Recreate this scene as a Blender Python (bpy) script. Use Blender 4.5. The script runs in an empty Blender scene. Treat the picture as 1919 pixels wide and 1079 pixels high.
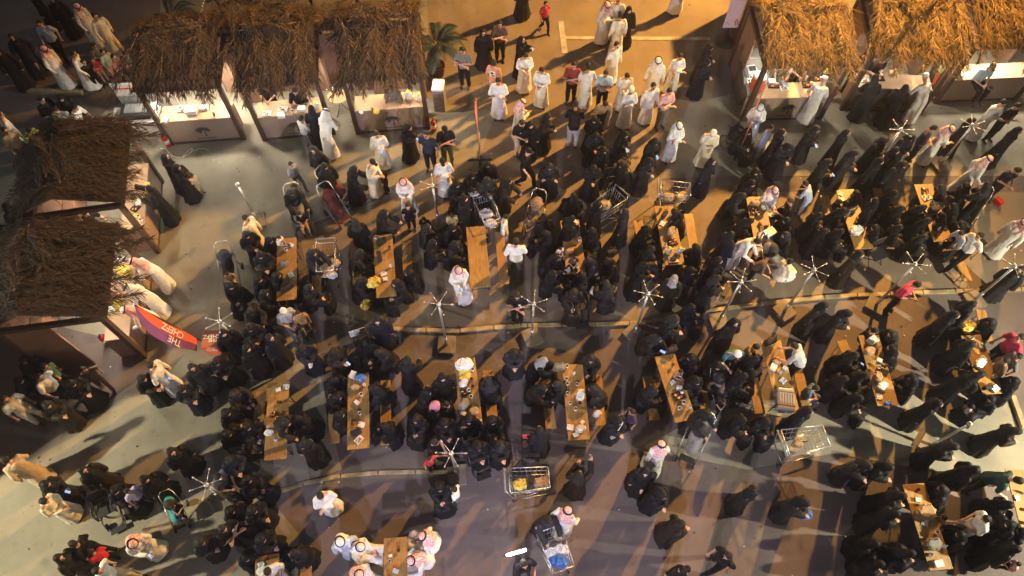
import bpy, bmesh, math, random
from mathutils import Vector, Matrix, noise
R = math.radians
S = bpy.context.scene
COL = S.collection
random.seed(7)

# ------------------------------------------------------------------ camera, world, lamps, exposure
cam = bpy.data.objects.new('camera', bpy.data.cameras.new('camera'))
COL.objects.link(cam); S.camera = cam
cam.location = (0, 0, 18); cam.rotation_euler = (R(28), 0, 0)
cam.data.sensor_width = 36; cam.data.lens = 26.26
cam.data.clip_start = 0.1; cam.data.clip_end = 900

W = bpy.data.worlds.new('World'); S.world = W; W.use_nodes = True
nt = W.node_tree; bg = nt.nodes['Background']
sky = nt.nodes.new('ShaderNodeTexSky'); sky.sky_type = 'NISHITA'; sky.sun_disc = False
sky.sun_elevation = R(1.2); sky.sun_rotation = R(35)
nt.links.new(sky.outputs[0], bg.inputs[0]); bg.inputs[1].default_value = 0.14

S.view_settings.view_transform = 'Standard'; S.view_settings.look = 'None'
S.view_settings.gamma = 1; S.view_settings.use_curve_mapping = False
S.view_settings.exposure = 0.28
S.cycles.max_bounces = 5; S.cycles.diffuse_bounces = 3; S.cycles.glossy_bounces = 2
S.cycles.use_denoising = True

def flood(x, y, z, tx, ty, power, col, size, blend, rad):
    """light of one floodlight head or added fill; the head itself is built with its mast further down"""
    L = bpy.data.lights.new('floodlight_lamp', 'SPOT'); L.energy = power; L.color = col
    L.spot_size = R(size); L.spot_blend = blend; L.shadow_soft_size = rad
    o = bpy.data.objects.new('floodlight_lamp', L); COL.objects.link(o)
    o.location = (x, y, z)
    d = Vector((tx, ty, 0)) - Vector((x, y, z))
    o.rotation_euler = d.to_track_quat('-Z', 'Y').to_euler()
    return o
FLOODS = [  # x, y, z, aim x, aim y, power, colour, cone, blend, radius
    (18.0, 27.5, 15.5, 2.5, 13.0, 72000, (1.0, 0.50, 0.11), 62, 0.75, 0.5),
    (-16.7, 0.35, 6.5, -7.0, 5.0, 6200, (1.0, 0.89, 0.60), 105, 0.7, 0.16),
    (17.0, 2.0, 6.5, 9.8, 6.2, 9500, (1.0, 0.90, 0.62), 100, 0.8, 0.16),
    (0.0, -11.0, 9.5, 0.0, 14.0, 9500, (0.80, 0.78, 1.0), 55, 0.8, 0.3),  # added lilac fill from the camera side, brightens the fronts of figures
    (0.5, -6.0, 13.0, 0.5, 3.2, 3500, (0.96, 0.78, 0.92), 72, 1.0, 0.3),  # added pinkish fill near the camera for the lower middle of the square
]
FLOOD_OBJ = [flood(*f) for f in FLOODS]

# ------------------------------------------------------------------ materials
MATS = {}
def mat(name, col, rough=0.75, noise_amt=0.0, nscale=6.0, bump=0.0, bscale=60.0, metal=0.0, emit=None, estr=0.0, spec=0.4, sheen=0.0):
    if name in MATS: return MATS[name]
    m = bpy.data.materials.new(name); m.use_nodes = True; MATS[name] = m
    n = m.node_tree; b = n.nodes['Principled BSDF']
    b.inputs['Base Color'].default_value = (*col, 1); b.inputs['Roughness'].default_value = rough
    b.inputs['Metallic'].default_value = metal; b.inputs['Specular IOR Level'].default_value = spec
    if sheen: b.inputs['Sheen Weight'].default_value = sheen
    if emit:
        b.inputs['Emission Color'].default_value = (*emit, 1); b.inputs['Emission Strength'].default_value = estr
    if noise_amt or bump:
        tc = n.nodes.new('ShaderNodeTexCoord')
    if noise_amt:
        tx = n.nodes.new('ShaderNodeTexNoise'); tx.inputs['Scale'].default_value = nscale; tx.inputs['Detail'].default_value = 6
        n.links.new(tc.outputs['Object'], tx.inputs['Vector'])
        mr = n.nodes.new('ShaderNodeMapRange'); mr.inputs[1].default_value = 0.3; mr.inputs[2].default_value = 0.7
        mr.inputs[3].default_value = 1 - noise_amt; mr.inputs[4].default_value = 1 + noise_amt
        n.links.new(tx.outputs[0], mr.inputs[0])
        mx = n.nodes.new('ShaderNodeMix'); mx.data_type = 'RGBA'; mx.blend_type = 'MULTIPLY'; mx.inputs[0].default_value = 1
        mx.inputs[6].default_value = (*col, 1); n.links.new(mr.outputs[0], mx.inputs[7])
        n.links.new(mx.outputs[2], b.inputs['Base Color'])
    if bump:
        t2 = n.nodes.new('ShaderNodeTexNoise'); t2.inputs['Scale'].default_value = bscale; t2.inputs['Detail'].default_value = 4
        n.links.new(tc.outputs['Object'], t2.inputs['Vector'])
        bp = n.nodes.new('ShaderNodeBump'); bp.inputs['Strength'].default_value = bump; bp.inputs['Distance'].default_value = 0.02
        n.links.new(t2.outputs[0], bp.inputs['Height']); n.links.new(bp.outputs[0], b.inputs['Normal'])
    return m

def ground_mat(name, c1, c2, big, crack, rough):
    """stained, worn ground: two broad tones, fine grain, dark spots and hairline cracks"""
    m = bpy.data.materials.new(name); m.use_nodes = True; MATS[name] = m
    n = m.node_tree; b = n.nodes['Principled BSDF']; b.inputs['Roughness'].default_value = rough
    b.inputs['Specular IOR Level'].default_value = 0.3
    tc = n.nodes.new('ShaderNodeTexCoord')
    def nz(scale, det, lo, hi, a, c):
        t = n.nodes.new('ShaderNodeTexNoise'); t.inputs['Scale'].default_value = scale; t.inputs['Detail'].default_value = det
        n.links.new(tc.outputs['Object'], t.inputs['Vector'])
        r = n.nodes.new('ShaderNodeMapRange'); r.inputs[1].default_value = lo; r.inputs[2].default_value = hi
        r.inputs[3].default_value = a; r.inputs[4].default_value = c; n.links.new(t.outputs[0], r.inputs[0]); return r.outputs[0]
    mx = n.nodes.new('ShaderNodeMix'); mx.data_type = 'RGBA'
    mx.inputs[6].default_value = (*c1, 1); mx.inputs[7].default_value = (*c2, 1)
    n.links.new(nz(big, 8, .35, .65, 0, 1), mx.inputs[0])
    cur = mx.outputs[2]
    def mul(f):
        nonlocal cur
        q = n.nodes.new('ShaderNodeMix'); q.data_type = 'RGBA'; q.blend_type = 'MULTIPLY'; q.inputs[0].default_value = 1
        n.links.new(cur, q.inputs[6]); n.links.new(f, q.inputs[7]); cur = q.outputs[2]
    mul(nz(40, 5, .3, .7, .9, 1.1)); mul(nz(2.3, 6, .28, .40, .78, 1.0)); mul(nz(0.9, 3, .3, .7, .82, 1.1)); mul(nz(5.5, 8, .24, .36, .72, 1.0)); mul(nz(140, 2, .35, .65, .85, 1.12))
    v = n.nodes.new('ShaderNodeTexVoronoi'); v.inputs['Scale'].default_value = 1.1
    n.links.new(tc.outputs['Object'], v.inputs['Vector'])
    r = n.nodes.new('ShaderNodeMapRange'); r.inputs[1].default_value = .035; r.inputs[2].default_value = .06
    r.inputs[3].default_value = .45; r.inputs[4].default_value = 1; n.links.new(v.outputs['Distance'], r.inputs[0]); mul(r.outputs[0])
    n.links.new(cur, b.inputs['Base Color'])
    t2 = n.nodes.new('ShaderNodeTexNoise'); t2.inputs['Scale'].default_value = 90; n.links.new(tc.outputs['Object'], t2.inputs['Vector'])
    bp = n.nodes.new('ShaderNodeBump'); bp.inputs['Strength'].default_value = .35; bp.inputs['Distance'].default_value = .02
    n.links.new(t2.outputs[0], bp.inputs['Height']); n.links.new(bp.outputs[0], b.inputs['Normal'])
    return m

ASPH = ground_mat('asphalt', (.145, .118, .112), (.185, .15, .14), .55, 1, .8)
CONC = ground_mat('concrete', (.265, .245, .19), (.315, .29, .23), .8, 1, .75)
PLAZA = ground_mat('plaza_asphalt', (.225, .175, .125), (.265, .21, .15), .6, 1, .8)

def check_mat(name, c1, c2, scale):
    m = bpy.data.materials.new(name); m.use_nodes = True; MATS[name] = m
    n = m.node_tree; b = n.nodes['Principled BSDF']; b.inputs['Roughness'].default_value = .8
    tc = n.nodes.new('ShaderNodeTexCoord'); ck = n.nodes.new('ShaderNodeTexChecker'); ck.inputs['Scale'].default_value = scale
    ck.inputs[1].default_value = (*c1, 1); ck.inputs[2].default_value = (*c2, 1)
    n.links.new(tc.outputs['Object'], ck.inputs['Vector'])
    nz = n.nodes.new('ShaderNodeTexNoise'); nz.inputs['Scale'].default_value = 9; n.links.new(tc.outputs['Object'], nz.inputs['Vector'])
    mx = n.nodes.new('ShaderNodeMix'); mx.data_type = 'RGBA'; mx.blend_type = 'SOFT_LIGHT'; mx.inputs[0].default_value = .6
    n.links.new(ck.outputs[0], mx.inputs[6]); n.links.new(nz.outputs[0], mx.inputs[7]); n.links.new(mx.outputs[2], b.inputs['Base Color'])
    return m

CLOTH = {
 'black': (.0065, .0065, .009), 'softblack': (.012, .0125, .016), 'charcoal': (.021, .021, .025), 'inkblue': (.0095, .011, .021), 'brownblack': (.017, .013, .012), 'navy': (.02, .026, .06), 'white': (.74, .73, .72), 'cream': (.72, .66, .52),
 'beige': (.5, .4, .28), 'grey': (.13, .13, .135), 'lgrey': (.45, .46, .48), 'greyv': (.26, .26, .29), 'whitev': (.75, .74, .76),
 'rosev': (.6, .22, .32), 'maroonv': (.1, .025, .04), 'lilacv': (.45, .42, .66), 'lilac': (.5, .46, .7), 'lblue': (.4, .46, .62), 'sky': (.45, .6, .75),
 'red': (.55, .03, .05), 'maroon': (.25, .035, .03), 'crimson': (.5, .05, .11), 'pink': (.62, .28, .27), 'rose': (.66, .36, .36), 'mint': (.33, .45, .4),
 'yellow': (.62, .68, .05), 'brown': (.14, .085, .055), 'tan': (.34, .22, .12), 'sand': (.5, .42, .22), 'plum': (.05, .03, .06), 'green': (.06, .15, .1),
 'teal': (.06, .16, .17), 'darkteal': (.02, .06, .06), 'olive': (.06, .065, .04), 'denim': (.1, .16, .26), 'brownv': (.12, .06, .045), 'orange': (.75, .28, .07), 'gold': (.45, .28, .1),
}
def cloth(c):
    return mat('cloth_' + c, CLOTH[c], .58 if c in ('black', 'softblack', 'charcoal', 'inkblue', 'brownblack') else .85, .12, 9, .4, 38, spec=.2 if c in ('black', 'navy', 'softblack', 'charcoal', 'inkblue', 'brownblack') else .4)
SKINS = [mat('skin_light', (.60, .36, .27), .55, .06, 14), mat('skin_tan', (.45, .25, .17), .55, .06, 14), mat('skin_brown', (.2, .1, .06), .55, .06, 14)]
HAIR = mat('hair_black', (.012, .009, .008), .6, .3, 60, .5, 120)
HAIRB = mat('hair_brown', (.06, .032, .018), .6, .3, 60, .5, 120)
FACE = mat('eyes_and_brows', (.02, .014, .012), .6); LIPS = mat('lips', (.3, .1, .09), .5)
REDCHECK = check_mat('red_checked_cloth', (.82, .76, .74), (.66, .13, .15), 46)
AGAL = mat('black_cord', (.01, .01, .01), .6, 0, 6, .6, 200)
SHOE = mat('shoe_leather', (.03, .022, .018), .5, .2, 20)
WOODT = mat('varnished_table_wood', (.35, .20, .062), .45, .3, 5, .12, 30)
_n = WOODT.node_tree; _t = [q for q in _n.nodes if q.type == 'TEX_NOISE'][0]; _m = _n.nodes.new('ShaderNodeMapping'); _m.inputs['Scale'].default_value = (9, .8, 1)
_n.links.new([q for q in _n.nodes if q.type == 'TEX_COORD'][0].outputs['Object'], _m.inputs[0]); _n.links.new(_m.outputs[0], _t.inputs['Vector'])
STEEL = mat('galvanised_steel', (.50, .51, .54), .38, .12, 20, .1, 60, metal=.85)
BLKMETAL = mat('black_metal', (.025, .025, .028), .45, .1, 20)
FRAMEB = mat('dark_brown_timber', (.075, .045, .036), .6, .2, 8, .25, 40)
PANELT = mat('taupe_laminate', (.30, .225, .18), .5, .06, 3)
COUNTT = mat('tan_counter_laminate', (.40, .27, .17), .42, .1, 4)
LOGO = mat('logo_brown_print', (.06, .045, .035), .6)
WALLB = mat('brown_panel_wall', (.26, .155, .105), .65, .12, 3, .15, 30)
PURP = mat('aubergine_board', (.12, .065, .095), .5, .1, 5)
STRAW = [mat('dried_palm_gold', (.30, .185, .07), .8, .35, 9), mat('dried_palm_brown', (.155, .098, .056), .85, .35, 9), mat('dried_palm_dark', (.045, .033, .03), .9, .35, 9), mat('dried_palm_grey', (.075, .06, .055), .9, .35, 9)]
WHITEP = mat('white_plastic', (.75, .75, .74), .4, .05, 9)
PLBAG = mat('thin_white_plastic', (.72, .72, .74), .35, .1, 30, .4, 30, spec=.6)
YBAG = mat('yellow_plastic', (.75, .60, .12), .4, .15, 20, .4, 30)
KRAFT = mat('kraft_paper', (.42, .29, .17), .8, .1, 20)
BLUEP = mat('blue_plastic', (.06, .18, .55), .35, .1, 20)
REDP = mat('red_paint', (.55, .02, .02), .35, .05, 9)
ORANGEP = mat('orange_plastic', (.72, .13, .04), .4, .08, 9)
SCREEN = mat('lit_phone_screen', (.1, .12, .15), .2, emit=(.45, .68, 1.0), estr=0.8)
LAMPW = mat('lit_lamp_tube', (.9, .9, .85), .3, emit=(1.0, .86, .66), estr=22)
TUBE = mat('lit_white_tube', (.9, .9, .9), .3, emit=(1.0, .86, .88), estr=70)
KERB = mat('kerb_concrete', (.34, .27, .155), .8, .35, 7, .5, 40)
BAGC = {'w': PLBAG, 'y': YBAG, 'k': KRAFT, 'b': BLUEP, 'n': mat('black_bag_fabric', (.02, .02, .022), .7, .2, 20), 'r': REDP, 'g': mat('grey_bag_fabric', (.2, .2, .2), .8, .2, 20),
        't': mat('tan_leather', (.38, .24, .16), .5, .1, 20)}

# ------------------------------------------------------------------ geometry helpers
class MB:
    def __init__(s): s.v = []; s.f = []; s.m = []
    def add(s, vs, fs, mi=0):
        o = len(s.v); s.v += [tuple(v) for v in vs]; s.f += [tuple(i + o for i in f) for f in fs]; s.m += [mi] * len(fs); return s
    def box(s, c, d, rz=0, mi=0, M=None):
        x, y, z = d[0] / 2, d[1] / 2, d[2] / 2
        vs = [Vector((a * x, b * y, e * z)) for a in (-1, 1) for b in (-1, 1) for e in (-1, 1)]
        T = Matrix.Rotation(rz, 4, 'Z') if M is None else M
        vs = [T @ v + Vector(c) for v in vs]
        return s.add(vs, [(0, 1, 3, 2), (4, 6, 7, 5), (0, 4, 5, 1), (2, 3, 7, 6), (0, 2, 6, 4), (1, 5, 7, 3)], mi)
    def tube(s, p0, p1, r0, r1=None, n=6, mi=0):
        r1 = r0 if r1 is None else r1; p0 = Vector(p0); p1 = Vector(p1); d = p1 - p0
        q = d.to_track_quat('Z', 'Y'); vs = []
        for p, r in ((p0, r0), (p1, r1)):
            for k in range(n):
                a = 2 * math.pi * k / n; vs.append(p + q @ Vector((r * math.cos(a), r * math.sin(a), 0)))
        fs = [(k, (k + 1) % n, n + (k + 1) % n, n + k) for k in range(n)] + [tuple(range(n - 1, -1, -1)), tuple(range(n, 2 * n))]
        return s.add(vs, fs, mi)
    def path(s, pts, r, n=6, mi=0):
        for a, b in zip(pts, pts[1:]): s.tube(a, b, r, r, n, mi)
        return s
    def rings(s, rings, mi=0, cap=True):
        n = len(rings[0]); vs = [p for r in rings for p in r]; fs = []
        for i in range(len(rings) - 1):
            for k in range(n): fs.append((i * n + k, i * n + (k + 1) % n, (i + 1) * n + (k + 1) % n, (i + 1) * n + k))
        if cap: fs += [tuple(range(n - 1, -1, -1)), tuple(range((len(rings) - 1) * n, len(rings) * n))]
        return s.add(vs, fs, mi)
    def capsule(s, p0, p1, r0, r1, n=10, mi=0):
        p0 = Vector(p0); p1 = Vector(p1); d = p1 - p0
        if d.length < 1e-5: d = Vector((0, 0, 1e-4)); p1 = p0 + d
        q = d.to_track_quat('Z', 'Y'); rg = []
        for t in (-80, -45, -10):
            rg.append((p0, r0 * math.cos(R(t)), r0 * math.sin(R(t))))
        for t in (10, 45, 80): rg.append((p1, r1 * math.cos(R(t)), r1 * math.sin(R(t))))
        return s.rings([[p + q @ Vector((rr * math.cos(2 * math.pi * k / n), rr * math.sin(2 * math.pi * k / n), zz)) for k in range(n)] for p, rr, zz in rg], mi)
    def ell(s, c, r, n=16, mi=0, M=None):
        c = Vector(c); rg = []
        for i in range(1, n // 2):
            t = math.pi * i / (n // 2) - math.pi / 2
            ring = []
            for k in range(n):
                a = 2 * math.pi * k / n; v = Vector((r[0] * math.cos(t) * math.cos(a), r[1] * math.cos(t) * math.sin(a), r[2] * math.sin(t)))
                ring.append(c + (M @ v if M else v))
            rg.append(ring)
        return s.rings(rg, mi)
    def mesh(s, name, mats, smooth=False, bevel=0):
        me = bpy.data.meshes.new(name); me.from_pydata(s.v, [], s.f)
        for m in (mats if isinstance(mats, (list, tuple)) else [mats]): me.materials.append(m)
        me.polygons.foreach_set('material_index', s.m)
        if bevel:
            bm = bmesh.new(); bm.from_mesh(me)
            bmesh.ops.bevel(bm, geom=list(bm.edges), offset=bevel, segments=2, profile=.6, affect='EDGES', clamp_overlap=True)
            bm.to_mesh(me); bm.free()
        if smooth: me.polygons.foreach_set('use_smooth', [True] * len(me.polygons))
        me.update(); return me
def link(name, me, parent=None, loc=None, rz=None, **props):
    o = bpy.data.objects.new(name, me); COL.objects.link(o)
    if parent: o.parent = parent
    if loc: o.location = loc
    if rz is not None: o.rotation_euler = (0, 0, rz)
    for k, v in props.items(): o[k] = v
    return o
def thing(name, label, cat, loc=(0, 0, 0), rz=0, group=None, me=None):
    o = link(name, me, None, loc, rz, label=label, category=cat)
    if group: o['group'] = group
    return o
def relabel(o, label, group=None):
    o['label'] = label
    if group: o['group'] = group
def copy_tree(o, parent=None):
    c = o.copy(); COL.objects.link(c)
    if parent: c.parent = parent
    for ch in o.children: copy_tree(ch, c)
    return c
def remesh(mb, vox, smooth=2, name='cloth'):
    me = mb.mesh(name, []) if False else bpy.data.meshes.new(name)
    me.from_pydata(mb.v, [], mb.f)
    bm = bmesh.new(); bm.from_mesh(me); bmesh.ops.recalc_face_normals(bm, faces=bm.faces); bm.to_mesh(me); bm.free()
    o = bpy.data.objects.new('tmp', me); COL.objects.link(o)
    m = o.modifiers.new('r', 'REMESH'); m.mode = 'VOXEL'; m.voxel_size = vox; m.use_smooth_shade = True
    if smooth:
        sm = o.modifiers.new('s', 'SMOOTH'); sm.factor = .5; sm.iterations = smooth
    dg = bpy.context.evaluated_depsgraph_get()
    out = bpy.data.meshes.new_from_object(o.evaluated_get(dg)); out.name = name
    bpy.data.objects.remove(o); bpy.data.meshes.remove(me)
    out.materials.clear()
    out.polygons.foreach_set('use_smooth', [True] * len(out.polygons))
    return out
# ------------------------------------------------------------------ where everything stands (metres; camera over the origin, y away from it)
SHEETS = [
 ('plaza', [(-6.046, 11.276), (-4.913, 12.0), (-2.444, 13.325), (-3.147, 24.976), (8.69, 24.976), (6.194, 15.999), (6.884, 12.748), (17.823, 12.748), (16.573, 9.48), (8.69, 9.3), (5.894, 8.961), (3.415, 8.485), (0.007, 8.407), (-1.546, 8.252), (-3.176, 8.329), (-5.117, 8.595)], 0.004, 'P'),
 ('pavement', [(-20.562, 14.831), (-13.329, 15.249), (-11.271, 17.11), (-12.435, 22.373), (-3.007, 22.373), (-2.594, 16.217), (-0.491, 15.782), (-0.957, 14.116), (-2.444, 13.325), (-4.769, 12.092), (-6.146, 11.455), (-6.202, 10.232), (-5.9, 8.595), (-5.183, 7.974), (-4.934, 7.076), (-4.12, 4.598), (-5.831, 3.987), (-4.951, 3.107), (-4.651, 0.862), (-16.991, 0.862), (-12.928, 3.962), (-10.764, 5.798), (-9.222, 7.223), (-10.232, 7.974), (-12.804, 8.595), (-17.928, 8.595)], 0.008, 'C'),  # left notch along the shadow edge shows dark asphalt, shade put into ground colour
 ('pavement', [(5.537, 16.108), (7.461, 16.659), (8.305, 22.373), (21.504, 22.373), (18.043, 13.325), (11.715, 13.325), (6.811, 13.325), (4.428, 13.227)], 0.012, 'C'),
 ('pavement', [(3.143, 5.123), (4.961, 6.075), (8.126, 6.498), (10.073, 6.713), (12.532, 6.527), (12.528, 5.661), (14.706, 4.598), (14.32, 3.591), (11.406, 4.341), (7.822, 4.99), (5.68, 4.598)], 0.012, 'C'),
 ('painted_line', [(1.554, 19.737), (1.734, 19.737), (1.827, 18.271), (1.634, 18.271)], 0.016, 'L'),
 ('painted_line', [(1.712, 19.043), (6.566, 18.994), (6.583, 18.848), (1.742, 18.897)], 0.02, 'L'),
 ('drain_channel', [(12.532, 6.527), (12.645, 6.541), (12.621, 5.661), (12.489, 5.62)], 0.02, 'D'),
]
KERBS = [
 ([(-3.176, 8.329), (-1.546, 8.252), (0.007, 8.423), (3.415, 8.485), (5.894, 8.961), (8.69, 9.3), (11.619, 9.431), (15.003, 9.563)], 0.07, 0.11, 'pale kerb of stone blocks curving across the middle of the square'),
 ([(-5.852, 3.962), (-5.103, 4.24), (-4.103, 4.444), (-3.339, 4.521), (-2.054, 4.547), (-0.766, 4.521)], 0.035, 0.1, 'low kerb between the pale pavement and the reddish road at lower left'),
 ([(12.622, 6.47), (12.572, 5.798), (12.793, 5.256)], 0.12, 0.13, 'short pale kerb beside the drain channel at lower right'),
 ([(-15.358, 16.615), (-13.507, 16.526)], 0.12, 0.14, 'short tan kerb behind the squatting men at upper left'),
]
STALLS = [
 (-10.342, 14.522, 0.0946, 2.18, 2.3, 'thatched stall with the glaring lit counter, leftmost of the upper row', {'kind': 1, 'lamp': 460, 'seed': 11}),
 (-7.528, 14.686, 0.1206, 2.07, 2.3, 'thatched stall with pastries and three customers at its counter', {'kind': 1, 'lamp': 170, 'seed': 12}),
 (-4.704, 14.935, 0.0977, 2.14, 2.3, 'thatched stall with the grey shirted attendant and steel urn', {'kind': 1, 'lamp': 170, 'seed': 13}),
 (7.166, 15.44, 0.036, 2.36, 2.3, 'gold thatched stall with a cook in white, leftmost of the right row', {'kind': 0, 'lamp': 150, 'seed': 14, 'board': True}),
 (10.3, 15.89, -0.0634, 2.38, 2.3, 'gold thatched stall with black robed customers and a black griddle', {'kind': 0, 'lamp': 120, 'seed': 15}),
 (13.295, 16.173, 0.0523, 2.53, 2.3, 'gold thatched stall with a man in grey cap sitting on its counter', {'kind': 0, 'lamp': 150, 'seed': 16, 'board': False}),
 (-9.901, 10.713, 1.7447, 2.42, 2.15, 'dark thatched stall at left with two women in black at its counter', {'kind': 2, 'lamp': 170, 'seed': 17, 'wallmat': None}),
 (-9.545, 7.55, 1.7216, 2.46, 2.4, 'dark thatched stall at lower left beside the purple and coral flag', {'kind': 2, 'lamp': 170, 'seed': 18}),
]
TABLES = [
 (-5.98, 9.76, 8.1, 1.9, 'varnished wooden table with the toddler in a heart print shirt'),
 (-3.39, 9.86, 7.6, 1.91, 'varnished wooden table with the crumpled yellow bag'),
 (-0.91, 10.14, 5.5, 1.89, 'empty varnished wooden table beside the man in white shirt'),
 (1.64, 10.45, 4.2, 1.68, 'varnished wooden table with two small children sitting on it'),
 (4.27, 10.83, 3.9, 1.92, 'varnished wooden table with two white jugs'),
 (6.81, 11.1, 0.6, 1.94, 'varnished wooden table behind the bending man in white robe'),
 (9.42, 11.34, 3.7, 1.95, 'varnished wooden table with the round white bag'),
 (11.64, 11.55, 1.8, 1.89, 'varnished wooden table nearest the upper right edge'),
 (-5.62, 5.6, 5.8, 1.92, 'varnished wooden table with the small black pouch'),
 (-3.7, 5.84, 5.5, 1.89, 'varnished wooden table with the bright blue bag'),
 (-1.07, 6.31, 7.4, 1.78, 'varnished wooden table with the big white bag'),
 (1.54, 6.07, 2.7, 1.92, 'varnished wooden table with the row of paper cups'),
 (3.98, 6.43, 11.2, 1.73, 'varnished wooden table with the clear plastic tray'),
 (6.59, 6.73, 4.4, 1.88, 'varnished wooden table with the grey suitcase'),
 (9.05, 6.89, 1.8, 1.86, 'varnished wooden table with open menu sheet'),
 (11.66, 7.04, 3.4, 1.57, 'varnished wooden table with the yellow bundle'),
 (9.29, 3.15, 4.5, 1.87, 'varnished wooden table with the crumpled silver foil'),
 (11.65, 3.63, -2.8, 1.55, 'varnished wooden table cut by the lower right edge'),
 (-2.53, 2.12, 4.2, 1.56, 'varnished wooden table between the men in headscarves'),
 (-5.27, 1.78, 8.7, 1.51, 'varnished wooden table cut by the bottom left edge'),
]
BENCHES = [
 (-5.26, 9.8, 7.0, 1.77, 'bench right of the table with the toddler in a heart print shirt'),
 (-2.84, 10.15, 5.6, 1.34, 'bare bench right of the table with the crumpled yellow bag'),
 (-0.28, 10.27, 4.9, 1.65, 'bare bench right of the empty wide table'),
 (2.17, 10.52, 1.0, 1.75, 'bench right of the table with two small children sitting on it'),
 (3.58, 10.68, 4.8, 1.6, 'bench left of the table with two white jugs'),
 (4.97, 10.83, 1.3, 1.72, 'bench right of the table with two white jugs'),
 (10.4, 11.56, -3.2, 2.02, 'bench right of the table with the round white bag'),
 (12.15, 10.13, 3.7, 1.17, 'bench at the lower right end of the uppermost right table'),
 (6.33, 11.23, -0.4, 1.84, 'bench left of the table behind the bending man'),
 (8.91, 11.44, 0.5, 1.77, 'bench left of the table with the round white bag'),
 (-6.16, 5.65, 5.3, 1.57, 'bench left of the table with the small black pouch'),
 (-3.09, 5.9, 5.0, 1.65, 'bench right of the table with the bright blue bag'),
 (-0.53, 6.22, 6.1, 1.55, 'bench right of the table with the big white bag'),
 (2.13, 6.21, 1.4, 1.32, 'bench right of the table with the row of paper cups'),
 (0.89, 6.12, 5.1, 1.28, 'bench left of the table with the row of paper cups'),
 (3.43, 6.26, 4.3, 1.14, 'bench left of the table with the clear plastic tray'),
 (4.71, 6.34, 5.1, 1.39, 'bench right of the table with the clear plastic tray'),
 (6.03, 6.66, 2.1, 1.62, 'bench left of the table with the grey suitcase'),
 (7.21, 6.48, 3.1, 0.84, 'bench right of the table with the grey suitcase'),
 (8.51, 7.51, 13.2, 0.6, 'bench left of the table with open menu sheet'),
 (12.24, 8.23, -4.9, 0.92, 'bench right of the table with the yellow bundle'),
 (-4.54, 2.02, 7.4, 1.33, 'bench right of the table cut by the bottom left edge'),
 (-2.07, 2.46, 3.4, 1.13, 'bench right of the table between the men in headscarves'),
 (-4.37, 5.97, 7.3, 1.72, 'bench left of the table with the bright blue bag'),
 (-4.2, 9.99, 9.5, 1.68, 'bench left of the table with the crumpled yellow bag'),
]
POLES = [
 (-1.71, 7.85, 2.4, 0, 'steel misting pole left of the man with folded arms by the kerb'),
 (0.52, 8.07, 1.98, 23, 'steel misting pole right of the man with folded arms by the kerb'),
 (3.22, 8.17, 2.31, 46, 'steel misting pole above the right end of the middle kerb'),
 (5.48, 8.52, 2.26, 9, 'steel misting pole left of the one with a bare base on the road'),
 (7.28, 8.83, 2.29, 32, 'steel misting pole whose square base stands bare on the orange road'),
 (9.77, 9.01, 2.25, 55, 'steel misting pole beside the person in crimson shirt'),
 (12.46, 9.16, 1.87, 18, 'steel misting pole at the right edge of the kerb'),
 (-7.0, 7.69, 1.8, 41, 'steel misting pole behind the orange lettered cube'),
 (-1.32, 4.45, 1.95, 4, 'steel misting pole among people by the red dressed child'),
 (-6.57, 3.8, 1.8, 27, 'steel misting pole near the lower left pushchair'),
 (10.23, 5.16, 1.8, 50, 'bare steel post without arms on the bright pale pavement at lower right'),
 (-7.27, 11.71, 1.8, 13, 'bare steel post without arms on the empty pale pavement at upper left'),
 (-2.1, 11.66, 1.8, 36, 'steel misting pole left of the flag on the plaza'),
 (10.74, 13.55, 1.8, 59, 'left one of the two misting poles facing the right stalls'),
 (12.76, 13.7, 1.8, 22, 'right one of the two misting poles facing the right stalls'),
]
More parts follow.
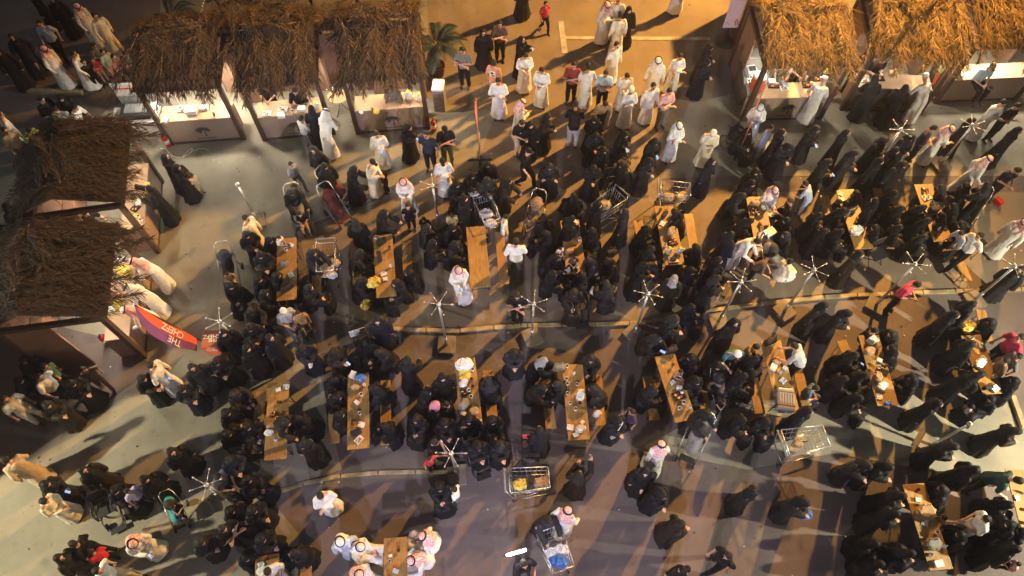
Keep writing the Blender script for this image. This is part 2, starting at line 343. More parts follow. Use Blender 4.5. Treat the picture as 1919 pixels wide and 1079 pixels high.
ITEMS = [
 ('bagy', -3.618, 9.279, 0.752, 20, 1.04, 'crumpled yellow bag on the near end of a table', None),
 ('bagy', -3.905, 9.041, 0.0, 60, 1.04, 'yellow carrier bag on the ground below the crumpled yellow one', None),
 ('hbagn', -3.511, 10.552, 0.752, 30, 1, 'black handbag at the far end of the table with the yellow bag', None),
 ('hbagn', -3.528, 10.068, 0.752, 100, 1, 'black handbag halfway along the table with the yellow bag', None),
 ('hbagn', -5.837, 9.148, 0.752, 40, 1.1, 'black handbag on the near end of the leftmost upper table', None),
 ('bagg', -6.045, 9.874, 0.752, 10, 0.8, 'grey cloth bundle in the middle of the leftmost upper table', None),
 ('bagk', 1.548, 10.252, 0.752, 10, 0.64, 'kraft bag at the feet of the baby on the table', None),
 ('jug', 4.186, 10.236, 0.752, 0, 1, 'white jug left of the other on the near end of a table', None),
 ('jug', 4.471, 10.236, 0.752, 10, 1, 'white jug with yellow lid right of the other', None),
 ('bagk', 4.321, 10.875, 0.752, 60, 0.8, 'crumpled pale paper bag in the middle of the table with white jugs', None),
 ('cup', 4.369, 10.068, 0.752, 0, 1.2, 'paper cup below the right white jug', None),
 ('cupb', 4.288, 10.687, 0.752, 0, 1.1, 'brown cup beside the pale paper bag', None),
 ('hbagn', 4.184, 11.412, 0.752, 50, 0.9, 'black handbag on the far end of the table with white jugs', None),
 ('traydark', 4.332, 10.552, 0.752, 20, 1, 'dark food tray above the two white jugs', None),
 ('tray', 4.307, 10.019, 0.752, 5, 1, 'white tray at the very end of the table with jugs', None),
 ('bagk', 6.735, 11.8, 0.752, 0, 0.72, 'paper bag at the far end of the table behind the bending man', None),
 ('traydark', 6.691, 11.553, 0.752, 80, 1, 'dark tray of food near that paper bag', None),
 ('boxk', 6.893, 11.15, 0.752, 20, 0.9, 'small brown box on the table behind the bending man', None),
 ('boxblue', 6.969, 10.806, 0.752, 30, 1, 'blue and white box held at the table end beside the bending man', None),
 ('cup', 6.78, 11.465, 0.752, 0, 1.1, 'paper cup beside the dark tray of food', None),
 ('bagw2', 9.348, 10.893, 0.752, 10, 1.28, 'round white bag on an upper right table', None),
 ('hbagn', 9.329, 11.82, 0.752, 30, 1.2, 'black handbag on the far end of the table with the round white bag', None),
 ('bagg', 9.366, 11.588, 0.752, 10, 0.8, 'grey bag between the black handbag and the white bag', None),
 ('traydark', 9.499, 11.237, 0.752, 60, 1, 'dark tray just above the round white bag', None),
 ('traydark', 11.584, 12.217, 0.752, 80, 1, 'dark snack tray at the far end of the uppermost right table', None),
 ('tray', 11.582, 12.035, 0.752, 20, 1, 'white snack tray below the dark one at upper right table', None),
 ('hbagn', 11.623, 11.571, 0.752, 10, 1.2, 'black handbag in the middle of the uppermost right table', None),
 ('cupb', 11.714, 11.36, 0.752, 0, 1.2, 'brown cup below the black handbag at upper right', None),
 ('cup', 11.556, 11.15, 0.752, 0, 1.2, 'paper cup near the dark cups at upper right table', None),
 ('bagk', 11.738, 11.272, 0.752, 80, 0.64, 'brown paper bag right of the cups at upper right table', None),
 ('hbagn', -5.605, 6.024, 0.752, 0, 0.45, 'small black pouch on a lower left table', None),
 ('traydark', -5.717, 5.742, 0.752, 50, 0.6, 'slim black case below the small black pouch', None),
 ('hbagt', -5.733, 5.425, 0.752, 20, 0.7, 'tan purse on the lower left table', None),
 ('bagw2', -5.75, 5.271, 0.752, 10, 0.72, 'white bundle with a small child on the lower left table', None),
 ('bagb', -3.701, 6.638, 0.752, 0, 0.72, 'bright blue bag on the far end of a lower table', None),
 ('boxw', -3.907, 6.725, 0.752, 70, 0.7, 'white box left of the bright blue bag', None),
 ('hbagn', -3.686, 5.269, 0.752, 30, 1, 'black handbag on the near end of the table with the blue bag', None),
 ('tray', -3.608, 5.114, 0.752, 50, 0.8, 'red and white snack packet beside that black handbag', None),
 ('cup', -3.643, 5.742, 0.752, 0, 1.1, 'cup in the middle of the table with the blue bag', None),
 ('bagk', -3.821, 6.403, 0.752, 10, 0.56, 'brown paper bag below the bright blue bag', None),
 ('bagw', -1.178, 6.975, 0.752, 10, 1.2, 'big white carrier bag on the far end of a lower table', None),
 ('boxy', -1.149, 6.725, 0.752, 5, 1, 'shallow yellow box below the big white bag', None),
 ('bagw2', -1.178, 6.513, 0.752, 40, 0.88, 'small white bag below the yellow box', None),
 ('traydark', -1.137, 6.296, 0.752, 20, 0.9, 'round dark dish below the small white bag', None),
 ('cupb', -0.958, 6.419, 0.752, 0, 1.1, 'dark cup right of the small white bag', None),
 ('cup', -1.046, 6.323, 0.752, 0, 1, 'paper cup right of the dark dish', None),
 ('cup', -0.99, 6.159, 0.752, 0, 1, 'paper cup nearest the crumpled brown bag', None),
 ('bagg', -1.148, 5.955, 0.752, 70, 0.96, 'crumpled grey bag in the middle of the table with the big white bag', None),
 ('bagk', -0.913, 5.769, 0.752, 70, 0.8, 'crumpled brown bag near the end of that table', None),
 ('cup', 1.354, 6.95, 0.752, 0, 1.2, 'topmost paper cup on the table of cups', None),
 ('cup', 1.329, 6.613, 0.752, 0, 1.2, 'paper cup second from the top on the table of cups', None),
 ('cup', 1.351, 6.488, 0.752, 0, 1, 'small cup just below the second paper cup', None),
 ('cup', 1.343, 6.241, 0.752, 0, 1.1, 'paper cup halfway down the table of cups', None),
 ('cup', 1.399, 5.997, 0.752, 0, 1.1, 'paper cup beside the lone cup in mid table', None),
 ('cup', 1.522, 5.849, 0.752, 0, 1.2, 'lone paper cup in the middle of its table width', None),
 ('bagw2', 1.623, 5.361, 0.752, 20, 0.88, 'white bag of cups on the near end of the table', None),
 ('boxw', 1.674, 5.53, 0.752, 50, 0.4, 'torn napkin above the white bag of cups', None),
 ('bagg', 1.164, 6.918, 0.752, 10, 0.96, 'grey rucksack bundle left of the topmost paper cup', None),
 ('bagw', 1.646, 6.198, 0.752, 80, 0.8, 'white bag with blue print held over the table edge', None),
 ('bagw2', 2.068, 5.826, 0.46, 20, 0.8, 'white bag on the bench right of the cups', None),
 ('traydark', 4.049, 6.2, 0.752, 20, 1.2, 'clear tray on a lower table', None),
 ('cup', 4.133, 6.01, 0.752, 0, 1, 'small cup under the clear tray', None),
 ('cup', 4.014, 5.862, 0.752, 0, 1, 'small cup at left under the clear tray', None),
 ('hbagn', 3.986, 7.38, 0.752, 20, 1, 'black handbag at the far end of the table with the clear tray', None),
 ('phone', 3.765, 7.352, 0.78, 60, 1, 'phone lying at the far corner of the table with the clear tray', None),
 ('hbagn', 6.465, 7.598, 0.752, 20, 1.2, 'dark brown handbag at the far end of the table with the grey suitcase', None),
 ('hbagt', 6.513, 7.236, 0.752, 60, 1, 'tan handbag in the middle of the table with the grey suitcase', None),
 ('boxw', 6.448, 6.922, 0.752, 60, 0.7, 'white snack box above the grey suitcase', None),
 ('bagk', 6.552, 7.06, 0.752, 0, 0.56, 'brown paper bag above the grey suitcase', None),
 ('boxw', 9.053, 7.642, 0.752, 30, 0.9, 'open menu sheet on a table at right', None),
 ('bagk', 8.899, 7.346, 0.752, 30, 0.8, 'brown paper bag below the menu sheet', None),
 ('bagw2', 9.034, 6.445, 0.752, 10, 0.88, 'white cloth bundle on the table with the menu sheet', None),
 ('bagb', 9.058, 5.996, 0.752, 10, 0.48, 'small blue bag at the near end of the table with the menu sheet', None),
 ('bagk', 8.959, 6.68, 0.752, 90, 0.72, 'brown bag above the white cloth bundle', None),
 ('bagy', 11.551, 8.019, 0.752, 10, 0.96, 'yellow bundle on the rightmost lower table', None),
 ('bagw2', 11.584, 7.031, 0.752, 20, 1.04, 'white crumpled bag right below the yellow bundle', None),
 ('boxw', 11.745, 6.364, 0.752, 30, 1, 'white food box at the near end of the rightmost lower table', None),
 ('hbagn', 11.571, 6.392, 0.752, 10, 0.8, 'black box left of the white food box', None),
 ('bagk', 9.237, 3.414, 0.752, 20, 1.28, 'crumpled silver paper bag on the lower right table', None),
 ('bagg', 9.262, 2.737, 0.752, 10, 1.2, 'grey plastic bag above the white napkin box', None),
 ('cup', 9.164, 2.525, 0.752, 0, 1.3, 'cup with a yellow rim beside the napkin box', None),
 ('boxw', 9.301, 2.336, 0.752, 10, 1, 'white and blue napkin box at the near end of the table', None),
 ('bagg', 9.111, 2.353, 0.3, 10, 1.2, 'grey bag hanging beside the bench end at lower right', None),
 ('cup', -2.669, 2.392, 0.752, 0, 0.9, 'cup on the table between the headscarved men', None),
 ('boxw', -2.666, 2.503, 0.752, 20, 0.3, 'tissue on the table between the headscarved men', None),
 ('bagw2', -5.347, 2.183, 0.752, 0, 1.2, 'white bundle on the table cut by the bottom left edge', None),
 ('hbagr', 14.055, 12.334, 0.0, 120, 1, 'red handbag on the ground beside the man in black at the right edge', None),
 ('hbagt', -4.873, 4.877, 0.5, 20, 1.1, 'tan handbag on the lap of the person below the lower left table', None),
 ('bagw', 7.445, 9.741, 0.2, 20, 1.04, 'white bag on the ground near the pram behind the bending man', None),
 ('bagy', -6.799, 9.959, 0.4, 20, 0.72, 'small yellow bag held by a seated person at the leftmost table', None),
 ('bagb', 6.54, 3.357, 0.8, 20, 0.88, 'blue bag held by the rightmost of three walking women', None),
 ('hbagn', 2.645, 10.171, 0.8, 20, 1, 'black camera bag between the seated women', None),
 ('boxw', 2.153, 9.185, 0.5, 60, 0.8, 'white book on the lap of a seated person near the plaza', None),
 ('bagw', -1.039, 12.195, 0.7, 20, 0.96, 'white bag hanging from the hand of a black robed person', None),
 ('cart', -0.675, 11.511, 0, 20, 1, 'shopping cart with white bags left of the boy in white robe', None),
 ('cart', -4.926, 9.981, 0, 5, 1, 'shopping cart full of brown bags pushed by a black robed person', None),
 ('cart', 4.547, 12.21, 0, 85, 0.95, 'shopping cart parked at the far end of the table with white jugs', None),
 ('cart', 2.647, 11.743, 0, -50, 1, 'shopping cart slanting right of the seated crowd near the plaza', None),
 ('cart', 0.379, 4.122, 0, 95, 1.05, 'shopping cart with yellow and black bags at the bottom', None),
 ('cart', 6.771, 5.006, 0, 100, 1.15, 'empty shopping cart standing alone at lower right', None),
 ('cart', 0.959, 2.618, 0, 20, 1.05, 'shopping cart with blue and white bags at the bottom', None),
 ('pramblack', 4.342, 5.11, 0, -25, 1.1, 'black and silver pushchair beside the man in red checked scarf', None),
 ('pramgrey', -7.639, 9.865, 0, 10, 1, 'dark pushchair with a beige dressed baby at left', None),
 ('pramblack', -5.964, 11.644, 0, 15, 1, 'pushchair with a seated child below the boy in blue', None),
 ('pramstripe', 0.604, 11.578, 0, -20, 1, 'pushchair covered with a striped brown blanket', None),
 ('pramred', -4.992, 12.542, 0, 60, 1, 'dark red pushchair, upper of the two', None),
 ('pramred', -4.95, 11.882, 0, 40, 1, 'dark red pushchair, lower of the two', None),
 ('pramblue', -7.748, 3.487, 0, 20, 0.8, 'black pushchair with turquoise lining at lower left', None),
 ('pramblack', 5.185, 6.493, 0, 20, 0.9, 'black pushchair left of the table with the grey suitcase', None),
 ('pramgrey', 12.92, 11.756, 0, -30, 1, 'dark green pushchair at the upper right table', None),
 ('pramblack', 7.141, 10.138, 0, 60, 1, 'tipped back pushchair below the bending man', None),
 ('wchair', 5.358, 9.675, 0, 60, 1, 'wheelchair below the table with white jugs', None),
 ('wchair', 2.929, 12.745, 0, 10, 1, 'wheelchair at the plaza edge by the seated crowd', None),
 ('wchair', 3.134, 13.509, 0, 30, 1, 'wheelchair behind the other one at the plaza edge', None),
 ('wchair', 6.724, 14.36, 0, 40, 1, 'wheelchair below the slanting flag', None),
 ('wchair', -9.365, 3.628, 0, 30, 1, 'wheelchair on the pale pavement at lower left', None),
 ('wchair', 1.766, 8.872, 0, 10, 1, 'wheelchair beside the middle kerb', None),
 ('wchair', -0.847, 4.879, 0, 20, 1, 'wheelchair right of the pole among the people at bottom', None),
 ('bagw', -0.717, 11.511, 0.6, 0, 1.04, 'white bag in the cart left of the boy in white robe', None),
 ('bagw2', -0.595, 11.231, 0.6, 0, 1.12, 'small white bag in the cart left of the boy', None),
 ('bagk', -4.934, 9.764, 0.6, 0, 0.96, 'brown bag in the cart by the leftmost upper tables', None),
 ('bagk', -4.759, 9.977, 0.6, 0, 0.88, 'second brown bag in the cart by the leftmost upper tables', None),
 ('bagw2', -4.773, 9.602, 0.6, 0, 0.96, 'white bag in the cart by the leftmost upper tables', None),
 ('bagk', 4.38, 12.084, 0.6, 0, 0.96, 'left brown bag in the cart beyond the white jugs', None),
 ('bagk', 4.725, 12.084, 0.6, 40, 1.04, 'right brown bag in the cart beyond the white jugs', None),
 ('bagk', 2.568, 11.814, 0.6, 0, 1.04, 'pale bag in the slanting cart', None),
 ('bagy', 0.203, 4.079, 0.6, 0, 0.96, 'yellow bag in the cart at the bottom', None),
 ('hbagn', 0.426, 4.094, 0.62, 80, 1.3, 'black bag between yellow and brown ones in the bottom cart', None),
 ('bagk', 0.683, 4.116, 0.6, 0, 0.96, 'brown bag in the cart at the bottom', None),
 ('bagk', 6.753, 5.032, 0.6, 0, 0.72, 'small paper bag in the almost empty cart', None),
 ('bagb', 1.026, 2.401, 0.6, 0, 1.12, 'blue bag in the lowest cart', None),
 ('bagw', 0.89, 2.591, 0.6, 0, 0.88, 'left white bag in the lowest cart', None),
 ('bagw', 1.081, 2.648, 0.6, 0, 0.96, 'right white bag in the lowest cart', None),
 ('tray', -7.201, 14.818, 1.03, 5, 1, 'tray of red and white sweets on the second upper stall counter', None),
 ('tray', -6.754, 14.981, 1.03, -5, 1.1, 'tray of bread rolls on the second upper stall counter', None),
 ('boxw', -6.748, 14.717, 1.03, 5, 0.8, 'white sheet with two dark squares on the stall counter', None),
 ('boxw', -6.186, 14.961, 1.03, 0, 0.8, 'steel tray box beside the black robed customer', None),
 ('jug', -5.765, 15.012, 1.03, 0, 1, 'chrome kettle at the right end of the second stall counter', None),
 ('cup', -6.436, 14.839, 1.03, 0, 1.2, 'white cup beside the bread rolls', None),
 ('boxw', -10.091, 14.556, 1.03, 80, 0.7, 'small white packet at the left of the glaring counter', None),
 ('tray', -9.664, 14.981, 1.03, 5, 1.4, 'wire tray under the bright lamp of the first stall', None),
 ('boxw', -9.407, 14.879, 1.03, 5, 1.2, 'bright white tray box on the first stall counter', None),
 ('cupb', -8.726, 14.758, 1.03, 0, 1, 'brown pot on the right of the glaring counter', None),
 ('boxw', -9.054, 15.001, 1.03, 5, 0.8, 'white box at the right end of the glaring counter', None),
 ('boxw', -4.429, 14.839, 1.03, -30, 0.4, 'small white packet on the third upper stall counter', None),
 ('bagy', -3.978, 14.849, 1.03, 20, 0.48, 'crumpled yellow paper on the third stall counter', None),
 ('cupb', -4.111, 14.961, 1.03, 0, 0.8, 'small dark bottle left of the yellow paper', None),
 ('jug', -3.059, 15.382, 1.03, 0, 1.25, 'steel coffee urn on the third stall counter', None),
 ('jug', -2.756, 15.341, 1.03, 90, 1, 'white pitcher at the right end of the third stall counter', None),
 ('traydark', 7.852, 15.917, 1.03, 0, 1.3, 'black tray of white boxes at the left of the cook counter', None),
 ('boxw', 7.805, 16.024, 1.03, 0, 0.8, 'white box in the black tray of the cook counter', None),
 ('tray', 8.167, 15.79, 1.03, 10, 1, 'white dish with a bun on the cook counter', None),
 ('phone', 8.169, 15.953, 1.06, 20, 1.8, 'black tablet propped on the cook counter', None),
 ('traydark', 8.898, 15.939, 1.03, 5, 1.3, 'deep black tray with wraps on the cook counter', None),
 ('cup', 8.837, 16.131, 1.03, 0, 1.6, 'stack of white cups in the black tray', None),
 ('boxy', 9.587, 16.497, 1.03, 5, 1, 'glowing yellow tray near the turbaned customer', None),
 ('traydark', 9.248, 16.173, 1.03, 5, 1, 'grey tray left of the turbaned customer', None),
 ('traydark', 11.037, 16.238, 1.03, 0, 1.6, 'wide black griddle on the middle right counter', None),
 ('boxk', 11.525, 16.389, 1.03, 0, 1, 'brown box right of the wide black griddle', None),
 ('tray', 10.642, 16.131, 1.03, 0, 1, 'tray of pink sweets left of the griddle', None),
 ('bagw2', 13.538, 16.269, 1.03, 0, 0.8, 'white cloth on the rightmost stall counter', None),
 ('traydark', -10.254, 11.488, 1.03, 60, 1, 'silver muffin mould on the left stall counter', None),
 ('boxw', -10.178, 11.663, 1.03, 80, 0.7, 'bright white sheet beside the muffin mould', None),
 ('cup', -10.079, 11.175, 1.03, 0, 1.2, 'left white cup pair on the left stall counter', None),
 ('cup', -9.993, 11.055, 1.03, 0, 1.2, 'white cup nearest the corner post of left stall', None),
 ('bagy', -10.171, 11.226, 1.03, 0, 0.4, 'yellow sachet beside the cups on left stall counter', None),
 ('cupb', -10.248, 11.158, 1.03, 0, 1, 'orange snack pot on the left stall counter', None),
 ('bagy', -10.107, 12.267, 1.03, 0, 0.4, 'yellow wrapped cup at the far end of left counter', None),
 ('bagy', -10.061, 9.474, 1.03, 0, 0.96, 'bright yellow bag on the lower left stall counter', None),
 ('bagy', -9.962, 8.514, 1.03, 40, 0.8, 'yellow paper on the near end of lower left counter', None),
 ('boxw', -10.153, 8.373, 1.03, 30, 0.7, 'clear box at the near end of lower left counter', None),
 ('bagw2', -10.206, 9.842, 1.03, 0, 0.88, 'white plastic bag on the far end of lower left counter', None),
 ('bagk', -10.165, 8.788, 1.03, 10, 0.72, 'brown bag on the lower left counter', None),
 ('boxw', -5.183, 15.956, 0.76, 10, 0.4, 'small white box beside the coffee pot', None),
 ('cup', -6.05, 10.294, 0.752, 265, 1.0, 'stray small white cup on the table with the toddler in a heart print shirt', 'small things on the tables'),
 ('napkin', -5.832, 9.559, 0.752, 119, 1.0, 'crumpled white napkin on the table with the toddler in a heart print shirt', 'small things on the tables'),
 ('bottle', -6.154, 10.435, 0.752, 327, 1.0, 'small water bottle on the table with the toddler in a heart print shirt', 'small things on the tables'),
 ('boxw', -5.955, 10.469, 0.752, 150, 0.45, 'small white food box on the table with the toddler in a heart print shirt', 'small things on the tables'),
 ('cupb', -6.115, 9.409, 0.752, 255, 1.0, 'small brown cup on the table with the toddler in a heart print shirt', 'small things on the tables'),
 ('cup', -3.667, 10.677, 0.752, 67, 1.0, 'stray small white cup on the table with the crumpled yellow bag', 'small things on the tables'),
 ('napkin', -3.394, 9.592, 0.752, 214, 1.0, 'crumpled white napkin on the table with the crumpled yellow bag', 'small things on the tables'),
 ('bottle', -3.209, 9.795, 0.752, 329, 1.0, 'small water bottle on the table with the crumpled yellow bag', 'small things on the tables'),
 ('boxw', -3.328, 9.423, 0.752, 196, 0.45, 'small white food box on the table with the crumpled yellow bag', 'small things on the tables'),
 ('cupb', -3.287, 10.367, 0.752, 59, 1.0, 'small brown cup on the table with the crumpled yellow bag', 'small things on the tables'),
 ('cup', 1.822, 10.62, 0.752, 197, 1.0, 'stray small white cup on the table with two small children sitting on it', 'small things on the tables'),
 ('napkin', 1.729, 11.2, 0.752, 37, 1.0, 'crumpled white napkin on the table with two small children sitting on it', 'small things on the tables'),
 ('bottle', 1.726, 9.751, 0.752, 38, 1.0, 'small water bottle on the table with two small children sitting on it', 'small things on the tables'),
 ('boxw', 1.5, 9.7, 0.752, 46, 0.45, 'small white food box on the table with two small children sitting on it', 'small things on the tables'),
 ('cupb', 1.801, 10.928, 0.752, 106, 1.0, 'small brown cup on the table with two small children sitting on it', 'small things on the tables'),
 ('cup', 4.393, 11.431, 0.752, 327, 1.0, 'stray small white cup on the table with two white jugs', 'small things on the tables'),
 ('napkin', 4.116, 11.173, 0.752, 59, 1.0, 'crumpled white napkin on the table with two white jugs', 'small things on the tables'),
 ('bottle', 4.124, 10.438, 0.752, 131, 1.0, 'small water bottle on the table with two white jugs', 'small things on the tables'),
 ('boxw', 4.411, 11.215, 0.752, 213, 0.45, 'small white food box on the table with two white jugs', 'small things on the tables'),
 ('cupb', 4.09, 11.572, 0.752, 169, 1.0, 'small brown cup on the table with two white jugs', 'small things on the tables'),
 ('cup', 6.786, 10.962, 0.752, 21, 1.0, 'stray small white cup on the table behind the bending man in white robe', 'small things on the tables'),
 ('napkin', 6.648, 10.513, 0.752, 347, 1.0, 'crumpled white napkin on the table behind the bending man in white robe', 'small things on the tables'),
 ('bottle', 6.693, 10.792, 0.752, 143, 1.0, 'small water bottle on the table behind the bending man in white robe', 'small things on the tables'),
 ('boxw', 6.965, 11.678, 0.752, 292, 0.45, 'small white food box on the table behind the bending man in white robe', 'small things on the tables'),
 ('cupb', 6.968, 10.384, 0.752, 181, 1.0, 'small brown cup on the table behind the bending man in white robe', 'small things on the tables'),
 ('cup', 9.514, 11.678, 0.752, 328, 1.0, 'stray small white cup on the table with the round white bag', 'small things on the tables'),
 ('napkin', 9.219, 12.165, 0.752, 63, 1.0, 'crumpled white napkin on the table with the round white bag', 'small things on the tables'),
 ('bottle', 9.224, 11.404, 0.752, 109, 1.0, 'small water bottle on the table with the round white bag', 'small things on the tables'),
 ('boxw', 9.198, 11.951, 0.752, 124, 0.45, 'small white food box on the table with the round white bag', 'small things on the tables'),
 ('cupb', 9.637, 10.814, 0.752, 199, 1.0, 'small brown cup on the table with the round white bag', 'small things on the tables'),
 ('cup', 11.857, 10.741, 0.752, 278, 1.0, 'stray small white cup on the table nearest the upper right edge', 'small things on the tables'),
 ('napkin', 11.794, 11.855, 0.752, 268, 1.0, 'crumpled white napkin on the table nearest the upper right edge', 'small things on the tables'),
 ('bottle', 11.599, 10.944, 0.752, 139, 1.0, 'small water bottle on the table nearest the upper right edge', 'small things on the tables'),
 ('boxw', 11.451, 11.562, 0.752, 293, 0.45, 'small white food box on the table nearest the upper right edge', 'small things on the tables'),
 ('cupb', 11.499, 10.783, 0.752, 254, 1.0, 'small brown cup on the table nearest the upper right edge', 'small things on the tables'),
 ('cup', -5.583, 5.6, 0.752, 66, 1.0, 'stray small white cup on the table with the small black pouch', 'small things on the tables'),
 ('napkin', -5.52, 6.43, 0.752, 359, 1.0, 'crumpled white napkin on the table with the small black pouch', 'small things on the tables'),
 ('bottle', -5.548, 5.087, 0.752, 11, 1.0, 'small water bottle on the table with the small black pouch', 'small things on the tables'),
 ('boxw', -5.685, 6.347, 0.752, 18, 0.45, 'small white food box on the table with the small black pouch', 'small things on the tables'),
 ('cupb', -5.458, 5.767, 0.752, 99, 1.0, 'small brown cup on the table with the small black pouch', 'small things on the tables'),
 ('cup', -3.65, 6.211, 0.752, 7, 1.0, 'stray small white cup on the table with the bright blue bag', 'small things on the tables'),
 ('napkin', -3.588, 5.479, 0.752, 165, 1.0, 'crumpled white napkin on the table with the bright blue bag', 'small things on the tables'),
 ('bottle', -3.598, 6.467, 0.752, 43, 1.0, 'small water bottle on the table with the bright blue bag', 'small things on the tables'),
 ('boxw', -3.748, 6.025, 0.752, 322, 0.45, 'small white food box on the table with the bright blue bag', 'small things on the tables'),
 ('cupb', -3.789, 5.482, 0.752, 207, 1.0, 'small brown cup on the table with the bright blue bag', 'small things on the tables'),
 ('cup', -0.972, 6.865, 0.752, 246, 1.0, 'stray small white cup on the table with the big white bag', 'small things on the tables'),
 ('napkin', -0.814, 5.56, 0.752, 58, 1.0, 'crumpled white napkin on the table with the big white bag', 'small things on the tables'),
 ('bottle', -1.06, 5.574, 0.752, 257, 1.0, 'small water bottle on the table with the big white bag', 'small things on the tables'),
 ('boxw', -1.162, 5.745, 0.752, 158, 0.45, 'small white food box on the table with the big white bag', 'small things on the tables'),
 ('cupb', -0.994, 6.608, 0.752, 259, 1.0, 'small brown cup on the table with the big white bag', 'small things on the tables'),
 ('cup', 1.59, 6.471, 0.752, 267, 1.0, 'stray small white cup on the table with the row of paper cups', 'small things on the tables'),
 ('napkin', 1.382, 5.414, 0.752, 173, 1.0, 'crumpled white napkin on the table with the row of paper cups', 'small things on the tables'),
 ('bottle', 1.519, 6.76, 0.752, 235, 1.0, 'small water bottle on the table with the row of paper cups', 'small things on the tables'),
 ('boxw', 1.506, 5.229, 0.752, 201, 0.45, 'small white food box on the table with the row of paper cups', 'small things on the tables'),
 ('cupb', 1.637, 5.996, 0.752, 179, 1.0, 'small brown cup on the table with the row of paper cups', 'small things on the tables'),
 ('cup', 4.119, 6.711, 0.752, 331, 1.0, 'stray small white cup on the table with the clear plastic tray', 'small things on the tables'),
 ('napkin', 4.081, 6.392, 0.752, 79, 1.0, 'crumpled white napkin on the table with the clear plastic tray', 'small things on the tables'),
 ('bottle', 4.278, 5.884, 0.752, 91, 1.0, 'small water bottle on the table with the clear plastic tray', 'small things on the tables'),
 ('boxw', 3.929, 6.542, 0.752, 31, 0.45, 'small white food box on the table with the clear plastic tray', 'small things on the tables'),
 ('cupb', 3.973, 6.98, 0.752, 234, 1.0, 'small brown cup on the table with the clear plastic tray', 'small things on the tables'),
 ('cup', 6.553, 6.224, 0.752, 65, 1.0, 'stray small white cup on the table with the grey suitcase', 'small things on the tables'),
 ('napkin', 6.64, 6.589, 0.752, 42, 1.0, 'crumpled white napkin on the table with the grey suitcase', 'small things on the tables'),
 ('bottle', 6.589, 6.781, 0.752, 180, 1.0, 'small water bottle on the table with the grey suitcase', 'small things on the tables'),
 ('boxw', 6.74, 6.909, 0.752, 138, 0.45, 'small white food box on the table with the grey suitcase', 'small things on the tables'),
 ('cupb', 6.696, 6.005, 0.752, 314, 1.0, 'small brown cup on the table with the grey suitcase', 'small things on the tables'),
 ('cup', 9.041, 6.92, 0.752, 218, 1.0, 'stray small white cup on the table with open menu sheet', 'small things on the tables'),
 ('napkin', 8.913, 6.189, 0.752, 261, 1.0, 'crumpled white napkin on the table with open menu sheet', 'small things on the tables'),
 ('bottle', 9.169, 7.461, 0.752, 71, 1.0, 'small water bottle on the table with open menu sheet', 'small things on the tables'),
 ('boxw', 9.122, 7.123, 0.752, 331, 0.45, 'small white food box on the table with open menu sheet', 'small things on the tables'),
 ('cupb', 9.239, 6.957, 0.752, 105, 1.0, 'small brown cup on the table with open menu sheet', 'small things on the tables'),
 ('cup', 11.814, 6.681, 0.752, 123, 1.0, 'stray small white cup on the table with the yellow bundle', 'small things on the tables'),
 ('napkin', 11.736, 7.177, 0.752, 293, 1.0, 'crumpled white napkin on the table with the yellow bundle', 'small things on the tables'),
 ('bottle', 11.558, 7.69, 0.752, 185, 1.0, 'small water bottle on the table with the yellow bundle', 'small things on the tables'),
 ('boxw', 11.743, 7.509, 0.752, 84, 0.45, 'small white food box on the table with the yellow bundle', 'small things on the tables'),
 ('cupb', 11.554, 6.856, 0.752, 95, 1.0, 'small brown cup on the table with the yellow bundle', 'small things on the tables'),
 ('cup', 9.425, 2.993, 0.752, 144, 1.0, 'stray small white cup on the table with the crumpled silver foil', 'small things on the tables'),
 ('napkin', 9.244, 3.218, 0.752, 248, 1.0, 'crumpled white napkin on the table with the crumpled silver foil', 'small things on the tables'),
 ('bottle', 9.497, 2.689, 0.752, 237, 1.0, 'small water bottle on the table with the crumpled silver foil', 'small things on the tables'),
 ('boxw', 9.209, 3.709, 0.752, 353, 0.45, 'small white food box on the table with the crumpled silver foil', 'small things on the tables'),
 ('cupb', 9.238, 3.921, 0.752, 209, 1.0, 'small brown cup on the table with the crumpled silver foil', 'small things on the tables'),
 ('cup', 11.471, 3.205, 0.752, 35, 1.0, 'stray small white cup on the table cut by the lower right edge', 'small things on the tables'),
 ('napkin', 11.846, 4.145, 0.752, 340, 1.0, 'crumpled white napkin on the table cut by the lower right edge', 'small things on the tables'),
 ('bottle', 11.665, 3.863, 0.752, 188, 1.0, 'small water bottle on the table cut by the lower right edge', 'small things on the tables'),
 ('boxw', 11.461, 3.751, 0.752, 279, 0.45, 'small white food box on the table cut by the lower right edge', 'small things on the tables'),
 ('cupb', 11.611, 3.48, 0.752, 215, 1.0, 'small brown cup on the table cut by the lower right edge', 'small things on the tables'),
 ('cup', -2.66, 2.021, 0.752, 332, 1.0, 'stray small white cup on the table between the men in headscarves', 'small things on the tables'),
 ('napkin', -2.464, 1.601, 0.752, 54, 1.0, 'crumpled white napkin on the table between the men in headscarves', 'small things on the tables'),
 ('bottle', -2.699, 1.794, 0.752, 156, 1.0, 'small water bottle on the table between the men in headscarves', 'small things on the tables'),
 ('boxw', -2.525, 2.187, 0.752, 160, 0.45, 'small white food box on the table between the men in headscarves', 'small things on the tables'),
 ('cupb', -2.491, 2.611, 0.752, 140, 1.0, 'small brown cup on the table between the men in headscarves', 'small things on the tables'),
 ('cup', -5.115, 1.311, 0.752, 89, 1.0, 'stray small white cup on the table cut by the bottom left edge', 'small things on the tables'),
 ('napkin', -5.466, 2.307, 0.752, 304, 1.0, 'crumpled white napkin on the table cut by the bottom left edge', 'small things on the tables'),
 ('bottle', -5.228, 2.04, 0.752, 84, 1.0, 'small water bottle on the table cut by the bottom left edge', 'small things on the tables'),
 ('boxw', -5.265, 1.393, 0.752, 57, 0.45, 'small white food box on the table cut by the bottom left edge', 'small things on the tables'),
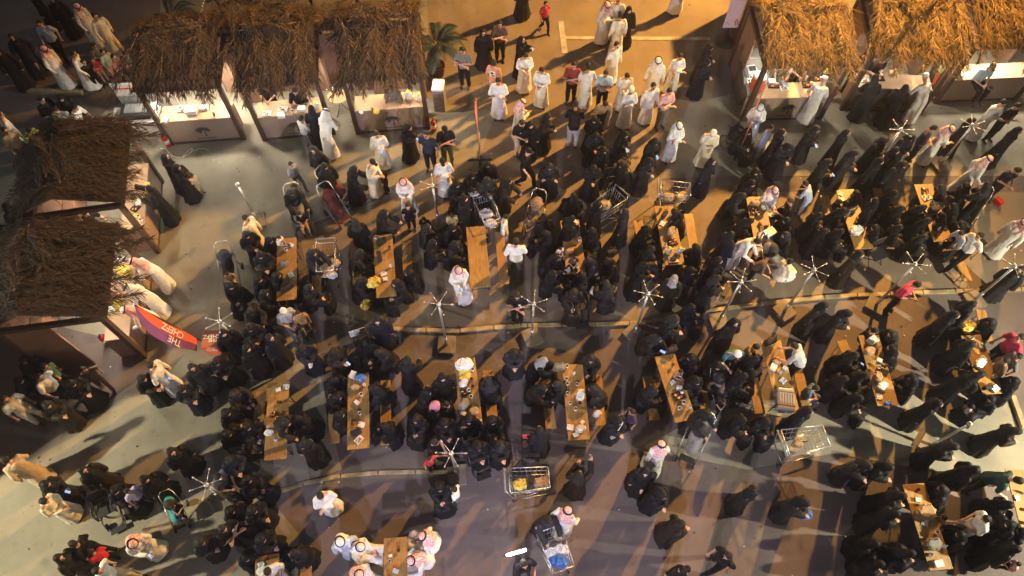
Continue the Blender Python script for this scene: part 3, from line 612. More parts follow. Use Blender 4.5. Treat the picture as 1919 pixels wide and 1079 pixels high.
 ('cupb', -5.089, 1.591, 0.752, 311, 1.0, 'small brown cup on the table cut by the bottom left edge', 'small things on the tables'),
]
REAR = [
 (-8.999, 16.674999999999997, 0.03, 5.7, 1.9, 'long brown thatched canopy behind the upper left stalls with white tasselled ends', 1),
]
FLAG1 = ((-8.015, 7.864, 0.25), (-8.911, 7.939, 2.25))
FLAG2 = (-0.969, 13.916)
FLAG3 = (6.808, 14.197)
CUBE = (-7.687, 7.842)
PALM1 = (-2.36, 17.338)
PALM2 = (-11.067, 18.994)
DRAWERS = (-2.232, 15.999)
ROUNDT = (-5.281, 15.795)
GRILL = (7.452, 16.634)
DRINK = (7.328, 15.874)
BANNER = (7.03, 18.751)
KIOSK = (7.313, 18.63)
POSTER = (13.067, 16.393)
EXTS = [
 (-10.384, 14.42, 'red fire extinguisher by the front post of the leftmost upper stall'),
 (-2.385, 15.018, 'red fire extinguisher by the drawer unit at the plaza edge'),
 (10.015, 16.217, 'red fire extinguisher behind the customer in white at the right stalls'),
 (-10.563, 7.898, 'red fire extinguisher beside the lower left stall post'),
]
TUBEP = ((0.371, 2.505, 1.75), (-0.094, 2.379, 1.75))
CHAIRS = [
 (-3.988, 8.097, 200, 's', 'folding chair draped with a grey striped cloth by the kerb'),
 (0.449, 4.99, 0, 'r', 'folding chair with red striped back beside the full shopping cart'),
 (5.636, 6.498, 150, 'n', 'empty black folding chair left of the table with the grey suitcase'),
 (9.98, 10.403, 20, 'n', 'black folding chair at the near end of the table with the round white bag'),
]
CABS = [
 (-8.102, 16.606, 'aubergine storage cabinet between the two leftmost upper stalls'),
 (-4.046, 16.951, 'aubergine storage cabinet between pastry stall and steel urn stall'),
]
BENCHK = (-11.142, 14.926)
SUIT = (6.55, 6.048)
PEOPLE = [
 (5.5, 20.11, 10.0, 'th', 'st', 1.0, '', 'person in white thobe standing above the top white banner', 0, 0, ''),
 (0.34, 19.94, 0.0, 'ab', 'st', 0.93, '', 'person in black abaya standing above the painted line', 0, 0, ''),
 (-15.24, 19.37, 300.0, 'ab', 'st', 0.93, '', 'person in black abaya standing above the short tan kerb, uppermost', 0, 0, ''),
 (-14.47, 19.06, 20.0, 'ab', 'st', 0.93, '', 'person in black abaya standing above the short tan kerb, lowest', 0, 0, ''),
 (3.32, 18.89, 340.0, 'th', 'st', 1.0, '', 'person in white thobe standing right of the painted line, second from left', 0, 1, ''),
 (2.94, 18.73, 30.0, 'thr', 'fo', 1.0, '', 'person in thobe and red checked headscarf with folded arms right of the painted line', 0, 0, ''),
 (1.06, 19.28, 30.0, 'sh:red:black', 'wk', 0.7, '', 'small person in red shirt and black trousers walking above the painted line', 0, 1, ''),
 (-13.56, 18.63, 60.0, 'thr', 'wk', 1.0, '', 'person in thobe and red checked headscarf walking above the short tan kerb, uppermost', 0, 1, ''),
 (3.34, 18.17, 200.0, 'th', 'st', 1.0, '', 'person in white thobe standing right of the painted line, rightmost', 0, 1, ''),
 (-12.91, 18.25, 40.0, 'th', 'wk', 1.0, '', 'person in white thobe walking above the short tan kerb, uppermost', 0, 0, ''),
 (-14.5, 17.99, 20.0, 'sh:lblue:black', 'wk', 1.0, '', 'person in pale blue shirt and black trousers walking above the short tan kerb', 0, 0, ''),
 (-0.39, 17.96, 0.0, 'sh:brown:black', 'fo', 1.0, '', 'person in brown shirt and black trousers with folded arms left of the painted line', 0, 0, ''),
 (-0.89, 17.67, 10.0, 'ab', 'st', 0.93, '', 'person in black abaya standing right of the potted palm', 0, 0, ''),
 (-15.23, 17.45, 30.0, 'ab', 'wk', 0.93, 'navy', 'person in navy abaya walking above the short tan kerb', 0, 0, ''),
 (0.27, 17.32, 60.0, 'ab', 'ra', 0.93, '', 'person in black abaya with raised hand left of the painted line', 0, 0, 'lit phone of the one in black abaya with raised hand left of the painted line'),
 (3.12, 16.97, 20.0, 'th', 'st', 1.0, '', 'person in white thobe standing right of the painted line, leftmost', 0, 0, ''),
 (-12.85, 17.31, 60.0, 'sh:grey:grey', 'ph', 0.8, '', 'person in all grey clothes hands before chest above the short tan kerb', 0, 1, ''),
 (5.89, 17.05, 60.0, 'ab', 'ph', 0.93, '', 'person in black abaya hands before chest below the top white banner', 0, 0, ''),
 (-14.08, 16.84, 60.0, 'thr', 'wk', 1.0, '', 'person in thobe and red checked headscarf walking above the short tan kerb, lowest', 0, 1, ''),
 (-1.48, 16.83, 350.0, 'sh:grey:black', 'fo', 1.0, '', 'person in grey shirt and black trousers with folded arms right of the potted palm', 0, 1, ''),
 (-12.59, 17.16, 60.0, 'sh:mint:pink', 'wk', 0.72, '', 'small person in mint shirt and pink trousers walking right of the short tan kerb', 0, 0, ''),
 (-15.39, 16.78, 20.0, 'ab', 'st', 0.93, '', 'person in black abaya standing left of the short tan kerb', 0, 0, ''),
 (-11.83, 17.17, 340.0, 'sh:white:pink', 'ph', 0.72, '', 'small person in white shirt and pink right of the short tan kerb', 0, 0, ''),
 (-13.26, 16.76, 90.0, 'th', 'wk', 0.9, '', 'person in white thobe walking above the short tan kerb, lowest', 0, 1, ''),
 (10.51, 16.67, 40.0, 'sh:black:black', 'ph', 1.0, '', 'person in all black clothes hands before chest above the black griddle stall, uppermost', 0, 1, ''),
 (0.38, 16.62, 10.0, 'th', 'ph', 1.0, '', 'person in white thobe hands before chest left of the painted line', 0, 1, ''),
 (4.98, 16.56, 10.0, 'th', 'fo', 1.0, '', 'person in white thobe with folded arms left of the top white banner', 0, 1, ''),
 (-12.23, 16.98, 60.0, 'sh:pink:black', 'wk', 0.68, '', 'small person in pink shirt and black trousers walking right of the short tan kerb', 0, 0, ''),
 (11.01, 16.53, 0.0, 'sh:black:black', 'ph', 1.0, '', 'person in all black clothes hands before chest above the black griddle stall, lowest', 0, 0, ''),
 (-12.91, 17.0, 30.0, 'sh:red:skin', 'fo', 0.62, '', 'small person in red dress with red dress right of the short tan kerb', 0, 1, ''),
 (4.34, 16.37, 355.0, 'thw', 'st', 1.0, '', 'person in thobe and white headscarf standing left of the top white banner', 0, 0, ''),
 (8.67, 16.45, 0.0, 'sh:black:black', 'ph', 1.0, '', 'person in all black clothes hands before chest above the cook stall', 0, 0, ''),
 (5.77, 16.47, 40.0, 'ab', 'ph', 0.93, '', 'person in black abaya hands before chest left of the griddle station', 0, 0, ''),
 (8.26, 16.68, 340.0, 'sh:white:white', 'le', 1.0, '', 'person in all white clothes leaning forward above the cook stall', 0, 1, ''),
 (-13.06, 16.75, 60.0, 'sh:black:black', 'st', 0.7, '', 'small person in all black clothes standing above the short tan kerb', 0, 1, ''),
 (-0.55, 16.44, 170.0, 'sh:pink:pink', 'st', 0.85, '', 'person in all pink clothes with white print on back right of the potted palm', 0, 1, ''),
 (1.82, 16.15, 350.0, 'sh:maroon:black', 'fo', 1.0, '', 'person in maroon shirt and black trousers with folded arms below the painted line', 0, 0, ''),
 (14.02, 16.09, 20.0, 'shc:sky:black', 'si', 1.0, '', 'person in sky blue shirt with grey cap right of the rightmost stall', 0.54, 0, ''),
 (2.24, 16.0, 180.0, 'th', 'fo', 1.0, '', 'person in white thobe with folded arms below the painted line', 0, 1, ''),
 (0.9, 16.03, 350.0, 'th', 'ph', 1.0, '', 'person in white thobe hands before chest below the painted line', 0, 1, ''),
 (2.76, 15.92, 350.0, 'sh:sky:black', 'fo', 1.0, '', 'person in sky blue shirt and black trousers with folded arms right of the painted line', 0, 1, ''),
 (3.38, 15.9, 350.0, 'th', 'ph', 1.0, '', 'person in white thobe hands before chest right of the painted line', 0, 1, ''),
 (12.23, 15.42, 200.0, 'thk', 'le', 1.0, '', 'person in white robe and white cap leaning forward left of the rightmost stall', 0, 1, ''),
 (10.67, 15.51, 170.0, 'nq', 'le', 0.93, '', 'person in black veil and abaya leaning forward above the black griddle stall', 0, 0, ''),
 (9.02, 15.38, 150.0, 'thk', 'le', 1.0, '', 'person in white robe and white cap leaning forward right of the cook stall', 0, 0, ''),
 (-0.4, 15.57, 0.0, 'th', 'fo', 1.0, '', 'person in white thobe with folded arms right of the potted palm', 0, 1, ''),
 (-7.24, 15.51, 0.0, 'sh:black:black', 'ph', 1.0, '', 'person in all black clothes hands before chest left of the pastry stall', 0, 1, ''),
 (4.09, 15.36, 20.0, 'th', 'st', 1.0, '', 'person in white thobe standing left of the griddle station', 0, 1, ''),
 (11.46, 15.36, 150.0, 'ab', 'wk', 0.93, '', 'person in black abaya walking right of the black griddle stall', 0, 0, ''),
 (-3.47, 15.47, 0.0, 'sh:grey:black', 'pu', 1.0, '', 'person in grey shirt and black trousers pushing forward above the steel urn stall', 0, 2, ''),
 (3.42, 15.18, 0.0, 'thk', 'fo', 1.0, '', 'person in white robe and white cap with folded arms above the middle plaza wheelchairs', 0, 1, ''),
 (4.52, 15.18, 20.0, 'sh:rose:grey', 'fo', 1.0, '', 'person in rose shirt and grey trousers with folded arms left of the griddle station', 0, 0, ''),
 (-6.29, 15.33, 0.0, 'sh:black:black', 'pu', 1.0, '', 'person in all black clothes pushing forward above the pastry stall', 0, 1, ''),
 (-13.93, 15.23, 60.0, 'sh:black:black', 'si', 1.0, '', 'person in all black clothes seated left of the short tan kerb', 0, 0, ''),
 (0.19, 14.69, 120.0, 'thr', 'ph', 1.0, '', 'person in thobe and red checked headscarf hands before chest above the plaza flag', 0, 1, ''),
 (1.81, 14.42, 180.0, 'sh:black:white', 'le', 1.0, '', 'person in black shirt and white trousers leaning forward below the painted line', 0, 1, ''),
 (13.97, 14.71, 20.0, 'th', 'fo', 1.0, '', 'person in white thobe with folded arms right of the rightmost stall', 0, 0, ''),
 (14.44, 14.67, 20.0, 'sh:black:black', 'fo', 1.0, '', 'person in all black clothes with folded arms right of the rightmost stall', 0, 1, ''),
 (2.62, 15.0, 10.0, 'sh:tan:black', 'le', 1.0, '', 'person in tan shirt and black trousers leaning forward above the middle plaza wheelchairs', 0, 1, ''),
 (7.1, 14.61, 350.0, 'thw', 'ph', 1.0, '', 'person in thobe and white headscarf hands before chest above the slanting flag', 0, 0, 'lit phone of the one in thobe and white headscarf above the slanting flag'),
 (-13.04, 15.02, 70.0, 'sh:white:grey', 'sp', 0.95, '', 'person in white shirt and grey trousers reaching right of the short tan kerb', 0, 1, ''),
 (-5.75, 14.49, 190.0, 'ab', 'ph', 0.93, '', 'person in black abaya hands before chest right of the pastry stall', 0, 0, ''),
 (-13.29, 14.87, 10.0, 'sh:lgrey:grey', 'si', 1.0, '', 'person in light grey shirt and grey trousers seated below the short tan kerb', 0, 1, ''),
 (-5.39, 14.07, 170.0, 'thw', 'le', 1.0, '', 'person in thobe and white headscarf leaning forward right of the pastry stall', 0, 1, ''),
 (0.93, 14.37, 70.0, 'ab', 'ph', 0.93, '', 'person in black abaya hands before chest right of the plaza flag', 0, 0, ''),
 (-14.48, 14.17, 120.0, 'th', 'st', 1.0, '', 'person in white thobe standing left of the short tan kerb', 0, 1, ''),
 (-6.12, 14.42, 150.0, 'sh:lgrey:grey', 'fo', 0.75, '', 'small person in light grey shirt and grey with folded arms right of the pastry stall', 0, 1, ''),
 (13.06, 14.17, 40.0, 'ab', 'st', 0.93, '', 'person in black abaya standing below the rightmost stall', 0, 0, ''),
 (0.23, 14.11, 20.0, 'sh:black:beige', 'ph', 1.0, '', 'person in black shirt with white lettering on chest right of the plaza flag', 0, 0, ''),
 (4.67, 13.91, 10.0, 'thw', 'fo', 1.0, '', 'person in thobe and white headscarf with folded arms left of the slanting flag', 0, 1, ''),
 (-3.02, 14.0, 60.0, 'ab', 'ph', 0.93, '', 'person in black abaya hands before chest right of the steel urn stall', 0, 0, 'lit phone of the one in black abaya right of the steel urn stall'),
 (11.79, 13.83, 60.0, 'sh:plum:black', 'fo', 1.0, '', 'person in plum shirt and black trousers with folded arms below the rightmost stall', 0, 1, ''),
 (7.38, 14.09, 60.0, 'th', 'st', 0.8, 'lblue', 'person in pale blue thobe standing right of the slanting flag', 0, 1, ''),
 (12.27, 13.81, 30.0, 'thr', 'fo', 1.0, '', 'person in thobe and red checked headscarf with folded arms below the rightmost stall', 0, 1, ''),
 (-14.25, 13.76, 60.0, 'sh:beige:grey', 'st', 1.0, '', 'person in beige shirt and grey trousers standing left of the short tan kerb', 0, 1, ''),
 (-1.9, 13.8, 10.0, 'shc:black:olive', 'fo', 1.0, '', 'person in black shirt with dark cap left of the plaza flag', 0, 1, ''),
 (8.55, 13.94, 20.0, 'ab', 'ph', 0.93, '', 'person in black abaya hands before chest right of the cook stall', 0, 0, 'lit phone of the one in black abaya hands before chest right of the cook stall'),
 (-13.89, 13.89, 60.0, 'sh:yellow:white', 'le', 1.0, '', 'person in yellow shirt and white trousers leaning forward below the short tan kerb', 0, 0, ''),
 (7.59, 13.76, 60.0, 'ab', 'st', 0.93, '', 'person in black abaya standing below the cook stall', 0, 0, ''),
 (14.19, 13.77, 40.0, 'ab', 'st', 0.93, '', 'person in black abaya standing right of the rightmost stall', 0, 0, ''),
 (5.63, 13.72, 0.0, 'thk', 'ph', 1.0, 'cream', 'person in cream robe and white cap hands before chest left of the slanting flag', 0, 0, ''),
 (3.14, 13.78, 20.0, 'ab', 'ph', 0.93, '', 'person in black abaya hands before chest above the middle plaza wheelchairs', 0, 0, 'lit phone of the one in black abaya hands before chest above the middle plaza wheelchairs'),
 (-3.79, 13.63, 20.0, 'th', 'fo', 1.0, '', 'person in white thobe with folded arms below the steel urn stall', 0, 1, 'lit phone of the one in white thobe with folded arms below the steel urn stall'),
 (9.36, 13.69, 40.0, 'ab', 'st', 0.93, '', 'person in black abaya standing below the black griddle stall', 0, 0, ''),
 (2.36, 13.74, 10.0, 'nq', 'ph', 0.93, '', 'person in black veil and abaya hands before chest above the middle plaza wheelchairs', 0, 0, ''),
 (-2.38, 13.55, 350.0, 'sh:navy:black', 'st', 1.0, '', 'person in navy shirt and black trousers standing right of the steel urn stall', 0, 1, ''),
 (11.19, 13.68, 20.0, 'nq', 'ph', 0.93, '', 'person in black veil and abaya hands before chest below the black griddle stall', 0, 0, ''),
 (10.39, 13.56, 40.0, 'ab', 'ph', 0.93, '', 'person in black abaya hands before chest below the black griddle stall, uppermost', 0, 0, ''),
 (3.98, 13.53, 20.0, 'nq', 'ph', 0.93, '', 'person in black veil and abaya hands before chest right of the middle plaza wheelchairs, rightmost', 0, 0, 'lit phone of the one in black veil and abaya right of the middle plaza wheelchairs,'),
 (7.7, 13.34, 20.0, 'nq', 'ph', 0.93, '', 'person in black veil and abaya hands before chest below the cook stall', 0, 0, ''),
 (2.5, 13.09, 30.0, 'nq', 'st', 0.93, '', 'person in black veil and abaya standing above the middle plaza wheelchairs, uppermost', 0, 0, ''),
 (-5.46, 13.08, 0.0, 'ab', 'st', 0.93, '', 'person in black abaya standing below the pastry stall', 0, 0, ''),
 (0.38, 12.98, 60.0, 'shc:black:black', 'wk', 1.0, '', 'person in all black clothes with dark cap right of the plaza flag', 0, 0, ''),
 (9.41, 13.04, 40.0, 'ab', 'ph', 0.93, '', 'person in black abaya hands before chest below the black griddle stall, lowest', 0, 0, ''),
 (-9.6, 12.86, 100.0, 'ab', 'st', 0.93, '', 'person in black abaya standing left of the leftmost upper stall', 0, 0, ''),
 (12.94, 12.68, 80.0, 'thr', 'wk', 1.0, '', 'person in thobe and red checked headscarf walking below the rightmost stall', 0, 0, ''),
 (3.71, 12.78, 40.0, 'nq', 'ph', 0.93, '', 'person in black veil and abaya hands before chest right of the middle plaza wheelchairs, leftmost', 0, 0, ''),
 (8.64, 12.76, 60.0, 'ab', 'ph', 0.93, '', 'person in black abaya hands before chest above the round white bag table', 0, 0, 'lit phone of the one in black abaya above the round white bag table'),
 (-3.92, 12.66, 60.0, 'thc', 'ph', 1.0, 'cream', 'person in cream thobe and dark cap below the steel urn stall', 0, 0, ''),
 (5.48, 12.72, 30.0, 'ab', 'st', 0.93, '', 'person in black abaya standing left of the slanting flag', 0, 0, ''),
 (-1.91, 12.64, 15.0, 'thc', 'fo', 1.0, '', 'person in white thobe and dark cap left of the plaza flag', 0, 1, ''),
 (10.75, 12.68, 20.0, 'nq', 'st', 0.93, '', 'person in black veil and abaya standing above the uppermost right table', 0, 0, ''),
 (-0.69, 12.66, 10.0, 'nq', 'st', 0.93, '', 'person in black veil and abaya standing below the plaza flag', 0, 0, ''),
 (-6.23, 12.9, 60.0, 'sh:lblue:grey', 'wk', 0.72, '', 'small person in pale blue shirt and grey trousers walking below the pastry stall', 0, 1, ''),
 (3.07, 12.61, 300.0, 'nq', 'st', 0.93, '', 'person in black veil and abaya standing above the middle plaza wheelchairs, lowest', 0, 0, ''),
 (1.03, 12.64, 10.0, 'nq', 'fo', 0.93, '', 'person in black veil and abaya with folded arms above the striped pushchair', 0, 0, ''),
 (-5.16, 12.57, 40.0, 'nq', 'st', 0.93, '', 'person in black veil and abaya standing above the red prams', 0, 0, ''),
 (2.24, 12.6, 10.0, 'nq', 'ph', 0.93, '', 'person in black veil and abaya hands before chest left of the middle plaza wheelchairs', 0, 0, ''),
 (-9.24, 12.53, 60.0, 'ab', 'ph', 0.93, '', 'person in black abaya carrying child below the leftmost upper stall', 0, 0, ''),
 (13.72, 12.47, 20.0, 'sh:black:black', 'ph', 1.0, '', 'person in all black clothes hands before chest below the rightmost stall', 0, 1, ''),
 (-4.48, 12.48, 80.0, 'ab', 'pu', 0.93, '', 'person in black abaya pushing forward above the red prams', 0, 0, ''),
 (-3.63, 12.71, 250.0, 'sh:black:black', 'st', 0.6, '', 'small person in all black clothes standing right of the red prams', 0, 1, ''),
 (-9.02, 12.68, 250.0, 'sh:beige:beige', 'fo', 0.55, '', 'small person in all beige clothes with folded arms left of the lone pavement pole', 0, 1, ''),
 (-0.7, 12.14, 30.0, 'nq', 'ph', 0.93, '', 'person in black veil and abaya hands before chest below the plaza flag', 0, 0, ''),
 (-0.25, 12.14, 60.0, 'ab', 'pu', 0.93, '', 'person in black abaya pushing forward above the striped pushchair', 0, 0, ''),
 (-2.92, 12.0, 0.0, 'thr', 'ph', 1.0, '', 'person in thobe and red checked headscarf hands before chest below the steel urn stall', 0, 1, ''),
 (8.28, 11.99, 240.0, 'sh:lblue:lblue', 'le', 0.8, '', 'person in all pale blue clothes leaning forward left of the round white bag table', 0, 1, ''),
 (12.87, 11.76, 200.0, 'ab', 'pu', 0.93, '', 'person in black abaya pushing forward right of the uppermost right table', 0, 0, ''),
 (12.03, 12.08, 250.0, 'ab', 'sp', 0.93, '', 'person in black abaya reaching at right side of the uppermost right table', 0, 0, ''),
 (-9.71, 11.76, 280.0, 'ab', 'ra', 0.93, '', 'person in black abaya with raised hand above the left muffin stall', 0, 0, 'lit phone of the one in black abaya with raised hand above the left muffin stall'),
 (7.16, 12.05, 10.0, 'thr', 'si', 1.0, '', 'person in thobe and red checked headscarf seated at right side of the bending man table', 0, 1, ''),
 (-6.05, 11.86, 40.0, 'nq', 'pu', 0.93, '', 'person in black veil and abaya pushing forward left of the red prams', 0, 0, ''),
 (9.63, 11.86, 250.0, 'ab', 'sp', 0.93, '', 'person in black abaya reaching at right side of the round white bag table', 0, 0, ''),
 (6.14, 11.93, 60.0, 'nq', 'sp', 0.93, '', 'person in black veil and abaya reaching at left side of the bending man table, uppermost', 0, 0, ''),
 (1.7, 11.7, 200.0, 'ab', 'si', 0.93, '', 'person in black abaya seated right of the striped pushchair', 0, 0, ''),
 (7.67, 11.62, 250.0, 'sh:black:black', 'si', 1.0, '', 'person in all black clothes with brown hair at right side of the bending man table', 0, 1, ''),
 (-13.42, 11.2, 60.0, 'ab', 'st', 0.93, '', 'person in black abaya standing below the short tan kerb', 0, 0, ''),
 (-2.83, 11.47, 10.0, 'sh:black:black', 'st', 0.7, '', 'small person in all black clothes standing above the yellow bag table', 0, 0, ''),
 (3.0, 11.07, 250.0, 'ab', 'st', 0.93, '', 'person in black abaya standing below the middle plaza wheelchairs', 0, 0, ''),
 (4.61, 11.27, 250.0, 'nq', 'sp', 0.93, '', 'person in black veil and abaya reaching at right side of the white jug table', 0, 0, ''),
 (-3.54, 11.08, 80.0, 'ab', 'pu', 0.93, '', 'person in black abaya pushing forward right of the red prams', 0, 0, ''),
 (-11.38, 11.02, 60.0, 'sh:black:black', 'pu', 1.0, '', 'person in all black clothes pushing forward left of the left muffin stall', 0, 1, ''),
 (-5.8, 11.4, 10.0, 'sh:black:tan', 'si', 0.6, '', 'small person in black shirt and tan trousers seated left of the red prams', 0.22, 0, ''),
 (-1.64, 11.28, 20.0, 'sh:sand:black', 'ph', 0.7, '', 'small person in sandy yellow shirt and black trousers hands before chest above the empty table', 0, 1, ''),
 (-0.21, 11.11, 80.0, 'thc', 'st', 0.72, '', 'small person in long white robe and dark cap left of the striped pushchair', 0, 0, ''),
 (-6.98, 10.77, 60.0, 'th', 'st', 1.0, 'cream', 'person in cream thobe standing below the lone pavement pole', 0, 1, ''),
 (-4.13, 10.76, 200.0, 'ab', 'st', 0.93, '', 'person in black abaya standing below the red prams', 0, 0, ''),
 (-2.43, 11.4, 350.0, 'sh:black:black', 'si', 0.6, '', 'small person in all black clothes seated at right side of the yellow bag table', 0, 1, ''),
 (0.51, 11.25, 340.0, 'sh:brown:brown', 'si', 0.6, '', 'small person in all brown clothes seated left of the striped pushchair', 0.22, 1, ''),
 (6.22, 11.07, 80.0, 'nq', 'sp', 0.93, '', 'person in black veil and abaya reaching at left side of the bending man table, lowest', 0, 0, ''),
 (13.34, 10.61, 300.0, 'thr', 'st', 1.0, '', 'person in thobe and red checked headscarf standing right of the uppermost right table', 0, 1, ''),
 (-2.38, 10.94, 90.0, 'ab', 'si', 0.8, '', 'person in black abaya seated right of the yellow bag table', 0, 0, ''),
 (-13.41, 10.5, 90.0, 'ab', 'ph', 0.93, '', 'person in black abaya hands before chest left of the left muffin stall', 0, 0, 'lit phone of the one in black abaya left of the left muffin stall'),
 (12.04, 10.48, 270.0, 'sh:lblue:grey', 'le', 0.9, '', 'person in pale blue shirt and grey trousers leaning forward right of the uppermost right table', 0, 1, ''),
 (5.67, 10.32, 120.0, 'ab', 'st', 0.93, '', 'person in black abaya standing left of the bending man table', 0, 0, ''),
 (7.38, 10.6, 280.0, 'ab', 'si', 0.93, '', 'person in black abaya seated at right side of the bending man table', 0, 0, ''),
 (12.13, 10.26, 300.0, 'sh:white:black', 'wk', 1.0, '', 'person in white shirt and black trousers walking right of the uppermost right table', 0, 1, ''),
 (10.85, 10.51, 90.0, 'nq', 'si', 0.93, '', 'person in black veil and abaya seated at left side of the uppermost right table', 0, 0, ''),
 (-6.22, 10.48, 60.0, 'sh:white:grey', 'si', 0.5, '', 'small person in white shirt with heart print shirt at left side of the toddler table', 0.59, 1, ''),
 (0.1, 9.99, 180.0, 'sh:white:grey', 'wk', 1.0, '', 'person in white shirt and grey trousers walking below the striped pushchair', 0, 1, ''),
 (6.05, 10.29, 60.0, 'th', 'le', 1.0, '', 'person in white thobe leaning forward below the bending man table', 0, 1, ''),
 (-1.58, 10.38, 60.0, 'nq', 'si', 0.93, '', 'person in black veil and abaya seated at left side of the empty table', 0, 0, ''),
 (1.26, 10.21, 20.0, 'sh:white:grey', 'si', 0.42, '', 'small person in white shirt and grey trousers seated at left side of the two-children table', 0.59, 1, ''),
 (3.57, 10.14, 80.0, 'nq', 'si', 0.93, '', 'person in black veil and abaya seated at left side of the white jug table', 0, 0, ''),
 (-5.27, 9.92, 60.0, 'ab', 'pu', 0.93, '', 'person in black abaya pushing forward right of the toddler table', 0, 0, ''),
 (-4.2, 10.05, 80.0, 'nq', 'sp', 0.93, '', 'person in black veil and abaya reaching at left side of the yellow bag table, uppermost', 0, 0, ''),
 (8.87, 9.73, 40.0, 'ab', 'st', 0.93, '', 'person in black abaya standing below the round white bag table', 0, 0, ''),
 (1.62, 9.9, 0.0, 'sh:plum:black', 'si', 0.48, '', 'small person in plum shirt and black trousers seated at right side of the two-children table', 0.57, 1, ''),
 (2.2, 9.84, 280.0, 'nq', 'sp', 0.93, '', 'person in black veil and abaya reaching at right side of the two-children table, uppermost', 0, 0, ''),
 (2.68, 9.89, 300.0, 'nq', 'sp', 0.93, '', 'person in black veil and abaya reaching at right side of the two-children table, lowest', 0, 0, ''),
 (-9.32, 9.54, 275.0, 'thr', 'le', 1.0, '', 'person in thobe and red checked headscarf leaning forward below the left muffin stall', 0, 0, ''),
 (6.47, 9.81, 60.0, 'sh:brown:black', 'le', 0.8, '', 'person in brown shirt with brown hair over pram below the bending man table', 0, 1, ''),
 (7.18, 9.72, 120.0, 'th', 'si', 0.9, 'cream', 'person in cream thobe seated at right side of the bending man table', 0, 0, ''),
 (3.27, 9.39, 90.0, 'ab', 'ph', 0.93, '', 'person in black abaya hands before chest below the white jug table', 0, 0, ''),
 (12.91, 9.32, 320.0, 'ab', 'st', 0.93, '', 'person in black abaya standing above the yellow bundle table, uppermost', 0, 0, ''),
 (-1.42, 9.55, 15.0, 'thr', 'si', 1.0, '', 'person in thobe and red checked headscarf seated at left side of the empty table', 0, 0, 'lit phone of the one in thobe and red checked headscarf seated at left side of'),
 (-2.6, 9.52, 300.0, 'ab', 'si', 0.85, '', 'person in black abaya seated at right side of the yellow bag table, uppermost', 0, 1, ''),
 (-7.49, 9.6, 20.0, 'sh:beige:beige', 'si', 0.5, '', 'small person in all beige clothes seated left of the toddler table', 0.24, 0, ''),
 (5.07, 9.04, 90.0, 'ab', 'ph', 0.93, '', 'person in black abaya hands before chest right of the white jug table', 0, 0, ''),
 (4.08, 9.03, 330.0, 'ab', 'st', 0.93, 'greyv', 'person in black abaya and grey scarf standing below the white jug table', 0, 0, ''),
 (-4.03, 9.25, 80.0, 'nq', 'sp', 0.93, '', 'person in black veil and abaya reaching at left side of the yellow bag table, lowest', 0, 0, ''),
 (2.5, 8.95, 200.0, 'ab', 'sp', 0.93, '', 'person in black abaya reaching at right side of the two-children table', 0, 0, ''),
 (-2.91, 9.18, 320.0, 'ab', 'si', 0.93, '', 'person in black abaya seated at right side of the yellow bag table, lowest', 0, 0, ''),
 (10.03, 8.9, 50.0, 'sh:crimson:black', 'ph', 1.0, '', 'person in crimson shirt and black trousers hands before chest below the uppermost right table', 0, 1, ''),
 (-5.3, 9.0, 90.0, 'ab', 'si', 0.93, '', 'person in black abaya seated at right side of the toddler table', 0, 0, ''),
 (-9.28, 8.76, 270.0, 'thw', 'le', 1.0, '', 'person in thobe and white headscarf leaning forward left of the lettered flag', 0, 1, ''),
 (1.59, 8.96, 10.0, 'nq', 'si', 0.93, '', 'person in black veil and abaya seated at right side of the two-children table', 0, 0, ''),
 (0.14, 8.54, 350.0, 'sh:black:black', 'fo', 1.0, '', 'person in all black clothes with badge on chest above the middle kerb pole', 0, 1, ''),
 (11.33, 8.3, 80.0, 'ab', 'st', 0.93, '', 'person in black abaya standing above the yellow bundle table, second from top', 0, 0, ''),
 (7.69, 8.31, 40.0, 'nq', 'st', 0.93, '', 'person in black veil and abaya standing right of the bare base pole', 0, 0, ''),
 (-9.14, 8.21, 285.0, 'thr', 'le', 1.0, '', 'person in thobe and red checked headscarf leaning forward left of the lettered flag', 0, 0, ''),
 (-6.69, 8.51, 30.0, 'nq', 'sp', 0.93, '', 'person in black veil and abaya reaching right of the lettered cube', 0, 0, ''),
 (-5.79, 8.35, 40.0, 'shk:lgrey:grey', 'si', 1.0, '', 'person in light grey shirt with white cap at left side of the toddler table', 0, 0, ''),
 (8.18, 8.13, 40.0, 'nq', 'ph', 0.93, '', 'person in black veil and abaya hands before chest right of the bare base pole', 0, 0, ''),
 (-5.37, 8.24, 30.0, 'sh:tan:brown', 'st', 0.7, '', 'small person in tan shirt and brown trousers standing below the toddler table', 0, 1, ''),
 (10.81, 8.01, 60.0, 'ab', 'st', 0.93, '', 'person in black abaya standing above the yellow bundle table, third from top', 0, 0, ''),
 (3.92, 7.97, 60.0, 'ab', 'ph', 0.93, '', 'person in black abaya hands before chest above the clear tray table', 0, 0, ''),
 (-3.29, 7.87, 20.0, 'ab', 'st', 0.93, '', 'person in black abaya standing below the yellow bag table', 0, 0, ''),
 (12.1, 8.01, 260.0, 'nq', 'si', 0.93, '', 'person in black veil and abaya seated at right side of the yellow bundle table', 0, 0, ''),
 (5.43, 7.85, 30.0, 'ab', 'st', 0.93, '', 'person in black abaya standing left of the bare base pole', 0, 0, ''),
 (8.99, 7.86, 60.0, 'sh:black:black', 'si', 0.8, '', 'person in all black clothes seated at left side of the menu sheet table', 0, 0, ''),
 (9.64, 7.72, 270.0, 'ab', 'sp', 0.93, '', 'person in black abaya reaching at right side of the menu sheet table, uppermost', 0, 0, ''),
 (12.26, 7.38, 280.0, 'sh:crimson:black', 'wk', 1.0, '', 'person in crimson shirt and black trousers walking right of the yellow bundle table', 0, 1, ''),
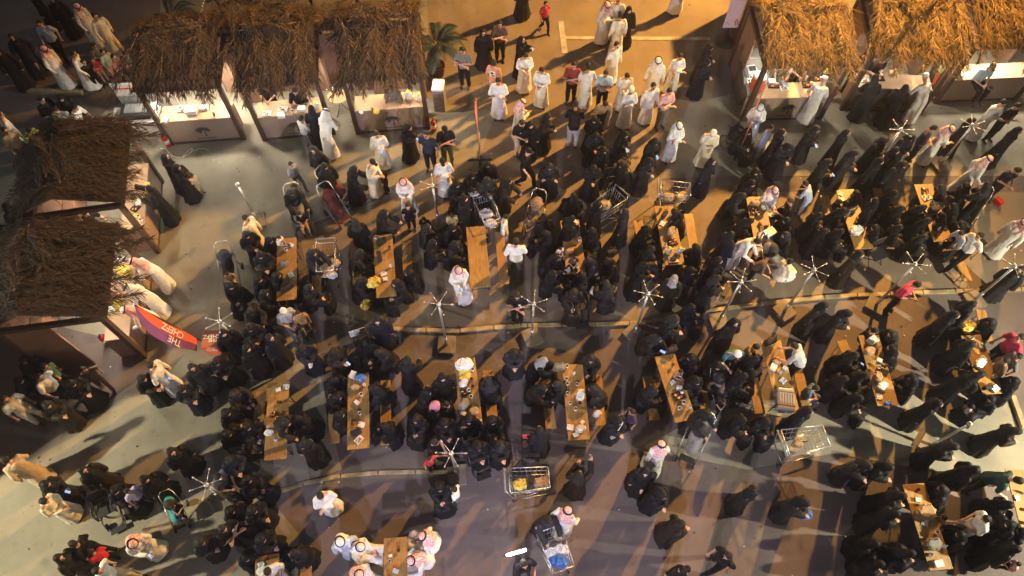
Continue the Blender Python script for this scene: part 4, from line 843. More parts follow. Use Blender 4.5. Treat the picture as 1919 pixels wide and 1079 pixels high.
 (-5.87, 7.42, 60.0, 'ab', 'st', 0.93, '', 'person in black abaya standing right of the lettered cube', 0, 0, ''),
 (3.46, 7.7, 60.0, 'ab', 'sp', 0.93, '', 'person in black abaya reaching at left side of the clear tray table', 0, 0, ''),
 (11.05, 7.25, 80.0, 'ab', 'st', 0.93, '', 'person in black abaya standing above the yellow bundle table, lowest', 0, 0, ''),
 (5.97, 7.45, 60.0, 'sh:gold:black', 'si', 0.8, '', 'person in gold shirt and black trousers seated at left side of the suitcase table', 0, 1, ''),
 (7.08, 7.01, 250.0, 'sh:lgrey:black', 'le', 1.0, '', 'person in light grey shirt and black trousers leaning forward above the suitcase table', 0, 0, ''),
 (-5.04, 7.2, 20.0, 'nq', 'ph', 0.93, '', 'person in black veil and abaya hands before chest above the black pouch table', 0, 0, 'lit phone of the one in black veil and abaya above the black pouch table'),
 (9.51, 7.24, 260.0, 'ab', 'sp', 0.93, '', 'person in black abaya reaching at right side of the menu sheet table, lowest', 0, 0, ''),
 (-4.31, 7.1, 60.0, 'nq', 'ph', 0.93, '', 'person in black veil and abaya hands before chest above the blue bag table', 0, 0, 'lit phone of the one in black veil and abaya above the blue bag table'),
 (0.05, 7.09, 0.0, 'nq', 'ph', 0.93, '', 'person in black veil and abaya hands before chest below the middle kerb pole', 0, 0, ''),
 (-3.09, 7.26, 300.0, 'nq', 'sp', 0.93, '', 'person in black veil and abaya reaching at right side of the blue bag table', 0, 0, ''),
 (5.49, 7.35, 0.0, 'shk:teal:black', 'sp', 1.0, '', 'person in teal shirt and black trousers reaching left of the suitcase table', 0, 0, ''),
 (8.22, 7.16, 80.0, 'ab', 'sp', 0.93, '', 'person in black abaya reaching at left side of the menu sheet table', 0, 0, 'lit phone of the one in black abaya reaching at left side of the menu sheet'),
 (12.25, 6.98, 260.0, 'sh:grey:black', 'wk', 0.8, '', 'person in grey shirt and black trousers walking right of the yellow bundle table', 0, 1, ''),
 (1.94, 7.12, 0.0, 'ab', 'si', 0.93, '', 'person in black abaya seated at right side of the paper cup table', 0, 0, ''),
 (-11.96, 7.06, 40.0, 'ab', 'si', 0.93, '', 'person in black abaya seated left of the lettered flag', 0, 0, ''),
 (-2.51, 6.68, 170.0, 'ab', 'pu', 0.93, '', 'person in black abaya pushing forward below the left kerb pole', 0, 0, ''),
 (0.59, 6.99, 90.0, 'ab', 'sp', 0.93, 'greyv', 'person in black abaya and grey scarf reaching below the middle kerb pole', 0, 0, ''),
 (12.04, 6.9, 260.0, 'sh:brown:black', 'si', 1.0, '', 'person in brown shirt and black trousers seated at right side of the yellow bundle table', 0, 1, ''),
 (-8.5, 6.63, 80.0, 'th', 'st', 1.0, 'white', 'person in white thobe standing below the lettered flag', 0, 0, 'lit phone of the one in white thobe standing below the lettered flag'),
 (-11.19, 6.7, 80.0, 'sh:green:black', 'wk', 0.85, '', 'person in green shirt and black trousers walking left of the lettered flag', 0, 1, ''),
 (-7.59, 6.66, 40.0, 'ab', 'st', 0.93, '', 'person in black abaya standing below the lettered cube', 0, 0, ''),
 (-10.3, 6.72, 50.0, 'sh:brown:brown', 'wk', 0.8, '', 'person in all brown clothes walking left of the lettered flag', 0, 1, ''),
 (4.04, 6.74, 40.0, 'sh:tan:brown', 'si', 0.5, '', 'small person in tan shirt and brown seated at right side of the clear tray table', 0.5, 1, ''),
 (8.34, 6.66, 80.0, 'nq', 'sp', 0.93, '', 'person in black veil and abaya reaching at left side of the menu sheet table', 0, 0, ''),
 (-11.13, 6.39, 70.0, 'sh:white:black', 'wk', 1.0, '', 'person in white shirt and black trousers walking left of the lettered flag', 0, 1, ''),
 (10.73, 6.39, 100.0, 'ab', 'le', 0.93, '', 'person in black abaya leaning forward below the yellow bundle table', 0, 0, ''),
 (-8.77, 6.41, 60.0, 'ab', 'ph', 0.93, '', 'person in black abaya hands before chest below the lettered flag', 0, 0, ''),
 (-4.46, 6.56, 80.0, 'nq', 'sp', 0.93, '', 'person in black veil and abaya reaching at left side of the blue bag table', 0, 0, ''),
 (9.75, 6.48, 260.0, 'nq', 'si', 0.93, '', 'person in black veil and abaya seated at right side of the menu sheet table', 0, 0, ''),
 (-0.51, 6.28, 200.0, 'ab', 'sp', 0.93, '', 'person in black abaya reaching at right side of the big white bag table', 0, 0, ''),
 (1.26, 6.39, 270.0, 'ab', 'sp', 0.93, '', 'person in black abaya reaching at left side of the paper cup table, uppermost', 0, 0, ''),
 (-3.14, 6.28, 270.0, 'ab', 'sp', 0.93, '', 'person in black abaya reaching at right side of the blue bag table', 0, 0, ''),
 (7.25, 6.37, 60.0, 'sh:denim:denim', 'si', 0.8, '', 'person in all denim clothes seated at right side of the suitcase table', 0, 0, ''),
 (-7.75, 6.16, 50.0, 'ab', 'ph', 0.93, '', 'person in black abaya hands before chest below the lettered cube', 0, 0, ''),
 (0.57, 6.36, 60.0, 'ab', 'sp', 0.93, '', 'person in black abaya reaching at left side of the paper cup table, lowest', 0, 0, ''),
 (2.14, 6.24, 270.0, 'ab', 'sp', 0.93, '', 'person in black abaya reaching at right side of the paper cup table', 0, 0, ''),
 (3.28, 6.23, 90.0, 'ab', 'si', 0.93, '', 'person in black abaya seated at left side of the clear tray table', 0, 0, ''),
 (-6.76, 6.27, 60.0, 'nq', 'sp', 0.93, '', 'person in black veil and abaya reaching left of the black pouch table', 0, 0, ''),
 (11.47, 6.05, 300.0, 'ab', 'si', 0.93, '', 'person in black abaya seated at right side of the yellow bundle table', 0, 0, ''),
 (-11.68, 5.82, 60.0, 'sh:white:white', 'st', 1.0, '', 'person in all white clothes standing left of the lettered flag', 0, 1, ''),
 (5.08, 6.08, 10.0, 'sh:black:black', 'si', 0.5, '', 'small person in all black clothes seated right of the clear tray table', 0.3, 1, ''),
 (9.84, 5.77, 60.0, 'ab', 'st', 0.93, '', 'person in black abaya standing above the pale pavement pole', 0, 0, ''),
 (-1.89, 5.93, 80.0, 'ab', 'si', 0.8, 'rosev', 'person in black abaya with pink scarf at left side of the big white bag table', 0, 1, ''),
 (-1.5, 5.92, 260.0, 'sh:black:black', 'si', 0.75, '', 'small person in all black clothes seated at left side of the big white bag table', 0, 0, ''),
 (-10.8, 5.75, 50.0, 'ab', 'ph', 0.93, '', 'person in black abaya hands before chest left of the lettered flag', 0, 0, ''),
 (2.83, 5.63, 300.0, 'sh:plum:black', 'st', 0.8, '', 'person in plum shirt and black trousers standing left of the clear tray table', 0, 1, ''),
 (6.78, 5.57, 40.0, 'ab', 'st', 0.93, '', 'person in black abaya standing above the empty lone cart', 0, 0, ''),
 (4.37, 5.6, 40.0, 'nq', 'pu', 0.93, '', 'person in black veil and abaya pushing forward above the silver pushchair', 0, 0, ''),
 (-2.22, 5.58, 350.0, 'ab', 'si', 0.9, '', 'person in black abaya seated left of the big white bag table', 0, 1, ''),
 (2.39, 5.42, 20.0, 'ab', 'ph', 0.93, '', 'person in black abaya with cross body bag right of the paper cup table', 0, 0, ''),
 (5.92, 5.55, 20.0, 'nq', 'si', 0.93, '', 'person in black veil and abaya seated left of the empty lone cart', 0, 0, ''),
 (-5.47, 5.48, 60.0, 'ab', 'le', 0.93, '', 'person in black abaya leaning forward right of the black pouch table', 0, 0, ''),
 (-2.88, 5.3, 260.0, 'ab', 'si', 0.93, '', 'person in black abaya seated at right side of the blue bag table', 0, 0, ''),
 (0.64, 5.07, 200.0, 'ab', 'st', 0.93, '', 'person in black abaya standing left of the paper cup table', 0, 0, ''),
 (11.38, 5.14, 60.0, 'nq', 'ph', 0.93, '', 'person in black veil and abaya hands before chest right of the pale pavement pole', 0, 0, ''),
 (-1.87, 4.95, 60.0, 'sh:black:black', 'si', 1.0, '', 'person in all black clothes seated at left side of the big white bag table', 0, 1, ''),
 (-4.69, 4.82, 350.0, 'nq', 'st', 0.93, '', 'person in black veil with tan handbag right of the black pouch table', 0, 0, ''),
 (3.33, 4.65, 190.0, 'thr', 'wk', 1.0, '', 'person in thobe and red checked headscarf walking left of the silver pushchair', 0, 1, ''),
 (9.88, 4.81, 60.0, 'nq', 'ph', 0.93, '', 'person in black veil and abaya hands before chest below the pale pavement pole', 0, 0, ''),
 (-0.29, 4.82, 10.0, 'nq', 'ph', 0.93, '', 'person in black veil and abaya hands before chest above the bottom full cart', 0, 0, ''),
 (-7.64, 4.63, 60.0, 'ab', 'st', 0.93, '', 'person in black abaya standing above the lower left pole', 0, 0, ''),
 (-11.16, 4.37, 240.0, 'th', 'wk', 1.0, 'beige', 'person in beige thobe walking left of the lower left pole', 0, 0, ''),
 (-1.92, 4.61, 40.0, 'sh:red:black', 'st', 0.6, '', 'small person in red shirt and black trousers standing below the big white bag table', 0, 1, ''),
 (-6.35, 4.48, 40.0, 'nq', 'ph', 0.93, '', 'person in black veil and abaya hands before chest above the lower left pole', 0, 0, ''),
 (7.85, 4.4, 20.0, 'nq', 'ph', 0.93, '', 'person in black veil and abaya hands before chest right of the empty lone cart', 0, 0, ''),
 (8.29, 4.34, 40.0, 'ab', 'ph', 0.93, '', 'person in black abaya hands before chest above the silver foil table', 0, 0, ''),
 (10.17, 4.2, 80.0, 'nq', 'st', 0.93, '', 'person in black veil and abaya standing below the pale pavement pole', 0, 0, ''),
 (-9.49, 4.2, 60.0, 'ab', 'st', 0.93, '', 'person in black abaya standing left of the lower left pole, rightmost', 0, 0, ''),
 (2.97, 4.21, 340.0, 'ab', 'wk', 0.93, '', 'person in black abaya walking left of the silver pushchair', 0, 0, ''),
 (1.48, 4.07, 170.0, 'ab', 'ra', 0.93, '', 'person in black abaya with raised hand right of the bottom full cart', 0, 0, 'lit phone of the one in black abaya with raised hand right of the bottom full'),
 (-6.71, 4.18, 60.0, 'sh:grey:black', 'si', 1.0, '', 'person in grey shirt and black trousers seated above the lower left pole', 0, 1, ''),
 (10.82, 4.16, 60.0, 'sh:darkteal:black', 'le', 1.0, '', 'person in dark green shirt and black trousers leaning forward above the lower right edge table', 0, 0, ''),
 (-10.32, 3.89, 80.0, 'ab', 'ph', 0.93, '', 'person in black abaya hands before chest left of the lower left pole', 0, 0, 'lit phone of the one in black abaya left of the lower left pole'),
 (9.84, 3.82, 250.0, 'ab', 'sp', 0.93, '', 'person in black abaya reaching at right side of the silver foil table', 0, 0, ''),
 (-1.28, 3.88, 250.0, 'sh:white:denim', 'st', 0.65, '', 'small person in white shirt and denim trousers standing left of the bottom full cart', 0, 1, ''),
 (-8.55, 3.81, 60.0, 'sh:lilac:black', 'st', 0.75, '', 'small person in lilac shirt and black trousers standing left of the lower left pole', 0, 1, ''),
 (5.24, 3.73, 40.0, 'nq', 'st', 0.93, '', 'person in black veil and abaya standing below the empty lone cart', 0, 0, ''),
 (3.24, 3.75, 20.0, 'ab', 'ph', 0.93, '', 'person in black abaya hands before chest below the silver pushchair, uppermost', 0, 0, ''),
 (8.37, 3.68, 60.0, 'nq', 'ph', 0.93, '', 'person in black veil and abaya hands before chest above the silver foil table', 0, 0, ''),
 (-4.16, 3.65, 30.0, 'th', 'fo', 1.0, '', 'person in white thobe with folded arms below the black pouch table', 0, 0, ''),
 (-10.21, 3.52, 80.0, 'th', 'ph', 1.0, 'cream', 'person in cream thobe hands before chest left of the lower left pole', 0, 1, ''),
 (6.28, 3.55, 40.0, 'ab', 'ph', 0.93, '', 'person in black abaya hands before chest below the empty lone cart', 0, 0, ''),
 (-7.67, 3.61, 20.0, 'sh:black:black', 'si', 0.5, '', 'small person in all black clothes seated left of the lower left pole', 0.2, 1, ''),
 (1.15, 3.22, 150.0, 'thr', 'wk', 1.0, '', 'person in thobe and red checked headscarf walking right of the bottom full cart', 0, 1, ''),
 (9.79, 3.31, 260.0, 'sh:orange:black', 'si', 0.6, '', 'small person in orange shirt and black seated at right side of the silver foil table', 0, 0, ''),
 (10.22, 3.11, 270.0, 'sh:white:white', 'ph', 1.0, '', 'person in all white clothes hands before chest left of the lower right edge table', 0, 1, ''),
 (0.72, 3.2, 30.0, 'nq', 'pu', 0.93, '', 'person in black veil and abaya pushing forward right of the bottom light tube', 0, 0, ''),
 (3.52, 3.05, 80.0, 'ab', 'ph', 0.93, '', 'person in black abaya hands before chest below the silver pushchair, lowest', 0, 0, ''),
 (-6.19, 2.95, 60.0, 'sh:black:black', 'fo', 1.0, '', 'person in all black clothes with white badge below the lower left pole', 0, 1, ''),
 (-1.8, 2.83, 270.0, 'thr', 'si', 1.0, '', 'person in thobe and red checked headscarf seated at right side of the headscarf men table', 0, 0, ''),
 (-6.7, 2.72, 60.0, 'ab', 'ph', 0.93, '', 'person in black abaya hands before chest below the lower left pole', 0, 0, ''),
 (-3.63, 2.7, 20.0, 'thw', 'st', 1.0, 'lblue', 'person in thobe and white headscarf standing left of the headscarf men table', 0, 1, ''),
 (-8.06, 2.7, 50.0, 'thr', 'ph', 1.0, '', 'person in thobe and red checked headscarf hands before chest left of the lower left pole', 0, 0, 'lit phone of the one in thobe and red checked headscarf left of the lower left'),
 (-9.26, 2.65, 270.0, 'sh:black:black', 'wk', 0.9, '', 'person in all black clothes walking left of the lower left pole', 0, 1, ''),
 (-3.38, 2.63, 80.0, 'thw', 'si', 1.0, '', 'person in thobe and white headscarf seated at left side of the headscarf men table', 0, 0, ''),
 (-9.02, 2.5, 250.0, 'sh:red:black', 'ph', 0.7, '', 'small person in red shirt and black left of the lower left pole', 0, 1, ''),
 (-4.59, 2.52, 270.0, 'ab', 'si', 0.93, '', 'person in black abaya seated at right side of the bottom left edge table', 0, 0, ''),
 (8.38, 2.53, 80.0, 'nq', 'sp', 0.93, '', 'person in black veil and abaya reaching at left side of the silver foil table', 0, 0, ''),
 (4.57, 2.41, 300.0, 'sh:black:black', 'wk', 1.0, '', 'person in all black clothes walking below the silver pushchair', 0, 1, ''),
 (-9.5, 2.35, 80.0, 'ab', 'st', 0.93, '', 'person in black abaya standing left of the lower left pole, leftmost', 0, 0, ''),
 (-1.94, 2.48, 300.0, 'thr', 'sp', 1.0, '', 'person in thobe and red checked headscarf reaching at right side of the headscarf men table', 0, 1, ''),
 (0.24, 2.26, 10.0, 'sh:black:black', 'ra', 1.0, '', 'person in all black clothes with raised hand below the bottom light tube', 0, 1, ''),
 (10.94, 2.28, 250.0, 'sh:rose:black', 'si', 0.5, '', 'small person in rose shirt with bib at left side of the lower right edge table', 0.4, 0, ''),
 (3.52, 2.13, 10.0, 'shc:black:black', 'st', 1.0, '', 'person in all black clothes with dark cap below the silver pushchair', 0, 1, ''),
 (-8.64, 2.09, 80.0, 'sh:white:beige', 'wk', 1.0, '', 'person in white shirt and beige trousers walking left of the lower left pole', 0, 0, ''),
 (-5.25, 2.21, 30.0, 'sh:white:white', 'si', 1.0, '', 'person in all white clothes seated at left side of the bottom left edge table', 0, 1, ''),
 (-3.34, 2.12, 60.0, 'thr', 'si', 1.0, '', 'person in thobe and red checked headscarf seated at left side of the headscarf men table', 0, 0, ''),
]
CROWD = [
 (-1.54, 12.03, 30.0, 'ph', 0.93),
 (0.98, 9.98, 60.0, 'sp', 0.93),
 (7.58, 11.07, 280.0, 'sp', 0.93),
 (8.66, 10.67, 80.0, 'si', 0.93),
 (12.19, 11.42, 250.0, 'sp', 0.93),
 (-6.79, 5.7, 60.0, 'si', 0.93),
 (4.4, 6.54, 20.0, 'si', 0.93),
 (-6.3, 3.44, 60.0, 'si', 0.93),
 (3.64, 18.59, 10.0, 'st', 0.93),
 (0.51, 14.0, 20.0, 'st', 0.93),
 (2.36, 14.28, 350.0, 'ph', 0.93),
 (6.76, 14.16, 30.0, 'si', 0.93),
 (10.61, 13.09, 40.0, 'st', 0.93),
 (-7.22, 9.13, 10.0, 'si', 0.93),
 (-1.14, 12.32, 30.0, 'ph', 0.93),
 (-1.3, 11.48, 60.0, 'pu', 0.93),
 (0.97, 9.4, 80.0, 'si', 0.93),
 (2.21, 10.67, 250.0, 'si', 0.93),
 (2.27, 11.27, 60.0, 'pu', 0.93),
 (6.83, 12.74, 350.0, 'si', 0.93),
 (3.51, 10.75, 90.0, 'si', 0.93),
 (5.24, 9.57, 60.0, 'pu', 0.93),
 (9.68, 11.37, 240.0, 'st', 0.93),
 (8.79, 11.38, 80.0, 'sp', 0.93),
 (9.8, 10.79, 270.0, 'si', 0.93),
 (10.96, 11.47, 80.0, 'sp', 0.93),
 (11.78, 11.16, 260.0, 'sp', 0.93),
 (10.1, 12.73, 40.0, 'st', 0.93),
 (-10.39, 6.28, 60.0, 'ph', 0.93),
 (-6.41, 7.76, 20.0, 'ph', 0.93),
 (-4.35, 6.07, 80.0, 'sp', 0.93),
 (-4.13, 5.62, 80.0, 'si', 0.93),
 (-7.02, 7.55, 40.0, 'st', 0.93),
 (-1.65, 6.41, 20.0, 'st', 0.93),
 (4.46, 8.45, 60.0, 'si', 0.93),
 (4.58, 7.04, 270.0, 'sp', 0.93),
 (5.31, 5.52, 60.0, 'si', 0.93),
 (8.15, 6.05, 60.0, 'si', 0.93),
 (-8.94, 3.92, 40.0, 'si', 0.93),
 (-8.1, 4.01, 60.0, 'pu', 0.93),
 (-5.68, 3.38, 60.0, 'ph', 0.93),
 (-5.4, 2.78, 60.0, 'ph', 0.93),
 (-0.79, 4.82, 20.0, 'ph', 0.93),
 (-1.64, 4.01, 10.0, 'si', 0.93),
 (8.16, 3.27, 80.0, 'ph', 0.93),
 (9.97, 2.86, 260.0, 'sp', 0.93),
 (7.77, 2.3, 80.0, 'si', 0.93),
 (-6.51, 10.45, 60.0, 'si', 0.93),
 (-6.48, 9.81, 20.0, 'ph', 0.93),
 (4.63, 9.56, 20.0, 'si', 0.93),
 (-13.4, 15.42, 30.0, 'si', 0.93),
 (-6.96, 10.4, 40.0, 'ph', 0.93),
 (-6.17, 9.34, 90.0, 'si', 0.93),
 (1.48, 10.77, 120.0, 'ph', 0.93),
 (0.89, 11.04, 200.0, 'si', 0.93),
 (-2.18, 10.33, 90.0, 'si', 0.93),
 (6.59, 12.33, 30.0, 'si', 0.93),
 (4.92, 10.16, 250.0, 'si', 0.93),
 (8.23, 10.64, 100.0, 'si', 0.93),
 (12.6, 12.12, 250.0, 'si', 0.93),
 (10.97, 11.01, 90.0, 'sp', 0.93),
 (10.41, 11.95, 60.0, 'si', 0.93),
 (-11.66, 6.32, 80.0, 'ph', 0.93),
 (-7.04, 6.88, 20.0, 'ph', 0.93),
 (-6.38, 7.13, 60.0, 'le', 0.93),
 (-3.63, 7.39, 200.0, 'si', 0.93),
 (-6.23, 5.39, 40.0, 'si', 0.93),
 (-4.84, 5.51, 270.0, 'sp', 0.93),
 (5.74, 7.01, 90.0, 'sp', 0.93),
 (12.15, 6.42, 250.0, 'si', 0.93),
 (-6.04, 4.13, 60.0, 'si', 0.93),
 (-5.76, 2.51, 30.0, 'si', 0.93),
 (-6.68, 5.19, 60.0, 'si', 0.93),
 (10.92, 3.57, 60.0, 'si', 0.93),
 (7.78, 2.75, 60.0, 'si', 0.93),
 (10.44, 11.39, 90.0, 'si', 0.93),
 (-1.6, 5.49, 20.0, 'si', 0.93),
 (-6.41, 8.84, 80.0, 'si', 0.93),
 (0.98, 10.58, 250.0, 'si', 0.93),
 (1.87, 9.31, 250.0, 'si', 0.93),
 (12.13, 10.9, 280.0, 'si', 0.93),
 (10.25, 10.79, 90.0, 'si', 0.93),
 (-1.0, 5.57, 0.0, 'si', 0.93),
 (-0.49, 5.55, 20.0, 'si', 0.93),
 (5.49, 6.58, 80.0, 'si', 0.93),
 (7.89, 6.49, 90.0, 'si', 0.93),
 (10.75, 3.05, 280.0, 'ph', 0.93),
 (10.59, 2.54, 60.0, 'st', 0.93),
 (11.21, 2.94, 260.0, 'si', 0.93),
 (-6.61, 9.28, 60.0, 'si', 0.93),
 (-1.63, 10.87, 30.0, 'si', 0.93),
 (8.19, 11.16, 100.0, 'si', 0.93),
 (-2.12, 6.17, 80.0, 'si', 0.93),
 (5.01, 6.93, 350.0, 'si', 0.93),
]
# ------------------------------------------------------------------ people: poses, bodies, clothes
POSES = {  # elbow and wrist of each arm in standing coordinates (x>0 = the figure's left), lean of the trunk, head tilt
 'st': dict(el=(.25, .03, 1.13), wl=(.26, -.05, .88), er=(-.25, .03, 1.13), wr=(-.26, -.03, .88), lean=2, tilt=10),
 'fo': dict(el=(.25, -.06, 1.14), wl=(-.10, -.21, 1.20), er=(-.25, -.06, 1.13), wr=(.10, -.24, 1.16), lean=2, tilt=22),
 'ph': dict(el=(.23, -.03, 1.13), wl=(.06, -.27, 1.14), er=(-.23, -.03, 1.13), wr=(-.06, -.29, 1.17), lean=5, tilt=32),
 'ra': dict(el=(.24, -.05, 1.15), wl=(.12, -.34, 1.35), er=(-.25, -.24, 1.38), wr=(-.2, -.42, 1.62), lean=2, tilt=8),
 'pu': dict(el=(.25, -.14, 1.14), wl=(.2, -.44, 1.02), er=(-.25, -.14, 1.14), wr=(-.2, -.44, 1.02), lean=12, tilt=22),
 'le': dict(el=(.24, -.18, 1.17), wl=(.13, -.45, 1.10), er=(-.24, -.16, 1.17), wr=(-.17, -.44, 1.16), lean=28, tilt=12),
 'wk': dict(el=(.25, .09, 1.14), wl=(.25, .02, .89), er=(-.25, -.04, 1.14), wr=(-.24, -.2, .94), lean=5, tilt=8, walk=1),
 'si': dict(el=(.24, -.05, 1.12), wl=(.07, -.27, 1.08), er=(-.24, -.05, 1.12), wr=(-.08, -.30, 1.09), lean=6, tilt=24, sit=1),
 'sp': dict(el=(.25, -.17, 1.16), wl=(.12, -.42, 1.2), er=(-.25, -.17, 1.16), wr=(-.10, -.40, 1.22), lean=16, tilt=18, sit=1),
}
DZ = -.42
class Pose:
    def __init__(s, key, hs=1.0):
        s.key = key; s.p = POSES[key]; s.sit = s.p.get('sit', 0); s.walk = s.p.get('walk', 0); s.hs = hs
        s.lean = R(s.p['lean']); s.tilt = R(s.p['tilt'])
    def T(s, p):
        p = Vector(p); k = min(1, max(0, (p.z - .86) / .2)); a = s.lean * k
        y, z = p.y, p.z - .95
        q = Vector((p.x, y * math.cos(a) - z * math.sin(a), y * math.sin(a) + z * math.cos(a) + .95))
        if s.sit: q.z += DZ
        return q
    def H(s, p):
        p = Vector(p); c = Vector((0, .01, 1.54)); d = (p - c) * s.hs; a = s.tilt
        d = Vector((d.x, d.y * math.cos(a) - d.z * math.sin(a), d.y * math.sin(a) + d.z * math.cos(a)))
        return s.T(c + d)
    def HM(s): return Matrix.Rotation(s.tilt + s.lean, 3, 'X')
    def legs(s):
        if s.sit: return [(Vector((k * .09, -.02, .52)), Vector((k * .13, -.44, .5)), Vector((k * .13, -.44, .09))) for k in (1, -1)]
        if s.walk: return [(Vector((.09, 0, .9)), Vector((.1, -.2, .5)), Vector((.1, -.26, .09))), (Vector((-.09, 0, .9)), Vector((-.1, -.02, .48)), Vector((-.1, .24, .13)))]
        return [(Vector((k * .09, 0, .92)), Vector((k * .1, -.02, .5)), Vector((k * .11, .01, .09))) for k in (1, -1)]
    def arms(s):
        return [(s.T((k * .17, 0, 1.41)), s.T(s.p['e' + c]), s.T(s.p['w' + c]), k) for k, c in ((1, 'l'), (-1, 'r'))]
def ell_h(mb, P, c, r, n=14):
    mb.ell(P.H(c), [a * P.hs for a in r], n, M=P.HM())
def ell_t(mb, P, c, r, n=16):
    mb.ell(P.T(c), r, n, M=Matrix.Rotation(P.lean, 3, 'X') if c[2] > 1.05 else None)
def hand(mb, w, e, k):
    d = (w - e).normalized(); side = Vector((0, 0, 1)).cross(d)
    if side.length < .2: side = Vector((1, 0, 0))
    side.normalize(); up = d.cross(side).normalized()
    c = w + d * .045
    mb.ell(c, (.036, .05, .017), 8, M=Matrix((side, d, up)).transposed())
    for i in range(4):
        o = (i - 1.5) * .018; L = (.055, .068, .062, .048)[i]
        a = c + d * .035 + side * o; b = a + d * L * .55 - up * .012; t = b + d * L * .3 - up * .03
        mb.capsule(a, b, .0095, .009, 5); mb.capsule(b, t, .009, .0075, 5)
    a = c - d * .015 - side * .03 * k; b = a - side * .022 * k + d * .03 - up * .008; mb.capsule(a, b, .012, .0105, 5); mb.capsule(b, b + d * .028 - up * .008, .0105, .009, 5)
BODY = {}
def body_mesh(key, hs=1.0):
    if (key, hs) in BODY: return BODY[key, hs]
    P = Pose(key, hs); mb = MB()
    ell_t(mb, P, (0, .01, .95), (.155, .11, .12)); ell_t(mb, P, (0, 0, 1.1), (.135, .10, .17)); ell_t(mb, P, (0, 0, 1.28), (.16, .11, .17))
    mb.capsule(P.T((-.14, .01, 1.41)), P.T((.14, .01, 1.41)), .058, .058)
    mb.capsule(P.T((0, .015, 1.42)), P.H((0, 0, 1.57)), .052, .05)
    ell_h(mb, P, (0, 0, 1.66), (.076, .096, .105)); ell_h(mb, P, (0, -.03, 1.595), (.056, .062, .062)); ell_h(mb, P, (0, -.075, 1.563), (.026, .022, .022), 8)
    mb.capsule(P.H((0, -.088, 1.655)), P.H((0, -.112, 1.617)), .013 * hs, .017 * hs, 8)
    for k in (1, -1): ell_h(mb, P, (k * .078, .005, 1.63), (.012, .022, .032), 8)
    for sh, e, w, k in P.arms():
        mb.capsule(sh, e, .05, .04); mb.capsule(e, w, .04, .027)
    for h, kn, an in P.legs():
        mb.capsule(h, kn, .085, .056); mb.capsule(kn, an, .056, .04); mb.capsule(an + Vector((0, .03, -.05)), an + Vector((0, -.15, -.055)), .042, .034)
    me = remesh(mb, .019, 1, 'body')
    hd = MB()
    for sh, e, w, k in P.arms(): hand(hd, w, e, k)
    bm = bmesh.new(); bm.from_mesh(me); t = hd.mesh('t', SKINS[0], True); bm.from_mesh(t); bpy.data.meshes.remove(t)
    bm.to_mesh(me); bm.free()
    for m in (SKINS[0], FACE, LIPS, SHOE): me.materials.append(m)
    marks = [(P.H((k * .031, -.094, 1.652)), .0125 * hs, 1) for k in (1, -1)] + [(P.H((k * .033, -.094, 1.682)), .015 * hs, 1) for k in (1, -1)] + [(P.H((0, -.094, 1.588)), .02 * hs, 2)]
    for p in me.polygons:
        c = p.center; p.material_index = 0
        for q, r, mi in marks:
            if (c - q).length < r + .008: p.material_index = mi
        if c.z < .115 and not (P.walk and c.y > .1 and c.z > .15): p.material_index = 3
        p.use_smooth = True
    BODY[key, hs] = me; return me

